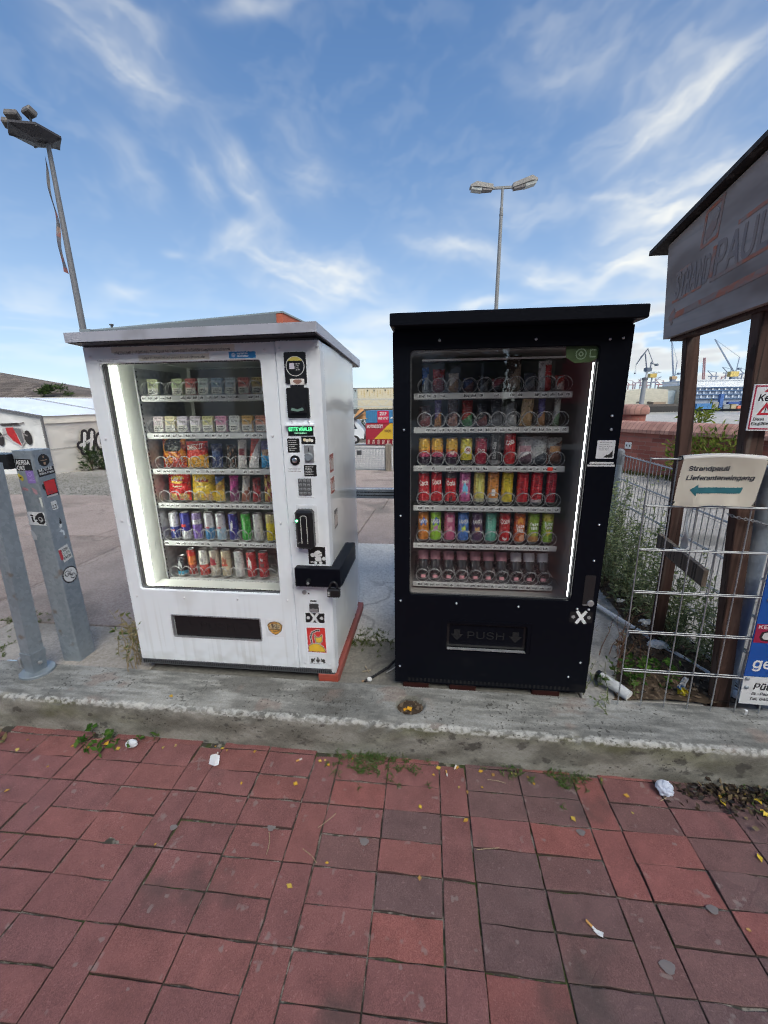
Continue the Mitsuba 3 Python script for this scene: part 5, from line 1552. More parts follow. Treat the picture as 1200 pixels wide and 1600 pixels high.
# border strips, an arrow and raised block capitals, all measured along the board
def bl(y, z):
    return (y, z)


on_board(LineString([(2.47, 2.078), (2.05, 2.112), (1.60, 2.150)]).buffer(.015, cap_style=2), name='arrow_print')
on_board(LineString([(2.440, 2.112), (2.480, 2.077), (2.445, 2.044)]).buffer(.009, cap_style=2), name='arrow_print')
on_board(LineString([(2.475, 2.150), (2.245, 2.172)]).buffer(.006, cap_style=2), name='border_print')
on_board(LineString([(2.190, 2.178), (1.60, 2.236)]).buffer(.008, cap_style=2), name='border_print')
on_board(LineString([(2.475, 2.282), (2.36, 2.296)]).buffer(.006, cap_style=2), name='border_print')
on_board(LineString([(2.06, 2.360), (1.60, 2.412)]).buffer(.008, cap_style=2), name='border_print')
on_board(sbox(2.176, 2.190, 2.200, 2.318), name='border_print')


def caps(txt, y_left, z, h, w):
    m = words(txt, h, (xb + .001, y_left, z), (0, -1, .075), (0, .02, 1), .0025, True, w)
    return put('raised_lettering', m, 'worn_letters', (.24, .195, .19), bd_)


caps('STRAND', 2.462, 2.162, .118, .262)
caps('PAULI', 2.168, 2.196, .130, .350)
em = Polygon([(2.305, 2.335), (2.185, 2.350), (2.178, 2.515), (2.300, 2.492)])
on_board(em.difference(em.buffer(-.016)), name='emblem_print')
on_board(Polygon([(2.285, 2.40), (2.25, 2.43), (2.22, 2.47), (2.205, 2.44), (2.21, 2.40), (2.24, 2.37), (2.27, 2.365)]), name='emblem_print')
put('emblem_print', yz(affinity.scale(Point(2.222, 2.452).buffer(.022), 1, 1.2), .002, xb), 'worn_letters', (.42, .38, .37), bd_)
pk = put('cross_plank', trimesh.convex.convex_hull([(x - .03 * (y < 2), y, z + (.02 if y > 2.2 else -.01)) for x in (1.336, 1.358) for y in (2.44, 1.96) for z in (.80, .885)]), 'wood', (.17, .135, .105), SF)

# chain round the second post and the round post
CH = thing('chain', 'thin steel chain slung round the wooden post and the round fence post', 'chain')
pts = np.array([(1.318, 1.895, 1.17), (1.325, 1.870, 1.165), (1.40, 1.868, 1.150), (1.47, 1.90, 1.128), (1.50, 1.915, 1.118), (1.545, 1.93, 1.112), (1.60, 1.95, 1.118)])
L = np.concatenate([[0], np.cumsum(np.linalg.norm(np.diff(pts, axis=0), axis=1))])
for i_, s in enumerate(np.arange(0, L[-1], .0145)):
    p = np.array([np.interp(s, L, pts[:, k]) for k in range(3)])
    d = np.array([np.interp(min(s + .004, L[-1]), L, pts[:, k]) for k in range(3)]) - p
    d = d / (np.linalg.norm(d) + 1e-9) if np.linalg.norm(d) > 1e-6 else np.array([1.0, 0, 0])
    n_ = np.array([0, 0, 1.0]) if i_ % 2 else np.cross(d, [0, 0, 1.0])
    a_ = np.linspace(0, 2 * np.pi, 11)
    put('link', tube(p + np.outer(np.cos(a_), d) * .010 + np.outer(np.sin(a_), n_) * .0055, .0018, 5, False), 'steel_wire', parent=CH, smooth=True)

# white warning sign on the second post
KS = thing('warning_sign', 'white sign with a red border and warning triangle, screwed to the second wooden post', 'sign')
kx0, kx1 = 1.278, 1.62
kp_ = Polygon([(1.284, 1.721), (1.62, 1.716), (1.64, 1.530), (1.288, 1.538)])
put('panel', frame(extr(kp_, .003), (0, 1.862, 0), (1, 0, 0), (0, 0, 1)), 'print', (.70, .72, .75), KS)
put('border', frame(extr(kp_.buffer(-.005).difference(kp_.buffer(-.0105)), .0008), (0, 1.859, 0), (1, 0, 0), (0, 0, 1)), 'print', (.42, .03, .075), KS)
ky = 1.859
put('lettering', words('Keine', .026, (1.309, ky, 1.655), (1, 0, 0), (.12, 0, 1), .0006, True), 'print', (.02, .02, .025), KS)
tri = Polygon([(1.314, 1.600), (1.372, 1.600), (1.343, 1.650)])
put('triangle', frame(extr(tri.difference(tri.buffer(-.008, join_style=2)), .0008), (0, ky, 0), (1, 0, 0), (0, 0, 1)), 'print', (.50, .03, .05), KS)
put('triangle', frame(extr(Polygon([(1.326, 1.690), (1.36, 1.690), (1.343, 1.712)]), .0008), (0, ky, 0), (1, 0, 0), (0, 0, 1)), 'print', (.50, .03, .05), KS)
put('lettering', words('!', .020, (1.341, ky, 1.610), depth=.0006, bold=True), 'print', (.02, .02, .02), KS)
put('lettering', words('Diese', .0115, (1.305, ky, 1.578), depth=.0006, bold=True), 'print', (.03, .03, .035), KS)
put('lettering', words('Eisglätte', .0115, (1.302, ky, 1.560), depth=.0006, bold=True), 'print', (.03, .03, .035), KS)
for x, z in ((1.294, 1.711), (1.298, 1.547)):
    put('screw', disc((x, ky, z), (0, -1, 0), .0035, 10, .002), 'print', (.40, .10, .12), KS)

# blue and white company sign on the fence
BS = thing('company_sign', 'blue sign with white lettering above a white panel, fixed to the mesh fence', 'sign')
put('blue_panel', frame(extr(Polygon([(1.474, .955), (2.10, .945), (2.10, .398), (1.481, .406)]), .004), (0, 1.826, 0), (1, 0, 0), (0, 0, 1)), 'gloss', (.012, .085, .36), BS)
put('white_panel', frame(extr(Polygon([(1.482, .403), (2.10, .395), (2.10, .238), (1.487, .254)]), .004), (0, 1.8265, 0), (1, 0, 0), (0, 0, 1)), 'print', (.66, .67, .68), BS)
by = 1.8215
put('lettering', words('ge', .052, (1.504, by, .452), (1, 0, -.02), (.06, 0, 1), .0008, True), 'print', (.72, .73, .74), BS)
put('lettering', words('Püt', .033, (1.533, 1.8222, .336), (1, 0, -.02), (.14, 0, 1), .0008, True), 'print', (.03, .03, .035), BS)
put('lettering', words('St.-Pauli', .0145, (1.530, 1.8222, .306), (1, 0, -.02), (.18, 0, 1), .0008, True), 'print', (.06, .06, .07), BS)
put('lettering', words('Tel. 040', .0155, (1.527, 1.8222, .277), (1, 0, -.02), (.12, 0, 1), .0008, True), 'print', (.04, .04, .05), BS)
sk = put('sticker', frame(extr(Polygon([(1.480, .680), (1.60, .676), (1.60, .582), (1.482, .585)]), .0008), (0, by, 0), (1, 0, 0), (0, 0, 1)), 'print', (.30, .02, .06), BS, label='dark red sticker with a white and black fist-like drawing')
put('print', frame(extr(Polygon([(1.502, .612), (1.508, .638), (1.535, .648), (1.565, .640), (1.57, .610), (1.545, .592), (1.512, .596)]), .0006), (0, by - .0008, 0), (1, 0, 0), (0, 0, 1)), 'print', (.03, .02, .025), sk)
put('print', frame(extr(Polygon([(1.512, .614), (1.518, .634), (1.538, .640), (1.558, .634), (1.560, .614), (1.54, .600), (1.52, .604)]), .0010), (0, by - .0008, 0), (1, 0, 0), (0, 0, 1)), 'print', (.60, .58, .58), sk)
put('print', words('KEIN', .018, (1.490, by - .0008, .656), depth=.0006, bold=True, width=.075), 'print', (.60, .50, .52), sk)
for x, z in ((1.500, .900), (1.512, .845), (1.498, .392), (1.503, .345), (1.505, .80)):
    put('bolt', lathe([(.010, 0), (.009, .003), (.005, .0055), (0, .006)], 12, (x, by - .0002, z), (0, -1, 0)), 'galvanized', parent=BS, smooth=True)

# ================================================================ beyond the yard
def quad(p0, p1, p2, p3, n=1, m=1):
    p0, p1, p2, p3 = (np.array(p, float) for p in (p0, p1, p2, p3))
    return sheet(n, m, lambda u, v: tuple((1 - u) * (1 - v) * p0[k] + u * (1 - v) * p1[k] + u * v * p2[k] + (1 - u) * v * p3[k] for k in range(3)))


# --- white marquee
TN = thing('marquee', 'white fabric marquee with a printed racing car on its gable, left behind the posts', 'tent')
C0_ = np.array([-11.44, 11.12])
sd, gd = np.array([.06, .998]), np.array([-.992, -.124])
zb_, ze_ = -.36, 1.40


def tp3(a, b, z):
    """a metres along the gable from the corner, b metres along the side."""
    p = C0_ + gd * a + sd * b
    return (p[0], p[1], z)


def fold(m, amp, seed):
    n = (meshkit.fbm(m.vertices * np.array([1.3, 1.3, 2.4]), 3, seed) - .5) * amp
    m.vertices[:, 1] += n
    m.vertices[:, 2] += n * .25
    return m


CR = (.76, .70, .62)
side = fold(quad(tp3(0, 0, zb_), tp3(0, 6, zb_), tp3(0, 6, ze_), tp3(0, 0, ze_), 40, 16), .10, 4)
put('side_wall', side, 'tent_fabric', CR, TN, smooth=True)
put('wall_seam', quad(tp3(-.02, 0, .42), tp3(-.02, 6, .42), tp3(-.02, 6, .45), tp3(-.02, 0, .45)), 'tent_fabric', (.50, .47, .42), TN)
val = fold(quad(tp3(-.05, -.05, 1.20), tp3(-.05, 6, 1.20), tp3(-.01, 6, ze_ + .02), tp3(-.01, -.05, ze_ + .02), 40, 3), .05, 8)
put('valance', val, 'tent_fabric', (.74, .68, .58), TN, smooth=True)
gab = Polygon([(0, zb_), (6, zb_), (6, 1.40), (3, 1.96), (0, ze_)])
gm = frame(extr(gab, .03), tp3(0, 0, 0), (gd[0], gd[1], 0), (0, 0, 1))
put('gable_wall', gm, 'tent_fabric', (.72, .71, .70), TN)
rf = fold(quad(tp3(-.06, -.08, ze_ + .02), tp3(-.06, 6.1, ze_ + .02), tp3(3, 6.1, 2.0), tp3(3, -.08, 2.0), 24, 18), .12, 12)
put('roof', rf, 'tent_fabric', (.74, .80, .88), TN, smooth=True)
put('roof', quad(tp3(3, -.08, 2.0), tp3(3, 6.1, 2.0), tp3(6.05, 6.1, 1.42), tp3(6.05, -.08, 1.42), 4, 4), 'tent_fabric', (.74, .80, .88), TN)
put('frame_pole', bar(tp3(-.02, -.07, zb_), tp3(-.02, -.07, ze_), .05), 'print', (.17, .165, .165), TN)
put('frame_pole', bar(tp3(-.04, -.07, ze_ + .01), tp3(3, -.07, 1.985), .055), 'print', (.15, .15, .16), TN)
put('roof_bar', bar(tp3(0, 2.6, ze_ + .06), tp3(3, 2.6, 2.03), .03), 'print', (.35, .36, .38), TN)
# printed racing car on the gable (flat print)


def gprint(poly, t, c, name='car_print'):
    return put(name, frame(extr(poly, t), tp3(0, -.035, 0), (-gd[0], -gd[1], 0), (0, 0, 1)), 'print', c, TN)


CX = -.93
for g_ in ((-.44, .78), (.40, .80)):
    gprint(affinity.scale(Point(CX + g_[0], g_[1]).buffer(.17), .62, 1.25), .006, (.035, .03, .03), 'wheel_print')
nose = Polygon([(CX - .30, 1.08), (CX + .0, 1.12), (CX + .26, 1.07), (CX + .28, .66), (CX + .16, .54), (CX - .10, .66), (CX - .32, .88)])
gprint(nose, .008, (.44, .40, .40))
gprint(Polygon([(CX - .20, 1.10), (CX + .02, 1.11), (CX + .08, .90), (CX + .16, .56), (CX - .06, .72), (CX - .18, .90)]), .011, (.46, .03, .035))
gprint(Polygon([(CX + .02, 1.09), (CX + .24, 1.06), (CX + .26, .68), (CX + .18, .60), (CX + .10, .90)]), .011, (.16, .16, .165))
gprint(LineString([(CX - .28, 1.19), (CX + .20, 1.20)]).buffer(.035), .009, (.05, .04, .04))
gprint(LineString([(CX - .42, 1.25), (CX - .28, 1.19)]).buffer(.018), .009, (.20, .18, .18))
gprint(LineString([(CX + .36, 1.24), (CX + .20, 1.20)]).buffer(.018), .009, (.20, .18, .18))
gprint(LineString([(CX - .40, .84), (CX - .20, .92)]).buffer(.02), .009, (.25, .22, .22))
gprint(LineString([(CX + .38, .86), (CX + .24, .96)]).buffer(.02), .009, (.25, .22, .22))
gprint(LineString([(CX - .30, .86), (CX - .05, .66), (CX + .16, .53)]).buffer(.012), .013, (.62, .60, .60))
hr, hu = (sd[0], sd[1], 0), (0, 0, 1)
for grow, t, c in ((.085, .006, (.035, .033, .035)), (0, .012, (.74, .70, .66))):
    Hs = LineString([(.0, .50), (.14, 1.06)]).buffer(.055 + grow).union(LineString([(.26, .52), (.42, 1.08)]).buffer(.055 + grow)).union(LineString([(-.10, .70), (.40, .86)]).buffer(.045 + grow))
    Oo = affinity.scale(Point(.72, .74).buffer(.20 + grow), .8, 1.2).difference(affinity.scale(Point(.72, .74).buffer(.085 - grow * .4), .8, 1.3))
    Tt = LineString([(1.05, .56), (1.16, 1.08)]).buffer(.055 + grow).union(LineString([(.95, 1.02), (1.40, 1.12)]).buffer(.05 + grow))
    o3 = tp3(-.08, 1.05, -.24)
    put('lettering', frame(extr(shapely.union_all([Hs, Oo, Tt]), t), o3, hr, hu), 'print', c, TN)

# --- house with a brown tiled hipped roof behind the marquee
HS = thing('tiled_roof_house', 'low house with a brown tiled hipped roof behind the marquee', 'house')
E0, W0, A0 = (-17.0, 19.6, 2.12), (-31, 14.4, 2.12), (-27, 22, 4.05)
E1 = (-19.5, 27.5, 2.12)
put('roof', quad(W0, E0, A0, (-31, 22.0, 4.05), 2, 2), 'roof_tiles', parent=HS)
put('roof', quad(E0, E1, A0, A0), 'roof_tiles', parent=HS)
put('wall', trimesh.convex.convex_hull([(-17.4, 19.9, z) for z in (-1.3, 2.1)] + [(-30.6, 15.0, z) for z in (-1.3, 2.1)] + [(-19.9, 27.0, z) for z in (-1.3, 2.1)] + [(-33, 22, z) for z in (-1.3, 2.1)]), 'far_paint', (.40, .20, .15), HS)
put('gutter', bar((-17.0, 19.55, 2.10), (-31, 14.35, 2.10), .12), 'print', (.55, .53, .50), HS)
put('ridge_cap', bar((-27, 22, 4.06), (-31.0, 22.0, 4.06), .25, .12), 'print', (.17, .13, .12), HS)

# --- flat-roofed building behind the white machine
FB = thing('flat_roof_building', 'brick building with a grey sheet-metal roof edge, showing above the white machine', 'building')
c1, c2, c3 = np.array([-5.62, 16.04]), np.array([-15.2, 18.15]), np.array([-5.30, 19.6])
c4 = c2 + (c3 - c1)
foot = [c1, c2, c4, c3]


def prism(pts, z0, z1, s=1.0):
    c = np.mean(pts, axis=0)
    return trimesh.convex.convex_hull([(*(c + (p - c) * s), z) for p in pts for z in (z0, z1)])


put('wall', prism(foot, -1.1, 4.42), 'far_paint', (.36, .115, .075), FB)
put('side_brickwork', prism([c1 + (c3 - c1) * .10 + [.02, 0], c1 + [.02, 0], c1 + [-.25, .05], c3 + [-.25, 0], c3 + [.02, 0]], 4.0, 4.985), 'far_paint', (.46, .125, .075), FB)
put('roof_edge', prism([c1 + [-.27, 0], c2, c4, c3 + [-.27, 0]], 4.42, 4.96, 1.006), 'print', (.165, .18, .195), FB)
put('roof_cap', prism(foot, 4.96, 5.02, 1.012), 'print', (.25, .29, .30), FB)
put('gutter_end', bx(-15.65, -15.15, 17.9, 18.3, 4.72, 5.0), 'print', (.20, .22, .23), FB)
put('roof_vent', lathe([(.05, 5.0), (.05, 5.14), (.09, 5.15), (.09, 5.2), (0, 5.2)], 10, (-14.2, 18.1, 0)), 'print', (.08, .08, .085), FB)
for t in (.2, .45, .7):
    p = c1 + (c2 - c1) * t
    w_ = put('window', bar((p[0], p[1] - .06, 1.2), (p[0], p[1] - .06, 2.6), 1.3, .08), 'gloss', (.05, .06, .07), FB)

# --- floodlight mast
FL = thing('floodlight_mast', 'tall floodlight mast with a hexagonal head platform and a tattered flag, upper left', 'mast')
mx, my = -16.33, 18.93
put('shaft', lathe([(.17, -1.2), (.15, 4), (.115, 9), (.085, 12.5)], 14, (mx, my, 0)), 'print', (.155, .15, .155), FL, smooth=True)
hexp = np.array([[math.cos(a_), math.sin(a_)] for a_ in np.arange(6) * math.pi / 3 + .3])
pf = put('platform', trimesh.convex.convex_hull([(mx - .30 + .98 * x, my - .25 + .98 * y, z) for x, y in hexp for z in (12.60, 12.68)] + [(mx - .15 + .4 * x, my - .12 + .4 * y, 12.44) for x, y in hexp]), 'print', (.055, .05, .055), FL)
for x, y in hexp:
    put('platform_rib', bar((mx - .1, my - .08, 12.43), (mx - .30 + .96 * x, my - .25 + .96 * y, 12.59), .06), 'print', (.04, .038, .04), FL)
for (dx, dy, dz, rot) in ((-.95, -.35, .10, .4), (-.35, -.75, .16, .2), (.42, -.55, .30, -.3), (-1.0, .2, .05, .9)):
    lm = rbx(-.25, .25, -.17, .17, -.12, .12, .04)
    lm.apply_transform(trimesh.transformations.rotation_matrix(rot, [0, 0, 1]) @ trimesh.transformations.rotation_matrix(-.45, [1, 0, 0]))
    lm.apply_translation((mx - .30 + dx * .8, my - .25 + dy * .8, 12.84 + dz))
    l_ = put('floodlight', lm, 'print', (.13, .115, .105), FL)
    put('bracket', bar((mx - .30 + dx * .8, my - .25 + dy * .8, 12.65), (mx - .30 + dx * .8, my - .25 + dy * .8, 12.80 + dz), .06), 'print', (.05, .05, .05), l_)
flag = sheet(6, 22, lambda u, v: (mx - .13 - .15 * u * (.4 + v) - .03 * np.sin(v * 9), my - .12 + .06 * np.sin(v * 14 + u), 11.9 - 4.4 * v + .1 * u))
rag = np.array([(.07, .065, .07), (.07, .065, .07), (.17, .10, .075), (.19, .17, .165), (.19, .07, .06), (.10, .10, .12)])
ff = faceted(flag)
vv_ = ((11.9 - ff.vertices[:, 2].reshape(-1, 3).mean(1)) / 4.4)
fi = np.where(vv_ < .45, 0, 1 + (np.abs(vv_ * 23 + 5 * meshkit.noise(np.column_stack([vv_ * 9, vv_, vv_]), 3)).astype(int) % 5))
put('tattered_flag', ff, 'print', None, FL, uv=np.column_stack([np.repeat([col(tuple(rag[k])) for k in fi], 3) + .5, np.zeros(len(fi) * 3)]))

# --- street lamp with two heads
SL = thing('street_lamp', 'grey street lamp with two angular lamp heads above the black machine', 'street lamp')
lx, ly = 3.40, 24.77
put('shaft', lathe([(.12, .1), (.11, 5), (.085, 11.2), (.085, 11.25), (.065, 11.3), (.065, 12.15)], 14, (lx, ly, 0)), 'print', (.24, .235, .23), SL, smooth=True)
lr = np.array([fx, fy, 0])
lf = np.array([-fy, fx, 0])
put('cross_arm', bar(np.array([lx, ly, 12.13]) - lr * .55, np.array([lx, ly, 12.17]) + lr * .5, .10), 'print', (.22, .215, .21), SL)
for s in (-1, 1):
    rise = .0 if s < 0 else .20
    b0 = np.array([lx, ly, 12.13 + (.02 if s < 0 else .06)]) + lr * s * .50
    e0 = b0 + lr * s * 1.18 + np.array([0, 0, rise]) - lf * .1
    up = np.array([0, 0, 1.0])
    top_ = trimesh.convex.convex_hull([b0 + lf * a_ * .14 + up * z for a_ in (-1, 1) for z in (-.07, .12)] + [e0 - lr * s * .3 + lf * a_ * .24 + up * z for a_ in (-1, 1) for z in (-.05, .16)] + [e0 + lf * a_ * .19 + up * z for a_ in (-1, 1) for z in (-.05, .04)])
    h_ = put('lamp_head', top_, 'print', (.30, .275, .25), SL)
    mid = b0 + (e0 - b0) * .50
    put('lens', trimesh.convex.convex_hull([mid + lf * a_ * .19 + up * z for a_ in (-1, 1) for z in (-.055, -.20)] + [e0 - lr * s * .06 + lf * a_ * .19 + up * z for a_ in (-1, 1) for z in (-.055, -.16)]), 'gloss', (.34, .34, .32), h_)
    put('housing', trimesh.convex.convex_hull([b0 + lr * s * .05 + lf * a_ * .13 + up * z for a_ in (-1, 1) for z in (-.075, -.15)] + [mid - lr * s * .03 + lf * a_ * .18 + up * z for a_ in (-1, 1) for z in (-.075, -.18)]), 'print', (.17, .15, .145), h_)
put('clamp_ring', lathe([(.07, 10.9), (.10, 10.9), (.10, 11.0), (.07, 11.0)], 12, (lx, ly, 0)), 'print', (.2, .2, .2), SL)

# --- gate, post, container and van seen between the machines
GT = thing('mesh_gate', 'low grey mesh gate across the yard, seen between the two machines', 'gate')
g0, g1 = np.array([-4.6, 13.6]), np.array([-1.42, 12.70])
gz = lambda p: float(zy(p[0], p[1]))
for z in (.02, .70):
    put('rail', bar((*g0, gz(g0) + z), (*g1, gz(g1) + z), .035), 'print', (.26, .27, .27), GT)
for t in (0, 1):
    p = g0 + (g1 - g0) * t
    put('stile', bar((*p, gz(p) + .0), (*p, gz(p) + .72), .04), 'print', (.24, .25, .25), GT)
grid = [bar((*(g0 + (g1 - g0) * t), gz(g0 + (g1 - g0) * t) + .03), (*(g0 + (g1 - g0) * t), gz(g0 + (g1 - g0) * t) + .69), .007) for t in np.linspace(.01, .99, 64)]
grid += [bar((*g0, gz(g0) + z), (*g1, gz(g1) + z), .007) for z in np.linspace(.1, .65, 9)]
put('mesh_infill', trimesh.util.concatenate(grid), 'print', (.22, .225, .23), GT, kind='stuff')
put('lock_case', bx(-2.36, -2.22, 12.88, 12.98, .06, .20), 'print', (.06, .06, .065), GT)
GO = thing('wooden_post', 'short weathered timber post at the end of the mesh gate', 'post')
put('shaft', rbx(-1.38, -1.20, 12.30, 12.48, -.5, .46, .02), 'wood', (.20, .17, .14), GO)
GO2 = thing('steel_pole', 'thin grey steel pole beside the timber post at the gate', 'pole')
put('shaft', rod((-1.13, 12.5, -.5), (-1.13, 12.5, 1.75), .03), 'print', (.20, .19, .185), GO2)

CN = thing('painted_container', 'red and yellow painted container with lettering, seen between the machines', 'container')
b0 = np.array([-5.51, 34.55, -1.75])
dr3 = lambda a_, z, d=0.0: b0 + np.array([.998, -.06, 0]) * a_ + np.array([.06, .998, 0]) * d + np.array([0, 0, z])


def cbox(a0, a1, d0, d1, z0, z1):
    return trimesh.convex.convex_hull([dr3(a_, z, d) for a_ in (a0, a1) for d in (d0, d1) for z in (z0, z1)])


put('body', cbox(0, 6.0, 0, 2.4, 0, 1.76), 'print', (.31, .022, .038), CN)


def cprint(poly, t, c, name='painted_panel'):
    return put(name, frame(extr(poly, t), dr3(0, 0, -.0), (.998, -.06, 0), (0, 0, 1)), 'print', c, CN)


cprint(Polygon([(.70, .46), (2.05, 1.74), (4.9, 1.74), (4.9, .46)]), .02, (.56, .35, .03))
cprint(sbox(0, .0, 5.98, .44), .03, (.20, .012, .02))
for x in np.arange(.15, 5.9, .42):
    cprint(Polygon([(x, .04), (x + .07, .04), (x + .11, .40), (x + .04, .40)]), .04, (.55, .42, .36), 'post_mark')
    cprint(Polygon([(x + .12, .04), (x + .16, .04), (x + .2, .40), (x + .16, .40)]), .04, (.55, .42, .36), 'post_mark')
put('lettering', words('MOTORISIERT', .26, dr3(.12, 1.38, -.03), (.998, -.06, 0), (0, 0, 1), .02, True, 1.36), 'print', (.68, .62, .60), CN)
put('lettering', words('WER', .20, dr3(1.62, 1.04, -.03), (.998, -.06, 0), (0, 0, 1), .02, True, .55), 'print', (.20, .10, .03), CN)
UC = thing('banner_container', 'blue container with a red lettered panel on top of the red and yellow one', 'container')
put('body', cbox(0.02, 5.95, .1, 2.3, 1.80, 2.78), 'print', (.05, .18, .34), UC)
k = put('red_panel', cbox(1.02, 1.98, .04, .0995, 1.80, 2.78), 'print', (.46, .02, .06), UC)
put('lettering', words('2019', .26, dr3(1.22, 2.42, .035), (.998, -.06, 0), (0, 0, 1), .02, True, .56), 'print', (.70, .66, .66), k)
put('lettering', words('VAN VYVT', .22, dr3(1.06, 2.06, .035), (.998, -.06, 0), (0, 0, 1), .02, True, .88), 'print', (.70, .62, .62), k)
put('swoosh', frame(extr(Polygon([(2.05, 2.12), (2.5, 2.2), (2.9, 2.36), (2.55, 2.34), (2.2, 2.26)]), .02), dr3(0, 0, .09), (.998, -.06, 0), (0, 0, 1)), 'print', (.7, .7, .7), UC)
for i_ in range(5):
    put('corrugation', cbox(.08 + .19 * i_, .12 + .19 * i_, .07, .0995, 1.84, 2.74), 'print', (.06, .21, .38), UC)

VN = thing('white_van', 'white flatbed van parked left of the painted container', 'van')
vb = np.array([-10.6, 34.4, -1.68])
vbox = lambda x0, x1, y0, y1, z0, z1, b=.08: rbx(vb[0] + x0, vb[0] + x1, vb[1] + y0, vb[1] + y1, vb[2] + z0, vb[2] + z1, b)
cab = trimesh.convex.convex_hull([(vb[0] + x, vb[1] + y, vb[2] + z) for y in (0, 1.9) for x, z in ((3.3, .45), (4.95, .45), (4.95, 1.0), (4.55, 1.25), (4.1, 2.05), (3.3, 2.05))])
put('cab', cab, 'gloss', (.66, .68, .70), VN)
put('side_window', trimesh.convex.convex_hull([(vb[0] + x, vb[1] + y, vb[2] + z) for y in (-.015, .02) for x, z in ((3.45, 1.25), (4.40, 1.25), (4.05, 1.90), (3.45, 1.90))]), 'gloss', (.04, .05, .06), VN)
put('load_bed', vbox(0, 3.2, 0, 1.9, .55, 1.05), 'gloss', (.60, .62, .64), VN)
put('bumper', vbox(4.7, 5.05, .05, 1.85, .35, .62), 'print', (.05, .05, .055), VN)
for x in (.8, 4.2):
    wl_ = put('wheel', lathe([(0, 0), (.33, 0), (.36, .05), (.36, .2), (.33, .24), (0, .24)], 20, (vb[0] + x, vb[1] + .22, vb[2] + .36), (0, -1, 0)), 'print', (.02, .02, .02), VN, smooth=40)
    put('hub', lathe([(.17, .241), (.12, .25), (0, .25)], 14, (vb[0] + x, vb[1] + .22, vb[2] + .36), (0, -1, 0)), 'print', (.4, .4, .42), wl_)
put('headlight', vbox(4.90, 4.99, .0, .35, .78, .95, .02), 'gloss', (.6, .6, .6), VN)
CV = thing('orange_tarpaulin', 'orange brown tarpaulin heap on the bed of the white van', 'tarpaulin')
hp = sheet(14, 14, lambda u, v: (vb[0] + 1.9 + 1.3 * u + 2.1, vb[1] + .2 + 1.5 * v, vb[2] + 2.05 + .75 * np.sin(np.pi * u) ** .6 * np.sin(np.pi * v) ** .6 * (.7 + .5 * meshkit.noise(np.stack([u * 5, v * 5, 0 * u], -1), 3))))
put('cloth', hp, 'print', (.50, .25, .10), CV, smooth=True)
RM = thing('loading_ramp', 'dark diagonal ramp leaning between the van and the container', 'ramp')
put('deck', bar((-6.75, 34.2, .15), (-5.55, 34.4, 1.05), .5, .12), 'print', (.05, .05, .055), RM)

GW = thing('lattice_gangway', 'pale lattice steel gangway by the water, seen between the machines', 'gangway')
for z in (1.15, 1.95):
    put('chord', bar((-14, 47.6, z + .25), (2, 46.0, z), .09), 'print', (.50, .49, .47), GW)
zig = []
for i_, x in enumerate(np.arange(-13.6, 1.6, .9)):
    y = 47.6 - (x + 14) * .1
    zz0, zz1 = 1.15 + .25 - (x + 14) * .0156, 1.95 + .25 - (x + 14) * .0156
    put('brace', bar((x, y, zz0 if i_ % 2 else zz1), (x + .9, y - .09, zz1 if i_ % 2 else zz0), .05), 'print', (.48, .47, .45), GW)


# --- foliage helpers
def leaves(n, fn, size, r, flat_=.35):
    """n leaf blades (two triangles each) at the points and directions of fn(i) -> (point, direction)."""
    V = []
    for i_ in range(n):
        p, d = fn(i_)
        d = d / (np.linalg.norm(d) + 1e-9)
        s = size * r.uniform(.6, 1.3)
        w = np.cross(d, r.normal(0, 1, 3))
        w /= np.linalg.norm(w) + 1e-9
        nn = np.cross(d, w)
        V.append([p, p + d * s * .45 + w * s * flat_ * .5 + nn * s * .05, p + d * s, p + d * s * .45 - w * s * flat_ * .5 + nn * s * .05])
    V = np.array(V).reshape(-1, 3)
    k = np.arange(n)[:, None] * 4
    f = np.vstack([k + [0, 1, 2], k + [0, 2, 3]])
    return trimesh.Trimesh(V, f, process=False)


def leaf_uv(m, cs, r):
    n = len(m.vertices) // 4
    ids = np.array([col(c) for c in cs])[r.integers(0, len(cs), n)]
    return np.column_stack([np.repeat(ids, 4) + .5, np.zeros(len(m.vertices))])


def bush(name, label, c, size, n, leaf, cs, seed, cat='bush', group=None, stems=5, trunk=(.10, .07, .05)):
    """A bush or low tree: branches from the foot and leaf clumps of uneven density through its volume."""
    r = np.random.default_rng(seed)
    k = thing(name, label, cat, group)
    c, size = np.array(c, float), np.array(size, float)
    clump = r.normal(0, 1, (max(6, n // 60), 3))
    clump = clump / np.linalg.norm(clump, axis=1, keepdims=True) * r.uniform(.25, 1.0, (len(clump), 1)) ** .5
    clump[:, 2] = np.abs(clump[:, 2]) * 1.0

    def fn(i_):
        q = clump[r.integers(len(clump))] + r.normal(0, .17, 3)
        return c + q * size * np.array([1, 1, 1]), np.array([q[0], q[1], abs(q[2]) * .5 + .25]) + r.normal(0, .6, 3)
    m = leaves(n, fn, leaf, r)
    put('crown', m, 'leaf', parent=k, uv=leaf_uv(m, cs, r))
    ms = []
    for q in clump[:stems]:
        e = c + q * size * .8
        ms.append(tube([c, (c + e) / 2 + r.normal(0, .1, 3) * size, e], [.02 * size[2], .014 * size[2], .004 * size[2]], 5))
    put('stem', trimesh.util.concatenate(ms), 'print', trunk, k, kind='stuff')
    return k


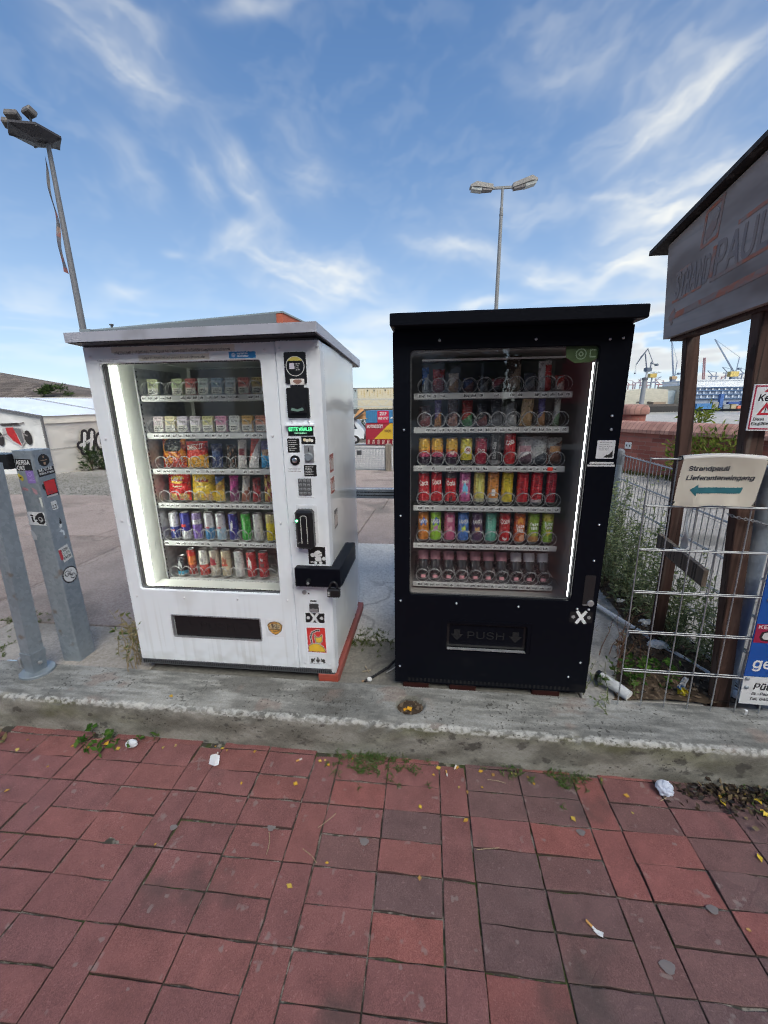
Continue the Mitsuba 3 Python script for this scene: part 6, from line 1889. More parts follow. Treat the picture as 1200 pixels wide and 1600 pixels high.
GREENS = [(.055, .095, .028), (.075, .125, .035), (.045, .075, .026), (.10, .15, .045), (.065, .10, .04)]
DGREEN = [(.030, .055, .022), (.045, .075, .028), (.025, .042, .018), (.06, .09, .035)]
bush('shrub', 'dark green shrub at the foot of the marquee side wall', (-11.05, 12.5, -.42), (.75, .55, .85), 900, .13, DGREEN, 41)
bush('shrub', 'tall leafy stem with pale leaves beside the marquee lettering', (-11.15, 12.2, -.3), (.26, .22, 1.05), 110, .12, GREENS, 42)
bush('shrub', 'mossy green growth on the tiled roof edge', (-18.7, 19.0, 2.30), (.8, .4, .42), 500, .16, DGREEN + GREENS[:2], 43)
for i_, (x, y, w, h, s) in enumerate(((-7.2, 44.2, 1.6, 1.6, 1), (-5.0, 43.8, 1.7, 1.9, 2), (-3.0, 43.6, 1.5, 1.55, 3), (-1.2, 43.4, 1.6, 1.8, 4))):
    bush('hedge_bush', f'dark waterside bush, {ORD[i_]} from the left above the containers', (x, y, -.9), (w, .9, h), 500, .26, DGREEN, 50 + i_, group='waterside bushes seen between the machines')

# --- flood wall of red brick with its round-topped coping, right
FWL = thing('flood_wall', 'low red brick flood wall with a rounded coping of upright bricks', 'wall')
w0, w1 = np.array([3.2, 11.0]), np.array([8.2, 3.22])
wd = (w1 - w0) / np.linalg.norm(w1 - w0)
wn = np.array([wd[1], -wd[0]])
if wn @ w0 > 0:
    wn = -wn


def wall_section(pr):
    pts = np.array(pr)
    a_, b_ = [(*(w0 + wn * o), z) for o, z in pts], [(*(w1 + wn * o), z) for o, z in pts]
    return trimesh.convex.convex_hull(a_ + b_)


put('brick_face', wall_section([(-.2, -.1), (.2, -.1), (.2, 1.00), (-.2, 1.00)]), 'brickwork', parent=FWL)
put('coping', wall_section([(.24 * math.cos(t), 1.0 + .24 * math.sin(t) * .95 + .004) for t in np.linspace(0, math.pi, 12)] + [(.26, 1.004), (-.26, 1.004), (.26, 1.07), (-.26, 1.07)]), 'coping_bricks', parent=FWL, smooth=35)
pq = w0 + wd * 2.05 + wn * .203
nb = put('notice_plate', trimesh.convex.convex_hull([(*(pq + wd * a_ + wn * o), z) for a_ in (-.07, .07) for o in (0, .006) for z in (.66, .80)]), 'print', (.62, .62, .60), FWL)
put('small_print', trimesh.util.concatenate([trimesh.convex.convex_hull([(*(pq + wd * a_ + wn * o), z) for a_ in (x, x + .025) for o in (.006, .008) for z in (.71, .75)]) for x in (-.045, .02)]), 'print', (.1, .1, .1), nb, kind='stuff')
TW = thing('brick_pillar', 'low round brick tower with a domed coping behind the flood wall', 'pillar')
tcx, tcy = 4.72, 10.45
put('shaft', lathe([(.27, -.5), (.27, 1.32)], 28, (tcx, tcy, 0)), 'brickwork', parent=TW, smooth=True)
put('coping', lathe([(.27, 1.32), (.325, 1.335), (.335, 1.40), (.325, 1.47), (.28, 1.53), (.18, 1.555), (0, 1.56)], 28, (tcx, tcy, 0)), 'coping_bricks', parent=TW, smooth=40)
gr_ = np.random.default_rng(5)


def gfn(i_):
    t = gr_.uniform(0, 6)
    p = w0 + wd * t + wn * (.22 + gr_.uniform(0, .35))
    return np.array([p[0], p[1], .165]), np.array([gr_.normal(0, .4), gr_.normal(0, .4), 1.0])


gm_ = leaves(1500, gfn, .10, gr_, .12)
gk_ = numbered('grass_strip')
used.discard('grass_strip')
put('grass_strip', gm_, 'leaf', uv=leaf_uv(gm_, [(.08, .10, .035), (.11, .115, .045), (.06, .08, .03)], gr_))
tag('grass_strip', 'rough green grass along the foot of the flood wall', 'grass', None, 'stuff')
YG = [(.16, .20, .035), (.20, .23, .05), (.12, .17, .03), (.09, .13, .03), (.24, .26, .07)]
bush('shrub', 'yellow green feathery shrub in front of the flood wall', (4.95, 7.65, .45), (.72, .5, .75), 1500, .105, YG, 61, stems=8)
bush('shrub', 'dark green shrub at the right edge, behind the second wooden post', (5.6, 6.3, .15), (.5, .5, .9), 900, .10, GREENS, 62)
bush('shrub', 'pale sprig of leaves rising above the flood wall coping', (5.18, 8.9, 1.15), (.42, .3, .42), 160, .13, YG, 63, stems=6)

# ================================================================ harbour on the far bank
def strut(n, a, b, w, c, parent):
    return put(n, bar(far(*a), far(*b), w), 'print', c, parent)


BH = thing('harbour_warehouse', 'long beige warehouse across the water, seen between the machines', 'warehouse')
put('wall', fbox(-24.4, 40, 414, 470, -6, 15.3), 'far_paint', (.53, .46, .33), BH)
put('end_wall', fbox(-60, -24.5, 414.5, 470, -6, 15.6), 'far_paint', (.34, .37, .37), BH)
put('roof', fbox(-60, 40, 413.6, 470, 15.62, 16.0), 'print', (.30, .29, .27), BH)
for i_, a_ in enumerate((-15.2, -8.8, 2, -27)):
    put('window', fbox(a_, a_ + 1.4, 413.7, 413.95, 12.6, 14.2), 'print', (.07, .065, .06), BH)
for i_ in range(16):
    a_ = -23.6 + 2.6 * i_
    put('stain', fbox(a_, a_ + .5 + (i_ % 3) * .4, 413.85, 413.98, 13.2 - (i_ * 7 % 5) * 1.1 - 2, 13.6), 'far_paint', (.50, .38, .20), BH)
HH = thing('harbour_hall', 'beige hall with a shallow arched roof across the water, right of the black machine', 'hall')
hall = trimesh.convex.convex_hull([far(a_, d, z) for a_, z in ((198, -6), (198, 7.6), (212, 9.8), (224, 10.4), (238, 9.2), (240, -6)) for d in (352, 380)])
put('wall', hall, 'far_paint', (.52, .48, .39), HH)
for a_, w_ in ((213, 5.5), (222, 3)):
    put('door', trimesh.convex.convex_hull([far(a, d, z) for a in (a_, a_ + w_) for z in (-1.3, -.2) for d in (351.6, 351.9)]), 'print', (.09, .085, .08), HH)
put('annex', trimesh.convex.convex_hull([far(a_, d, z) for a_ in (240.3, 250) for z in (-6, 8.4) for d in (355, 380)]), 'far_paint', (.40, .46, .50), HH)
QW = thing('quay_barge', 'long dark barge moored along the far quay', 'barge')
put('hull', fbox(188, 252, 338, 348, -9.2, -4.2), 'far_paint', (.05, .046, .044), QW)
put('deck', fbox(188.5, 251.5, 338.5, 347.5, -4.15, -2.4), 'far_paint', (.11, .095, .085), QW)
put('deck_house', fbox(219, 229, 339, 347, -2.35, -.6), 'far_paint', (.30, .22, .16), QW)
FD = thing('floating_dock', 'white and blue floating dock across the water, right of the first wooden post', 'dock')
put('deck_wall', fbox(251, 312, 340, 380, 10.4, 15.2), 'far_paint', (.74, .75, .77), FD)
put('roof_edge', fbox(250.5, 312.5, 339.5, 381, 15.25, 16.2), 'print', (.62, .64, .67), FD)
put('truss_back', fbox(252, 312, 342, 378, -7, 10.35), 'far_paint', (.34, .38, .46), FD)
for i_, z in enumerate((1.2, 4.4, 7.4, 9.7)):
    put('walkway', fbox(252, 312, 340.4, 341.8, z, z + .6), 'print', (.10, .17, .30), FD)
for i_, a_ in enumerate(np.arange(252.5, 311, 1.7)):
    put('truss_panel', fbox(a_, a_ + 1.1, 341.0, 341.9, (2.0, 5.2, 8.1)[i_ % 3], (4.2, 7.2, 9.5)[i_ % 3]), 'far_paint', ((.62, .66, .72), (.55, .60, .68), (.70, .70, .70))[i_ % 3], FD)
put('end_tower', fbox(246.5, 250.4, 340, 380, -7, 12.2), 'far_paint', (.50, .44, .34), FD)
put('hull', fbox(243, 318, 336, 385, -9.4, -6.6), 'far_paint', (.06, .06, .065), FD)
for i_, (a_, w_, z0, z1, c_) in enumerate(((250, 12, -6.5, -2.2, (.08, .20, .40)), (262.5, 4.5, -6.5, -1.2, (.28, .27, .24)), (267.6, 2.6, -6.5, 5.0, (.08, .15, .36)), (271, 5, -6.5, -3.4, (.24, .25, .25)), (277, 4, -6.5, -2.6, (.42, .34, .22)), (282, 4.6, -6.5, -4.2, (.60, .16, .10)), (274, 9, -2.9, -1.2, (.06, .10, .28)), (284, 9, -3.8, -.6, (.12, .22, .42)))):
    k = thing('dock_container', f'{("blue", "grey brown", "tall dark blue", "grey", "tan", "orange red", "navy", "steel blue")[i_]} container or block on the floating dock', 'container', 'blocks stacked on the floating dock')
    put('body', fbox(a_, a_ + w_, 333 - .2 * i_, 335.4 - .2 * i_, z0, z1), 'far_paint', c_, k)


def slewing_crane(label, a, d, z0, col_h, c, jib, house, mast_w=2.2, body=(.55, .42, .16), rear=7.0):
    """A harbour crane: column, machine house, A-frame, jib in lattice, rear arm with counterweight."""
    k = thing('harbour_crane', label, 'crane', 'cranes of the shipyard across the water')
    put('column', bar(far(a, d, z0), far(a, d, z0 + col_h), mast_w), 'print', c, k)
    zt = z0 + col_h
    put('machine_house', fbox(a - house, a + house, d - 2, d + 2, zt + .05, zt + house * 1.2), 'print', body, k)
    ja, jz = jib
    top = zt + house * 1.2
    for o in (-.5, .5):
        strut('jib_chord', (a + o, d, top), (a + ja + o * .3, d, zt + jz), .55, c, k)
    n = 9
    for i_ in range(n):
        t0, t1 = i_ / n, (i_ + 1) / n
        s_ = .5 if i_ % 2 else -.5
        strut('jib_brace', (a + ja * t0 + s_ * (1 - .7 * t0), d, top + (zt + jz - top) * t0), (a + ja * t1 - s_ * (1 - .7 * t1), d, top + (zt + jz - top) * t1), .28, c, k)
    at = zt + house * 1.2 + abs(jz) * .38
    strut('a_frame', (a + house * .6, d, top), (a + house * .4 - ja * .06, d, at), .5, c, k)
    strut('tie_rod', (a + house * .4 - ja * .06, d, at), (a + ja, d, zt + jz), .22, c, k)
    strut('rear_arm', (a + house * .3, d, top + 1), (a - np.sign(ja or 1) * rear, d, top + 2.4), .5, c, k)
    put('counterweight', fbox(a - np.sign(ja or 1) * rear - 1.2, a - np.sign(ja or 1) * rear + 1.2, d - 1.2, d + 1.2, top + 1.4, top + 3.2), 'print', c, k)
    return k


DKC, BLC = (.10, .12, .16), (.20, .24, .32)
# coordinates: metres to the right, metres ahead, measured in the camera's heading
k = thing('harbour_crane', 'dark slewing crane on a thick grey pile, nearest the black machine', 'crane', 'cranes of the shipyard across the water')
A1, D1 = 187.0, 302.0
put('pile', lathe([(1.55, -9), (1.45, 16.2)], 12, far(A1 - .6, D1, 0)), 'print', (.24, .24, .255), k, smooth=True)
put('collar', lathe([(1.9, 14.6), (1.9, 16.4), (0, 16.4)], 12, far(A1 - .6, D1, 0)), 'print', (.10, .10, .11), k)
put('neck', lathe([(.8, 16.4), (.6, 20.7)], 10, far(A1 + .2, D1, 0)), 'print', (.50, .50, .50), k, smooth=True)
put('cabin', fbox(A1 - 1.2, A1 + 2.2, D1 - 2, D1 + 2, 20.7, 23.0), 'print', DKC, k)
strut('tower', (A1 - .6, D1, 23.0), (A1 - 2.9, D1, 32.4), .6, DKC, k)
strut('jib', (A1 - 1.4, D1, 35.8), (A1 - 8.3, D1, 25.2), .5, DKC, k)
strut('jib', (A1 - 2.4, D1, 34.4), (A1 - 5.8, D1, 30.2), .35, DKC, k)
strut('tie_rod', (A1 - 1.5, D1, 35.4), (A1 + 3.4, D1, 26.4), .35, DKC, k)
strut('tie_rod', (A1 - 8.3, D1, 25.2), (A1 - 5.8, D1, 30.2), .25, DKC, k)
strut('rear_arm', (A1 + 1.6, D1, 26.2), (A1 + 6.2, D1, 24.9), .6, DKC, k)
put('counterweight', fbox(A1 + 5.4, A1 + 6.9, D1 - 1, D1 + 1, 24.2, 25.6), 'print', DKC, k)
strut('post', (A1 + 2.0, D1, 23.0), (A1 + 2.3, D1, 27.0), .6, DKC, k)
strut('cable', (A1 - 8.3, D1, 25.2), (A1 - 8.3, D1, 20), .15, DKC, k)
put('hook', fbox(A1 - 8.7, A1 - 7.9, D1 - .4, D1 + .4, 19, 20), 'print', DKC, k)
slewing_crane('crane with a square yellow machine house behind the grey pile', 266, 420, -4, 26, (.34, .36, .40), (8, 5), 3.2, 1.0, (.60, .42, .12), 6)
slewing_crane('tall lattice crane with a blue portal, left of the first wooden post', 276, 404, -4, 23.5, BLC, (-7.0, 35), 2.3, 3.6, (.45, .30, .17), 5)
slewing_crane('crane with a long jib leaning left and a yellow house, between the wooden posts', 329, 400, -4, 25, BLC, (-23, 33), 3.9, 3.4, (.62, .46, .15), 5)
RD = (.36, .20, .21)
k = thing('harbour_crane', 'dusky red container crane leg pair right of the first wooden post', 'crane', 'cranes of the shipyard across the water')
for o in (-.9, .9):
    strut('leg', (315.5 + o, 415, 2), (310.7 + o * .8, 415, 39.5), .8, RD, k)
for z in (12, 18, 24, 30, 36):
    strut('brace', (315.5 - z * .125 - .9, 415, z), (315.5 - z * .125 + .9, 415, z + 2.0), .5, RD, k)
for i_, (a_, z, c_) in enumerate(((327, 22, BLC), (333, 18, RD), (341, 25, BLC), (349, 20, BLC), (357, 24, (.24, .28, .36)), (362, 20, BLC), (246, 15, RD), (253, 17, (.30, .26, .32)), (260, 14.5, RD), (268, 17, (.26, .26, .34)), (276, 15, RD), (284, 16, (.38, .26, .26)))):
    pc = 'pale red' if i_ == 11 else 'dusky red' if c_ == RD else 'grey blue'
    k = thing('portal_crane', f'small {pc} portal crane, {ORD[i_ % 6]} from left {"between the wooden posts" if i_ < 6 else "beside the black machine"}', 'crane', 'small portal cranes on the far bank')
    d_ = 470
    s_ = d_ / 420
    for o in (-3, 3):
        strut('leg', (a_ * s_ + o, d_, -4), (a_ * s_ + o * .9, d_, z * s_), .9, c_, k)
    strut('bridge', (a_ * s_ - 6, d_, z * s_ + .4), (a_ * s_ + 5, d_, z * s_ + .4), 1.0, c_, k)
    strut('boom', (a_ * s_ - 1, d_, z * s_ + .4), (a_ * s_ + (8 if i_ % 2 else -8), d_, z * s_ + 6.5), .6, c_, k)
    strut('stay', (a_ * s_ + 2, d_, z * s_ + 4.6), (a_ * s_ + (8 if i_ % 2 else -8), d_, z * s_ + 6.5), .3, c_, k)
    strut('mast', (a_ * s_ + 2, d_, z * s_ + .4), (a_ * s_ + 2, d_, z * s_ + 4.6), .6, c_, k)
SH = thing('dock_shed', 'row of low blue grey sheds above the floating dock', 'shed')
put('wall', fbox(300, 420, 440, 452, -4, 17.5), 'far_paint', (.24, .30, .44), SH)
put('roof', fbox(299, 421, 439, 453, 17.55, 18.3), 'print', (.50, .53, .60), SH)

# ================================================================ across the street, behind the camera (seen in the glass)
SB = thing('street_house', 'pale plastered street house mirrored in the window of the black machine', 'house')
put('wall', bx(-22, 2.4, -21, -13, -.1, 12.5), 'far_paint', (.80, .79, .76), SB)
put('roof', bx(-22.4, 2.8, -21.4, -12.6, 12.55, 13.1), 'print', (.12, .10, .10), SB)
for i_ in range(8):
    for j_ in range(3):
        w_ = put('window', bx(-20.6 + 3.1 * i_, -19.0 + 3.1 * i_, -12.99, -12.9, 1.0 + 3.5 * j_, 3.4 + 3.5 * j_), 'gloss', (.03, .035, .05), SB)
        put('frame', bx(-19.84 + 3.1 * i_, -19.76 + 3.1 * i_, -12.895, -12.86, 1.2 + 3.5 * j_, 3.4 + 3.5 * j_), 'print', (.55, .55, .55), w_)
SB2 = thing('street_house', 'dark brick street house mirrored in the right of the black window', 'house')
put('wall', bx(5.0, 26, -22, -14, -.1, 14), 'far_paint', (.20, .11, .085), SB2)
for i_ in range(6):
    for j_ in range(3):
        put('window', bx(6.2 + 3.2 * i_, 7.7 + 3.2 * i_, -13.99, -13.9, 1.2 + 3.7 * j_, 3.3 + 3.7 * j_), 'gloss', (.03, .035, .05), SB2)
SR = thing('street_tree', 'street tree mirrored in the middle of the black window', 'tree')
put('trunk', tube([(2.6, -9.2, -.1), (2.62, -9.25, 2.2), (2.5, -9.1, 4.5)], [.16, .13, .09], 10), 'print', (.09, .075, .06), SR, smooth=True)
tr_ = np.random.default_rng(77)
cl_ = tr_.normal(0, 1, (40, 3)) * np.array([1.2, 1.2, 1.3])


def tfn(i_):
    q = cl_[tr_.integers(40)] + tr_.normal(0, .32, 3)
    return np.array([2.5, -9.1, 5.2]) + q, tr_.normal(0, 1, 3)


tm = leaves(4000, tfn, .24, tr_, .5)
put('crown', tm, 'leaf', parent=SR, uv=leaf_uv(tm, DGREEN, tr_))
RB = thing('red_banner', 'tall red banner mirrored at the right of the black window', 'banner')
put('pole', rod((4.55, -8.6, -.1), (4.55, -8.6, 6.2), .03), 'print', (.4, .4, .4), RB)
put('cloth', sheet(6, 20, lambda u, v: (4.55 - .95 * u, -8.58 + .05 * np.sin(v * 7 + u * 3), 1.6 + 4.4 * v)), 'print', (.50, .03, .035), RB, smooth=True)

# ================================================================ weeds, litter, small things
def weed(label, x, y, z, h, n, seed, cs, leaf=.030, spread=.5, dry=0.0, lpn=16, name='weed', cat='weed', group=None, flat_=.30, stem=(.11, .12, .05)):
    """n thin stems from one foot with small leaves along them."""
    r = np.random.default_rng(seed)
    k = thing(name, label, cat, group)
    ms, L = [], []
    for i_ in range(n):
        a_ = r.uniform(0, 2 * np.pi)
        hh = h * r.uniform(.55, 1.05)
        o = np.array([x + r.normal(0, .025 + spread * .04), y + r.normal(0, .025 + spread * .04), z])
        d = np.array([math.cos(a_), math.sin(a_), 0]) * spread * hh * r.uniform(.1, .7)
        t = np.linspace(0, 1, 6)[:, None]
        p = o + np.array([0, 0, hh]) * t + d * t ** 1.7 + r.normal(0, .012, (6, 3)) * t
        ms.append(tube(p, np.linspace(.0028, .0010, 6), 4))
        for q in range(int(lpn * (1 - dry))):
            u = r.uniform(.12, 1)
            b = o + np.array([0, 0, hh]) * u + d * u ** 1.7
            L.append((b, np.array([r.normal(), r.normal(), .35 + r.normal(0, .4)])))
    put('stem', trimesh.util.concatenate(ms), 'print', stem, k, kind='stuff')
    if L:
        m = leaves(len(L), lambda i_: L[i_], leaf, r, flat_)
        put('foliage', m, 'leaf', parent=k, uv=leaf_uv(m, cs, r), kind='stuff')
    return k


SAGE = [(.25, .30, .16), (.31, .36, .21), (.21, .26, .13), (.36, .38, .24), (.18, .22, .12)]
FRESH = [(.07, .16, .03), (.09, .19, .04), (.05, .12, .025), (.12, .21, .05)]
STRAW = [(.30, .24, .12), (.24, .19, .10), (.34, .28, .15)]
r_ = np.random.default_rng(19)
n_ = 0
for (x, y, h, k_) in ((1.46, 3.55, .85, 'tall'), (1.56, 3.45, .75, 'tall'), (1.45, 3.25, .95, 'tall'), (1.54, 3.12, .70, 'tall'), (1.44, 3.0, .62, 'mid'), (1.56, 2.86, .75, 'tall'), (1.47, 2.72, .55, 'mid'), (1.56, 2.55, .60, 'mid'), (1.50, 2.35, .50, 'mid'), (1.57, 2.18, .55, 'mid'), (1.50, 3.38, .9, 'tall')):
    weed(f'{("tall" if k_ == "tall" else "knee-high")} grey green weed in the bed behind the mesh fence, {ORD[n_] if n_ < 10 else "last"} clump from the back', x, y, .17, h, 15 if k_ == 'tall' else 11, 200 + n_, SAGE, .040, .45, lpn=52, group='weeds in the bed behind the fence')
    n_ += 1
weed('low bright green weed behind the fence corner', 1.10, 2.02, .18, .13, 9, 231, FRESH, .036, 1.1, lpn=12, flat_=.5)
weed('low bright green weed beside the second wooden post', 1.24, 2.08, .18, .15, 10, 232, FRESH, .036, 1.0, lpn=12, flat_=.5)
weed('dry reddish weed stalks beside the concrete strip', 1.07, 2.22, .18, .34, 11, 233, STRAW, .02, .8, .7, stem=(.20, .10, .07))
weed('pale green weed with tiny leaves at the right foot of the black machine', .875, 1.94, .175, .13, 14, 234, [(.14, .20, .06), (.20, .26, .10), (.30, .34, .20)], .022, 1.2, lpn=14)
weed('dry straw weed climbing the left corner of the white machine', -1.70, 1.95, .17, .40, 15, 235, STRAW + [(.12, .15, .05)], .030, .5, .2, stem=(.26, .19, .10))
weed('green and dry weed creeping left of the white machine', -1.84, 2.06, .17, .22, 13, 236, [(.10, .15, .04), (.16, .18, .06)] + STRAW, .034, 1.4, .1, stem=(.20, .17, .09))
weed('thin dry stalks along the left side of the white machine', -1.76, 2.35, .17, .34, 9, 237, STRAW, .03, .7, .4, stem=(.18, .12, .07))
weed('broad leaved green weed at the kerb foot, left of the crumpled white paper', -1.66, 1.55, 0, .075, 9, 238, FRESH, .040, 1.1, lpn=5, flat_=.55)
weed('broad leaved green weed at the kerb foot, right beside the crumpled white paper', -1.525, 1.555, 0, .055, 8, 239, FRESH, .036, 1.1, lpn=5, flat_=.55)
weed('pale weed at the kerb foot at the left edge', -2.27, 1.54, 0, .05, 6, 240, FRESH + STRAW, .04, 1.8, lpn=4, flat_=.5)
for i_, (x, n) in enumerate(((-.34, 30), (-.27, 34), (-.20, 26), (-.10, 16), (.42, 12), (.60, 20), (.655, 16), (1.42, 14))):
    weed(f'{("grass tuft", "small green tuft")[i_ > 3]} at the kerb foot, {ORD[i_]} from the left', x, 1.583, -.004, .032 if i_ < 4 else .022, n + 14, 250 + i_, FRESH, .022, .9, lpn=6, flat_=.16, name='grass_tuft', cat='grass', group='green tufts along the kerb foot')
for i_, (x, y) in enumerate(((-.46, 2.315), (-.39, 2.32), (-.31, 2.325), (-1.86, 2.325), (-2.0, 2.335), (-2.85, 2.33), (-3.0, 2.34), (-2.75, 1.95))):
    weed(f'moss green tuft in the joint of the yard slabs, {ORD[i_]} clump', x, y, .158, .026, 30, 270 + i_, [(.08, .12, .02), (.11, .15, .03), (.06, .09, .02)], .018, .9, lpn=7, flat_=.3, name='grass_tuft', cat='grass', group='tufts in the slab joints')
# old vine twigs on the yard slab, left of the white machine
for i_ in range(4):
    t_ = thing('dry_twig', f'thin dry twig on the yard slabs left of the white machine, {ORD[i_]} of four', 'twig', 'dry twigs left of the white machine')
    q0 = np.array([-1.85 - .08 * i_, 2.45 + .16 * i_, .176])
    a_ = 2.0 + .3 * i_
    pp = np.array([q0 + np.array([math.cos(a_), math.sin(a_), 0]) * s + np.array([.02 * math.sin(s * 40 + i_), .015 * math.cos(s * 31), .006 * abs(math.sin(s * 20))]) for s in np.linspace(0, .34, 9)])
    put('twig', tube(pp, .003, 5), 'print', (.13, .085, .06), t_)


# --- litter
def crumple(label, x, y, z, s, seed, c, name='crumpled_paper', cat='paper', sq=(1, .8, .6)):
    k = thing(name, label, cat)
    m = trimesh.creation.icosphere(subdivisions=3)
    n = meshkit.fbm(m.vertices * 1.7 + seed, 3, seed) - .5
    n2 = np.abs(meshkit.noise(m.vertices * 3.1 + seed, seed + 4) - .5)
    m.vertices *= (1 + .75 * n - .55 * n2)[:, None]
    m.vertices *= np.array(sq) * s
    m.apply_translation((x, y, z - m.bounds[0][2]))
    put('paper', m, 'print', c, k)
    return k


crumple('crumpled white paper at the kerb foot, among the weeds at the left', -1.478, 1.520, .003, .030, 3, (.68, .70, .74), sq=(1.1, .7, .6))
crumple('crumpled ball of white and blue printed paper near the kerb at the right', 1.040, 1.528, .003, .036, 9, (.58, .62, .72), sq=(1, .95, .75))
pp_ = thing('folded_paper', 'folded white paper scrap standing on the bricks below the white machine', 'paper')
put('paper', trimesh.Trimesh([(-1.035, 1.46, .004), (-1.000, 1.452, .004), (-1.005, 1.478, .050), (-1.028, 1.474, .044), (-.985, 1.462, .004), (-.988, 1.486, .034)], [[0, 1, 2], [0, 2, 3], [1, 4, 5], [1, 5, 2]], process=False), 'print', (.70, .71, .74), pp_)


def butt(label, x, y, a_, L=.032, z=.004, ash=True, c=(.62, .33, .10)):
    k = thing('cigarette_butt', label, 'cigarette butt', 'cigarette butts on the pavement')
    d = np.array([math.cos(a_), math.sin(a_), 0])
    o = np.array([x, y, z + .004])
    put('filter', tube([o, o + d * L * .6], .0038, 8), 'print', c, k, smooth=40)
    if ash:
        put('paper', tube([o + d * L * .6, o + d * L * .8, o + d * L + [.0, .002, -.001]], [.0039, .0036, .0030], 8), 'print', (.72, .71, .69), k)
    return k


bk = butt('burst cigarette butt with an orange filter and torn white paper, low in the pavement', .535, 1.012, -.85, .036)
put('torn_paper', trimesh.Trimesh([(.556, .994, .004), (.580, .985, .007), (.574, .972, .004), (.590, .965, .010), (.560, .976, .006), (.548, .984, .010)], [[0, 1, 2], [0, 2, 4], [2, 3, 4], [0, 4, 5]], process=False), 'print', (.70, .70, .70), bk)
butt('cigarette butt with an orange filter at the kerb foot, below the black machine', .095, 1.535, -1.4, .030)
butt('white cigarette butt at the kerb foot, beside the orange one below the black machine', .135, 1.548, 1.2, .022, c=(.66, .60, .52))
butt('cigarette butt with an orange filter at the foot of the folded paper scrap', -1.015, 1.500, 1.9, .026)
butt('cigarette butt lying on the bricks by the kerb, left of the grass tufts', -.62, 1.515, .6, .028)
YL = [(.62, .36, .04), (.58, .40, .07), (.52, .28, .05), (.62, .48, .14), (.40, .22, .07)]


def dead_leaf(label, x, y, z, s, seed, c, group='fallen leaves and petals on the pavement', cat='leaf'):
    r = np.random.default_rng(seed)
    k = thing('fallen_leaf', label, cat, group)
    a_ = r.uniform(0, 6.3)
    e = np.array([math.cos(a_), math.sin(a_)])
    w = np.array([-e[1], e[0]]) * s * r.uniform(.28, .42)
    e = e * s
    h = s * r.uniform(.10, .35)
    P_ = [(x - e[0] / 2, y - e[1] / 2, z + .002), (x + w[0], y + w[1], z + h), (x + e[0] * .15 + w[0] * .7, y + e[1] * .15 + w[1] * .7, z + h * .9), (x + e[0] / 2, y + e[1] / 2, z + h * .4), (x - w[0], y - w[1], z + h * .7), (x, y, z + .0025)]
    put('blade', trimesh.Trimesh(P_, [[0, 1, 5], [1, 2, 5], [2, 3, 5], [3, 4, 5], [4, 0, 5]], process=False), 'print', c, k)
    return k


r_ = np.random.default_rng(23)
for i_ in range(46):
    x = r_.uniform(-2.1, 1.5)
    y = 1.565 - abs(r_.normal(0, .045)) if i_ < 34 else r_.uniform(1.0, 1.5)
    dead_leaf('small yellow leaf or petal scattered along the foot of the kerb' if i_ < 34 else 'small pale leaf or petal scattered on the red bricks', x, y, .002, r_.uniform(.012, .028), 300 + i_, YL[r_.integers(5)], 'small leaves along the kerb foot' if i_ < 34 else 'small leaves scattered on the bricks')
for i_, (x, y, s) in enumerate(((-1.62, 1.52, .035), (-1.54, 1.50, .03), (-1.70, 1.49, .03), (-.585, 1.40, .026), (.06, 1.55, .03))):
    dead_leaf(f'yellow leaf near the kerb, {("left of the weeds", "beside the crumpled paper", "furthest left by the weeds", "alone on the bricks mid way", "below the kerb hole")[i_]}', x, y, .003, s, 360 + i_, YL[i_ % 3])
dead_leaf('orange yellow leaf lying in the round hole of the kerb', -.086, 1.722, .172, .040, 371, (.66, .34, .03))
dead_leaf('curled second orange leaf in the round hole of the kerb', -.108, 1.716, .172, .030, 372, (.60, .28, .03))
dead_leaf('yellow leaf on the kerb top below the white machine', -1.335, 1.668, .192, .026, 373, (.55, .33, .04))
for i_, (x, y, s) in enumerate(((1.247, 1.279, .034), (1.41, 1.52, .034), (1.26, 1.50, .034), (1.40, 1.46, .030), (1.235, 1.19, .022), (-.02, 1.35, .022))):
    dead_leaf(f'bright yellow leaf on the dark bricks at the lower right, {ORD[i_]}' if i_ < 5 else 'round yellow petal alone on the bricks below the kerb hole', x, y, .003, s, 380 + i_, (.66, .48, .05))
# pale gum spots trodden flat
for i_, (x, y, s) in enumerate(((-.62, 1.20, .017), (-.235, 1.185, .018), (.62, 1.31, .017), (.97, 1.09, .018), (.74, .92, .022), (-1.02, 1.16, .015))):
    k = thing('chewing_gum_spot', f'grey flattened gum spot on the bricks, {ORD[i_]}', 'gum', 'gum spots on the pavement')
    put('spot', sheet(3, 14, lambda u, v: (x + u * s * np.cos(v * 2 * np.pi) * (1 + .2 * np.sin(v * 19)), y + u * s * .8 * np.sin(v * 2 * np.pi), .0035 + .0012 * (1 - u))), 'print', (.20, .17, .165), k)
# drift of dark wet leaves and soil at the right of the kerb foot
r_ = np.random.default_rng(31)


def dfn(i_):
    p = np.array([1.32 + r_.normal(0, .11), 1.575 - abs(r_.normal(0, .055)), .004 + abs(r_.normal(0, .014))])
    return p, np.array([r_.normal(), r_.normal(), r_.normal(0, .35)])


dm = leaves(420, dfn, .026, r_, .55)
put('leaf_litter', dm, 'print', uv=leaf_uv(dm, [(.030, .022, .016), (.05, .034, .022), (.022, .018, .016), (.09, .06, .04), (.14, .10, .05)], r_))
tag('leaf_litter', 'heap of dark rotting leaves against the kerb at the right', 'leaf litter', None, 'stuff')


def bfn(i_):
    y_ = r_.uniform(1.90, 3.6)
    p = np.array([r_.uniform(np.interp(y_, [1.9, 2.33, 2.6], [.98, 1.15, 1.36]), 1.62), y_, .205 + abs(r_.normal(0, .012))])
    return p, np.array([r_.normal(), r_.normal(), r_.normal(0, .4)])


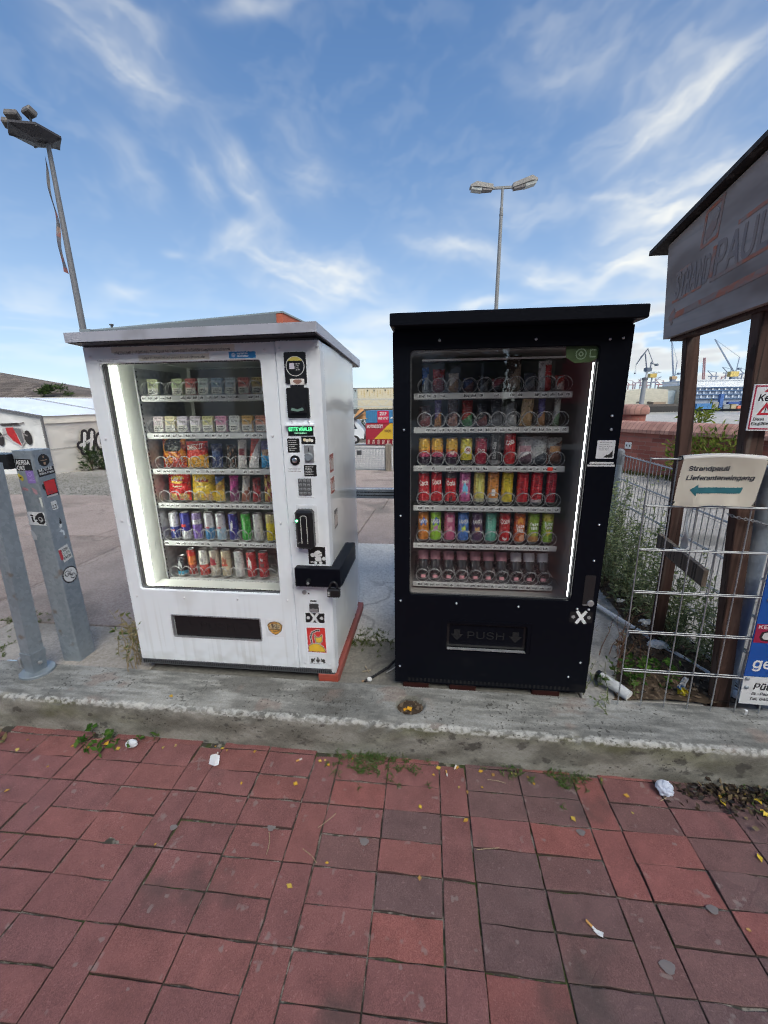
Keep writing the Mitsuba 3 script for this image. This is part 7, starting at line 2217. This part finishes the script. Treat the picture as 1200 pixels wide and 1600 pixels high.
bm_ = leaves(900, bfn, .035, r_, .5)
put('bed_litter', bm_, 'print', uv=leaf_uv(bm_, [(.06, .042, .03), (.10, .07, .045), (.16, .11, .07), (.035, .026, .02), (.22, .17, .11)], r_))
tag('bed_litter', 'dry leaves and twigs covering the soil behind the mesh fence', 'leaf litter', None, 'stuff')
# white pipes, plastic and paper in the bed
wp = thing('plastic_pipe', 'long white plastic pipe lying along the bed behind the fence', 'pipe')
put('pipe', tube([(1.10, 3.25, .20), (1.28, 2.75, .205), (1.45, 2.30, .21), (1.60, 1.98, .20)], .016, 10), 'print', (.66, .67, .68), wp, smooth=True)
we = thing('plastic_pipe', 'short white plastic pipe end with a black rim at the foot of the black machine', 'pipe')
put('pipe', tube([(.93, 2.02, .215), (.985, 1.95, .212), (1.03, 1.89, .20)], .028, 14), 'print', (.68, .68, .68), we, smooth=40)
put('rim', tube([(.924, 2.028, .215), (.936, 2.012, .215)], .031, 14), 'black_plastic', parent=we, smooth=40)
for i_, (x, y, s, sd_, n) in enumerate(((1.40, 2.36, .050, 5, 'white plastic bag in the weed bed, nearer the first wooden post'), (1.47, 2.62, .050, 6, 'white plastic bag in the weed bed, furthest back'), (1.43, 2.95, .030, 7, 'small white paper scrap in the weed bed beside the concrete strip'), (1.58, 1.935, .04, 12, 'white paper wedge beside the foot of the round fence post'))):
    crumple(n, x, y, .19, s, sd_, (.68, .69, .70), 'plastic_bag' if i_ < 2 else 'crumpled_paper', 'plastic bag' if i_ < 2 else 'paper', (1.2, .8, .5))
yw = thing('food_wrapper', 'crumpled yellow, blue and white wrapper stuck upright beside the second wooden post', 'wrapper')
wm = sheet(8, 12, lambda u, v: (1.300 + .05 * (u - .5) * (1.2 - .8 * v) + .012 * np.sin(v * 7), 1.93 + .012 * np.sin(u * 8 + v * 5), .17 + .13 * v))
wf = faceted(wm)
hz = (wf.vertices[:, 2].reshape(-1, 3).mean(1) - .17) / .13
wc = [(.66, .56, .04), (.10, .20, .42), (.66, .66, .66)]
put('film', wf, 'foil', None, yw, uv=np.column_stack([np.repeat([col(wc[0] if q < .5 else wc[1] if q < .62 else wc[2]) for q in hz], 3) + .5, np.zeros(len(hz) * 3)]))
ps = thing('paper_scrap', 'thin white paper scrap hooked in the lowest fence wire, above the kerb', 'paper')
put('paper', sheet(2, 8, lambda u, v: (1.512 + .012 * u + .010 * v, 1.822 - .010 * np.sin(v * 3), .193 + .05 * (1 - v) * v + .0 + .03 * (1 - v))), 'print', (.70, .71, .72), ps)
# cable and bits in the gap between the machines
cb = thing('black_cable', 'black cable running out between the two machines to the kerb', 'cable')
put('cable', tube([(-.345, 1.905, .176), (-.30, 1.945, .180), (-.22, 2.02, .195), (-.165, 2.06, .24), (-.15, 2.12, .30)], .007, 8), 'black_plastic', parent=cb, smooth=True)
for i_, (x, y, a_, L_, c_) in enumerate(((-.23, 1.99, .8, .07, (.55, .55, .55)), (-.36, 1.90, .5, .05, (.42, .24, .13)), (-.33, 1.98, 2.1, .06, (.36, .30, .22)), (-.37, 1.985, .3, .05, (.33, .28, .2)))):
    k = thing('thin_stick', f'{("pale plastic", "brown", "straw-coloured", "second straw-coloured")[i_]} stick lying between the machines', 'stick', 'sticks between the machines')
    put('stick', rod((x, y, .178), (x + math.cos(a_) * L_, y + math.sin(a_) * L_, .182), .003, 6), 'print', c_, k)
k = thing('bottle_cap', 'small white bottle cap on the cable between the machines', 'bottle cap')
put('cap', lathe([(0, 0), (.014, 0), (.014, .008), (.012, .010), (.005, .010), (.004, .007), (0, .007)], 14, (-.318, 1.915, .180)), 'print', (.70, .70, .70), k, smooth=40)
for i_, (x, y, a_) in enumerate(((-.60, 1.10, 1.9), (-.43, 1.22, .9), (-.40, 1.09, 2.6), (.20, 1.20, .2), (-1.75, 1.52, .4), (.36, 1.50, 3.0), (1.00, 1.48, .6))):
    k = thing('straw_stalk', f'thin pale straw stalk on the bricks, {ORD[i_]} of its kind', 'straw', 'straw stalks on the pavement')
    pp = np.array([(x + s * math.cos(a_) + .010 * math.sin(s * 30), y + s * math.sin(a_), .004 + .003 * math.sin(s * 40) ** 2) for s in np.linspace(0, .085, 7)])
    put('stalk', tube(pp, .0011, 4), 'print', (.42, .33, .20), k)
wd_ = thing('blue_strip', 'pale blue plastic strip on the kerb at the left edge', 'strip')
put('strip', rbx(-2.55, -2.36, 1.865, 1.89, .170, .182, .003), 'print', (.42, .52, .62), wd_)

# ---------------------------------------------------------------- palette for the materials
_p = np.array(PAL + [(0, 0, 0)], float)
PAL_R, PAL_G, PAL_B = (mi.Float(np.ascontiguousarray(_p[:, k])) for k in range(3))
dr.eval(PAL_R, PAL_G, PAL_B)
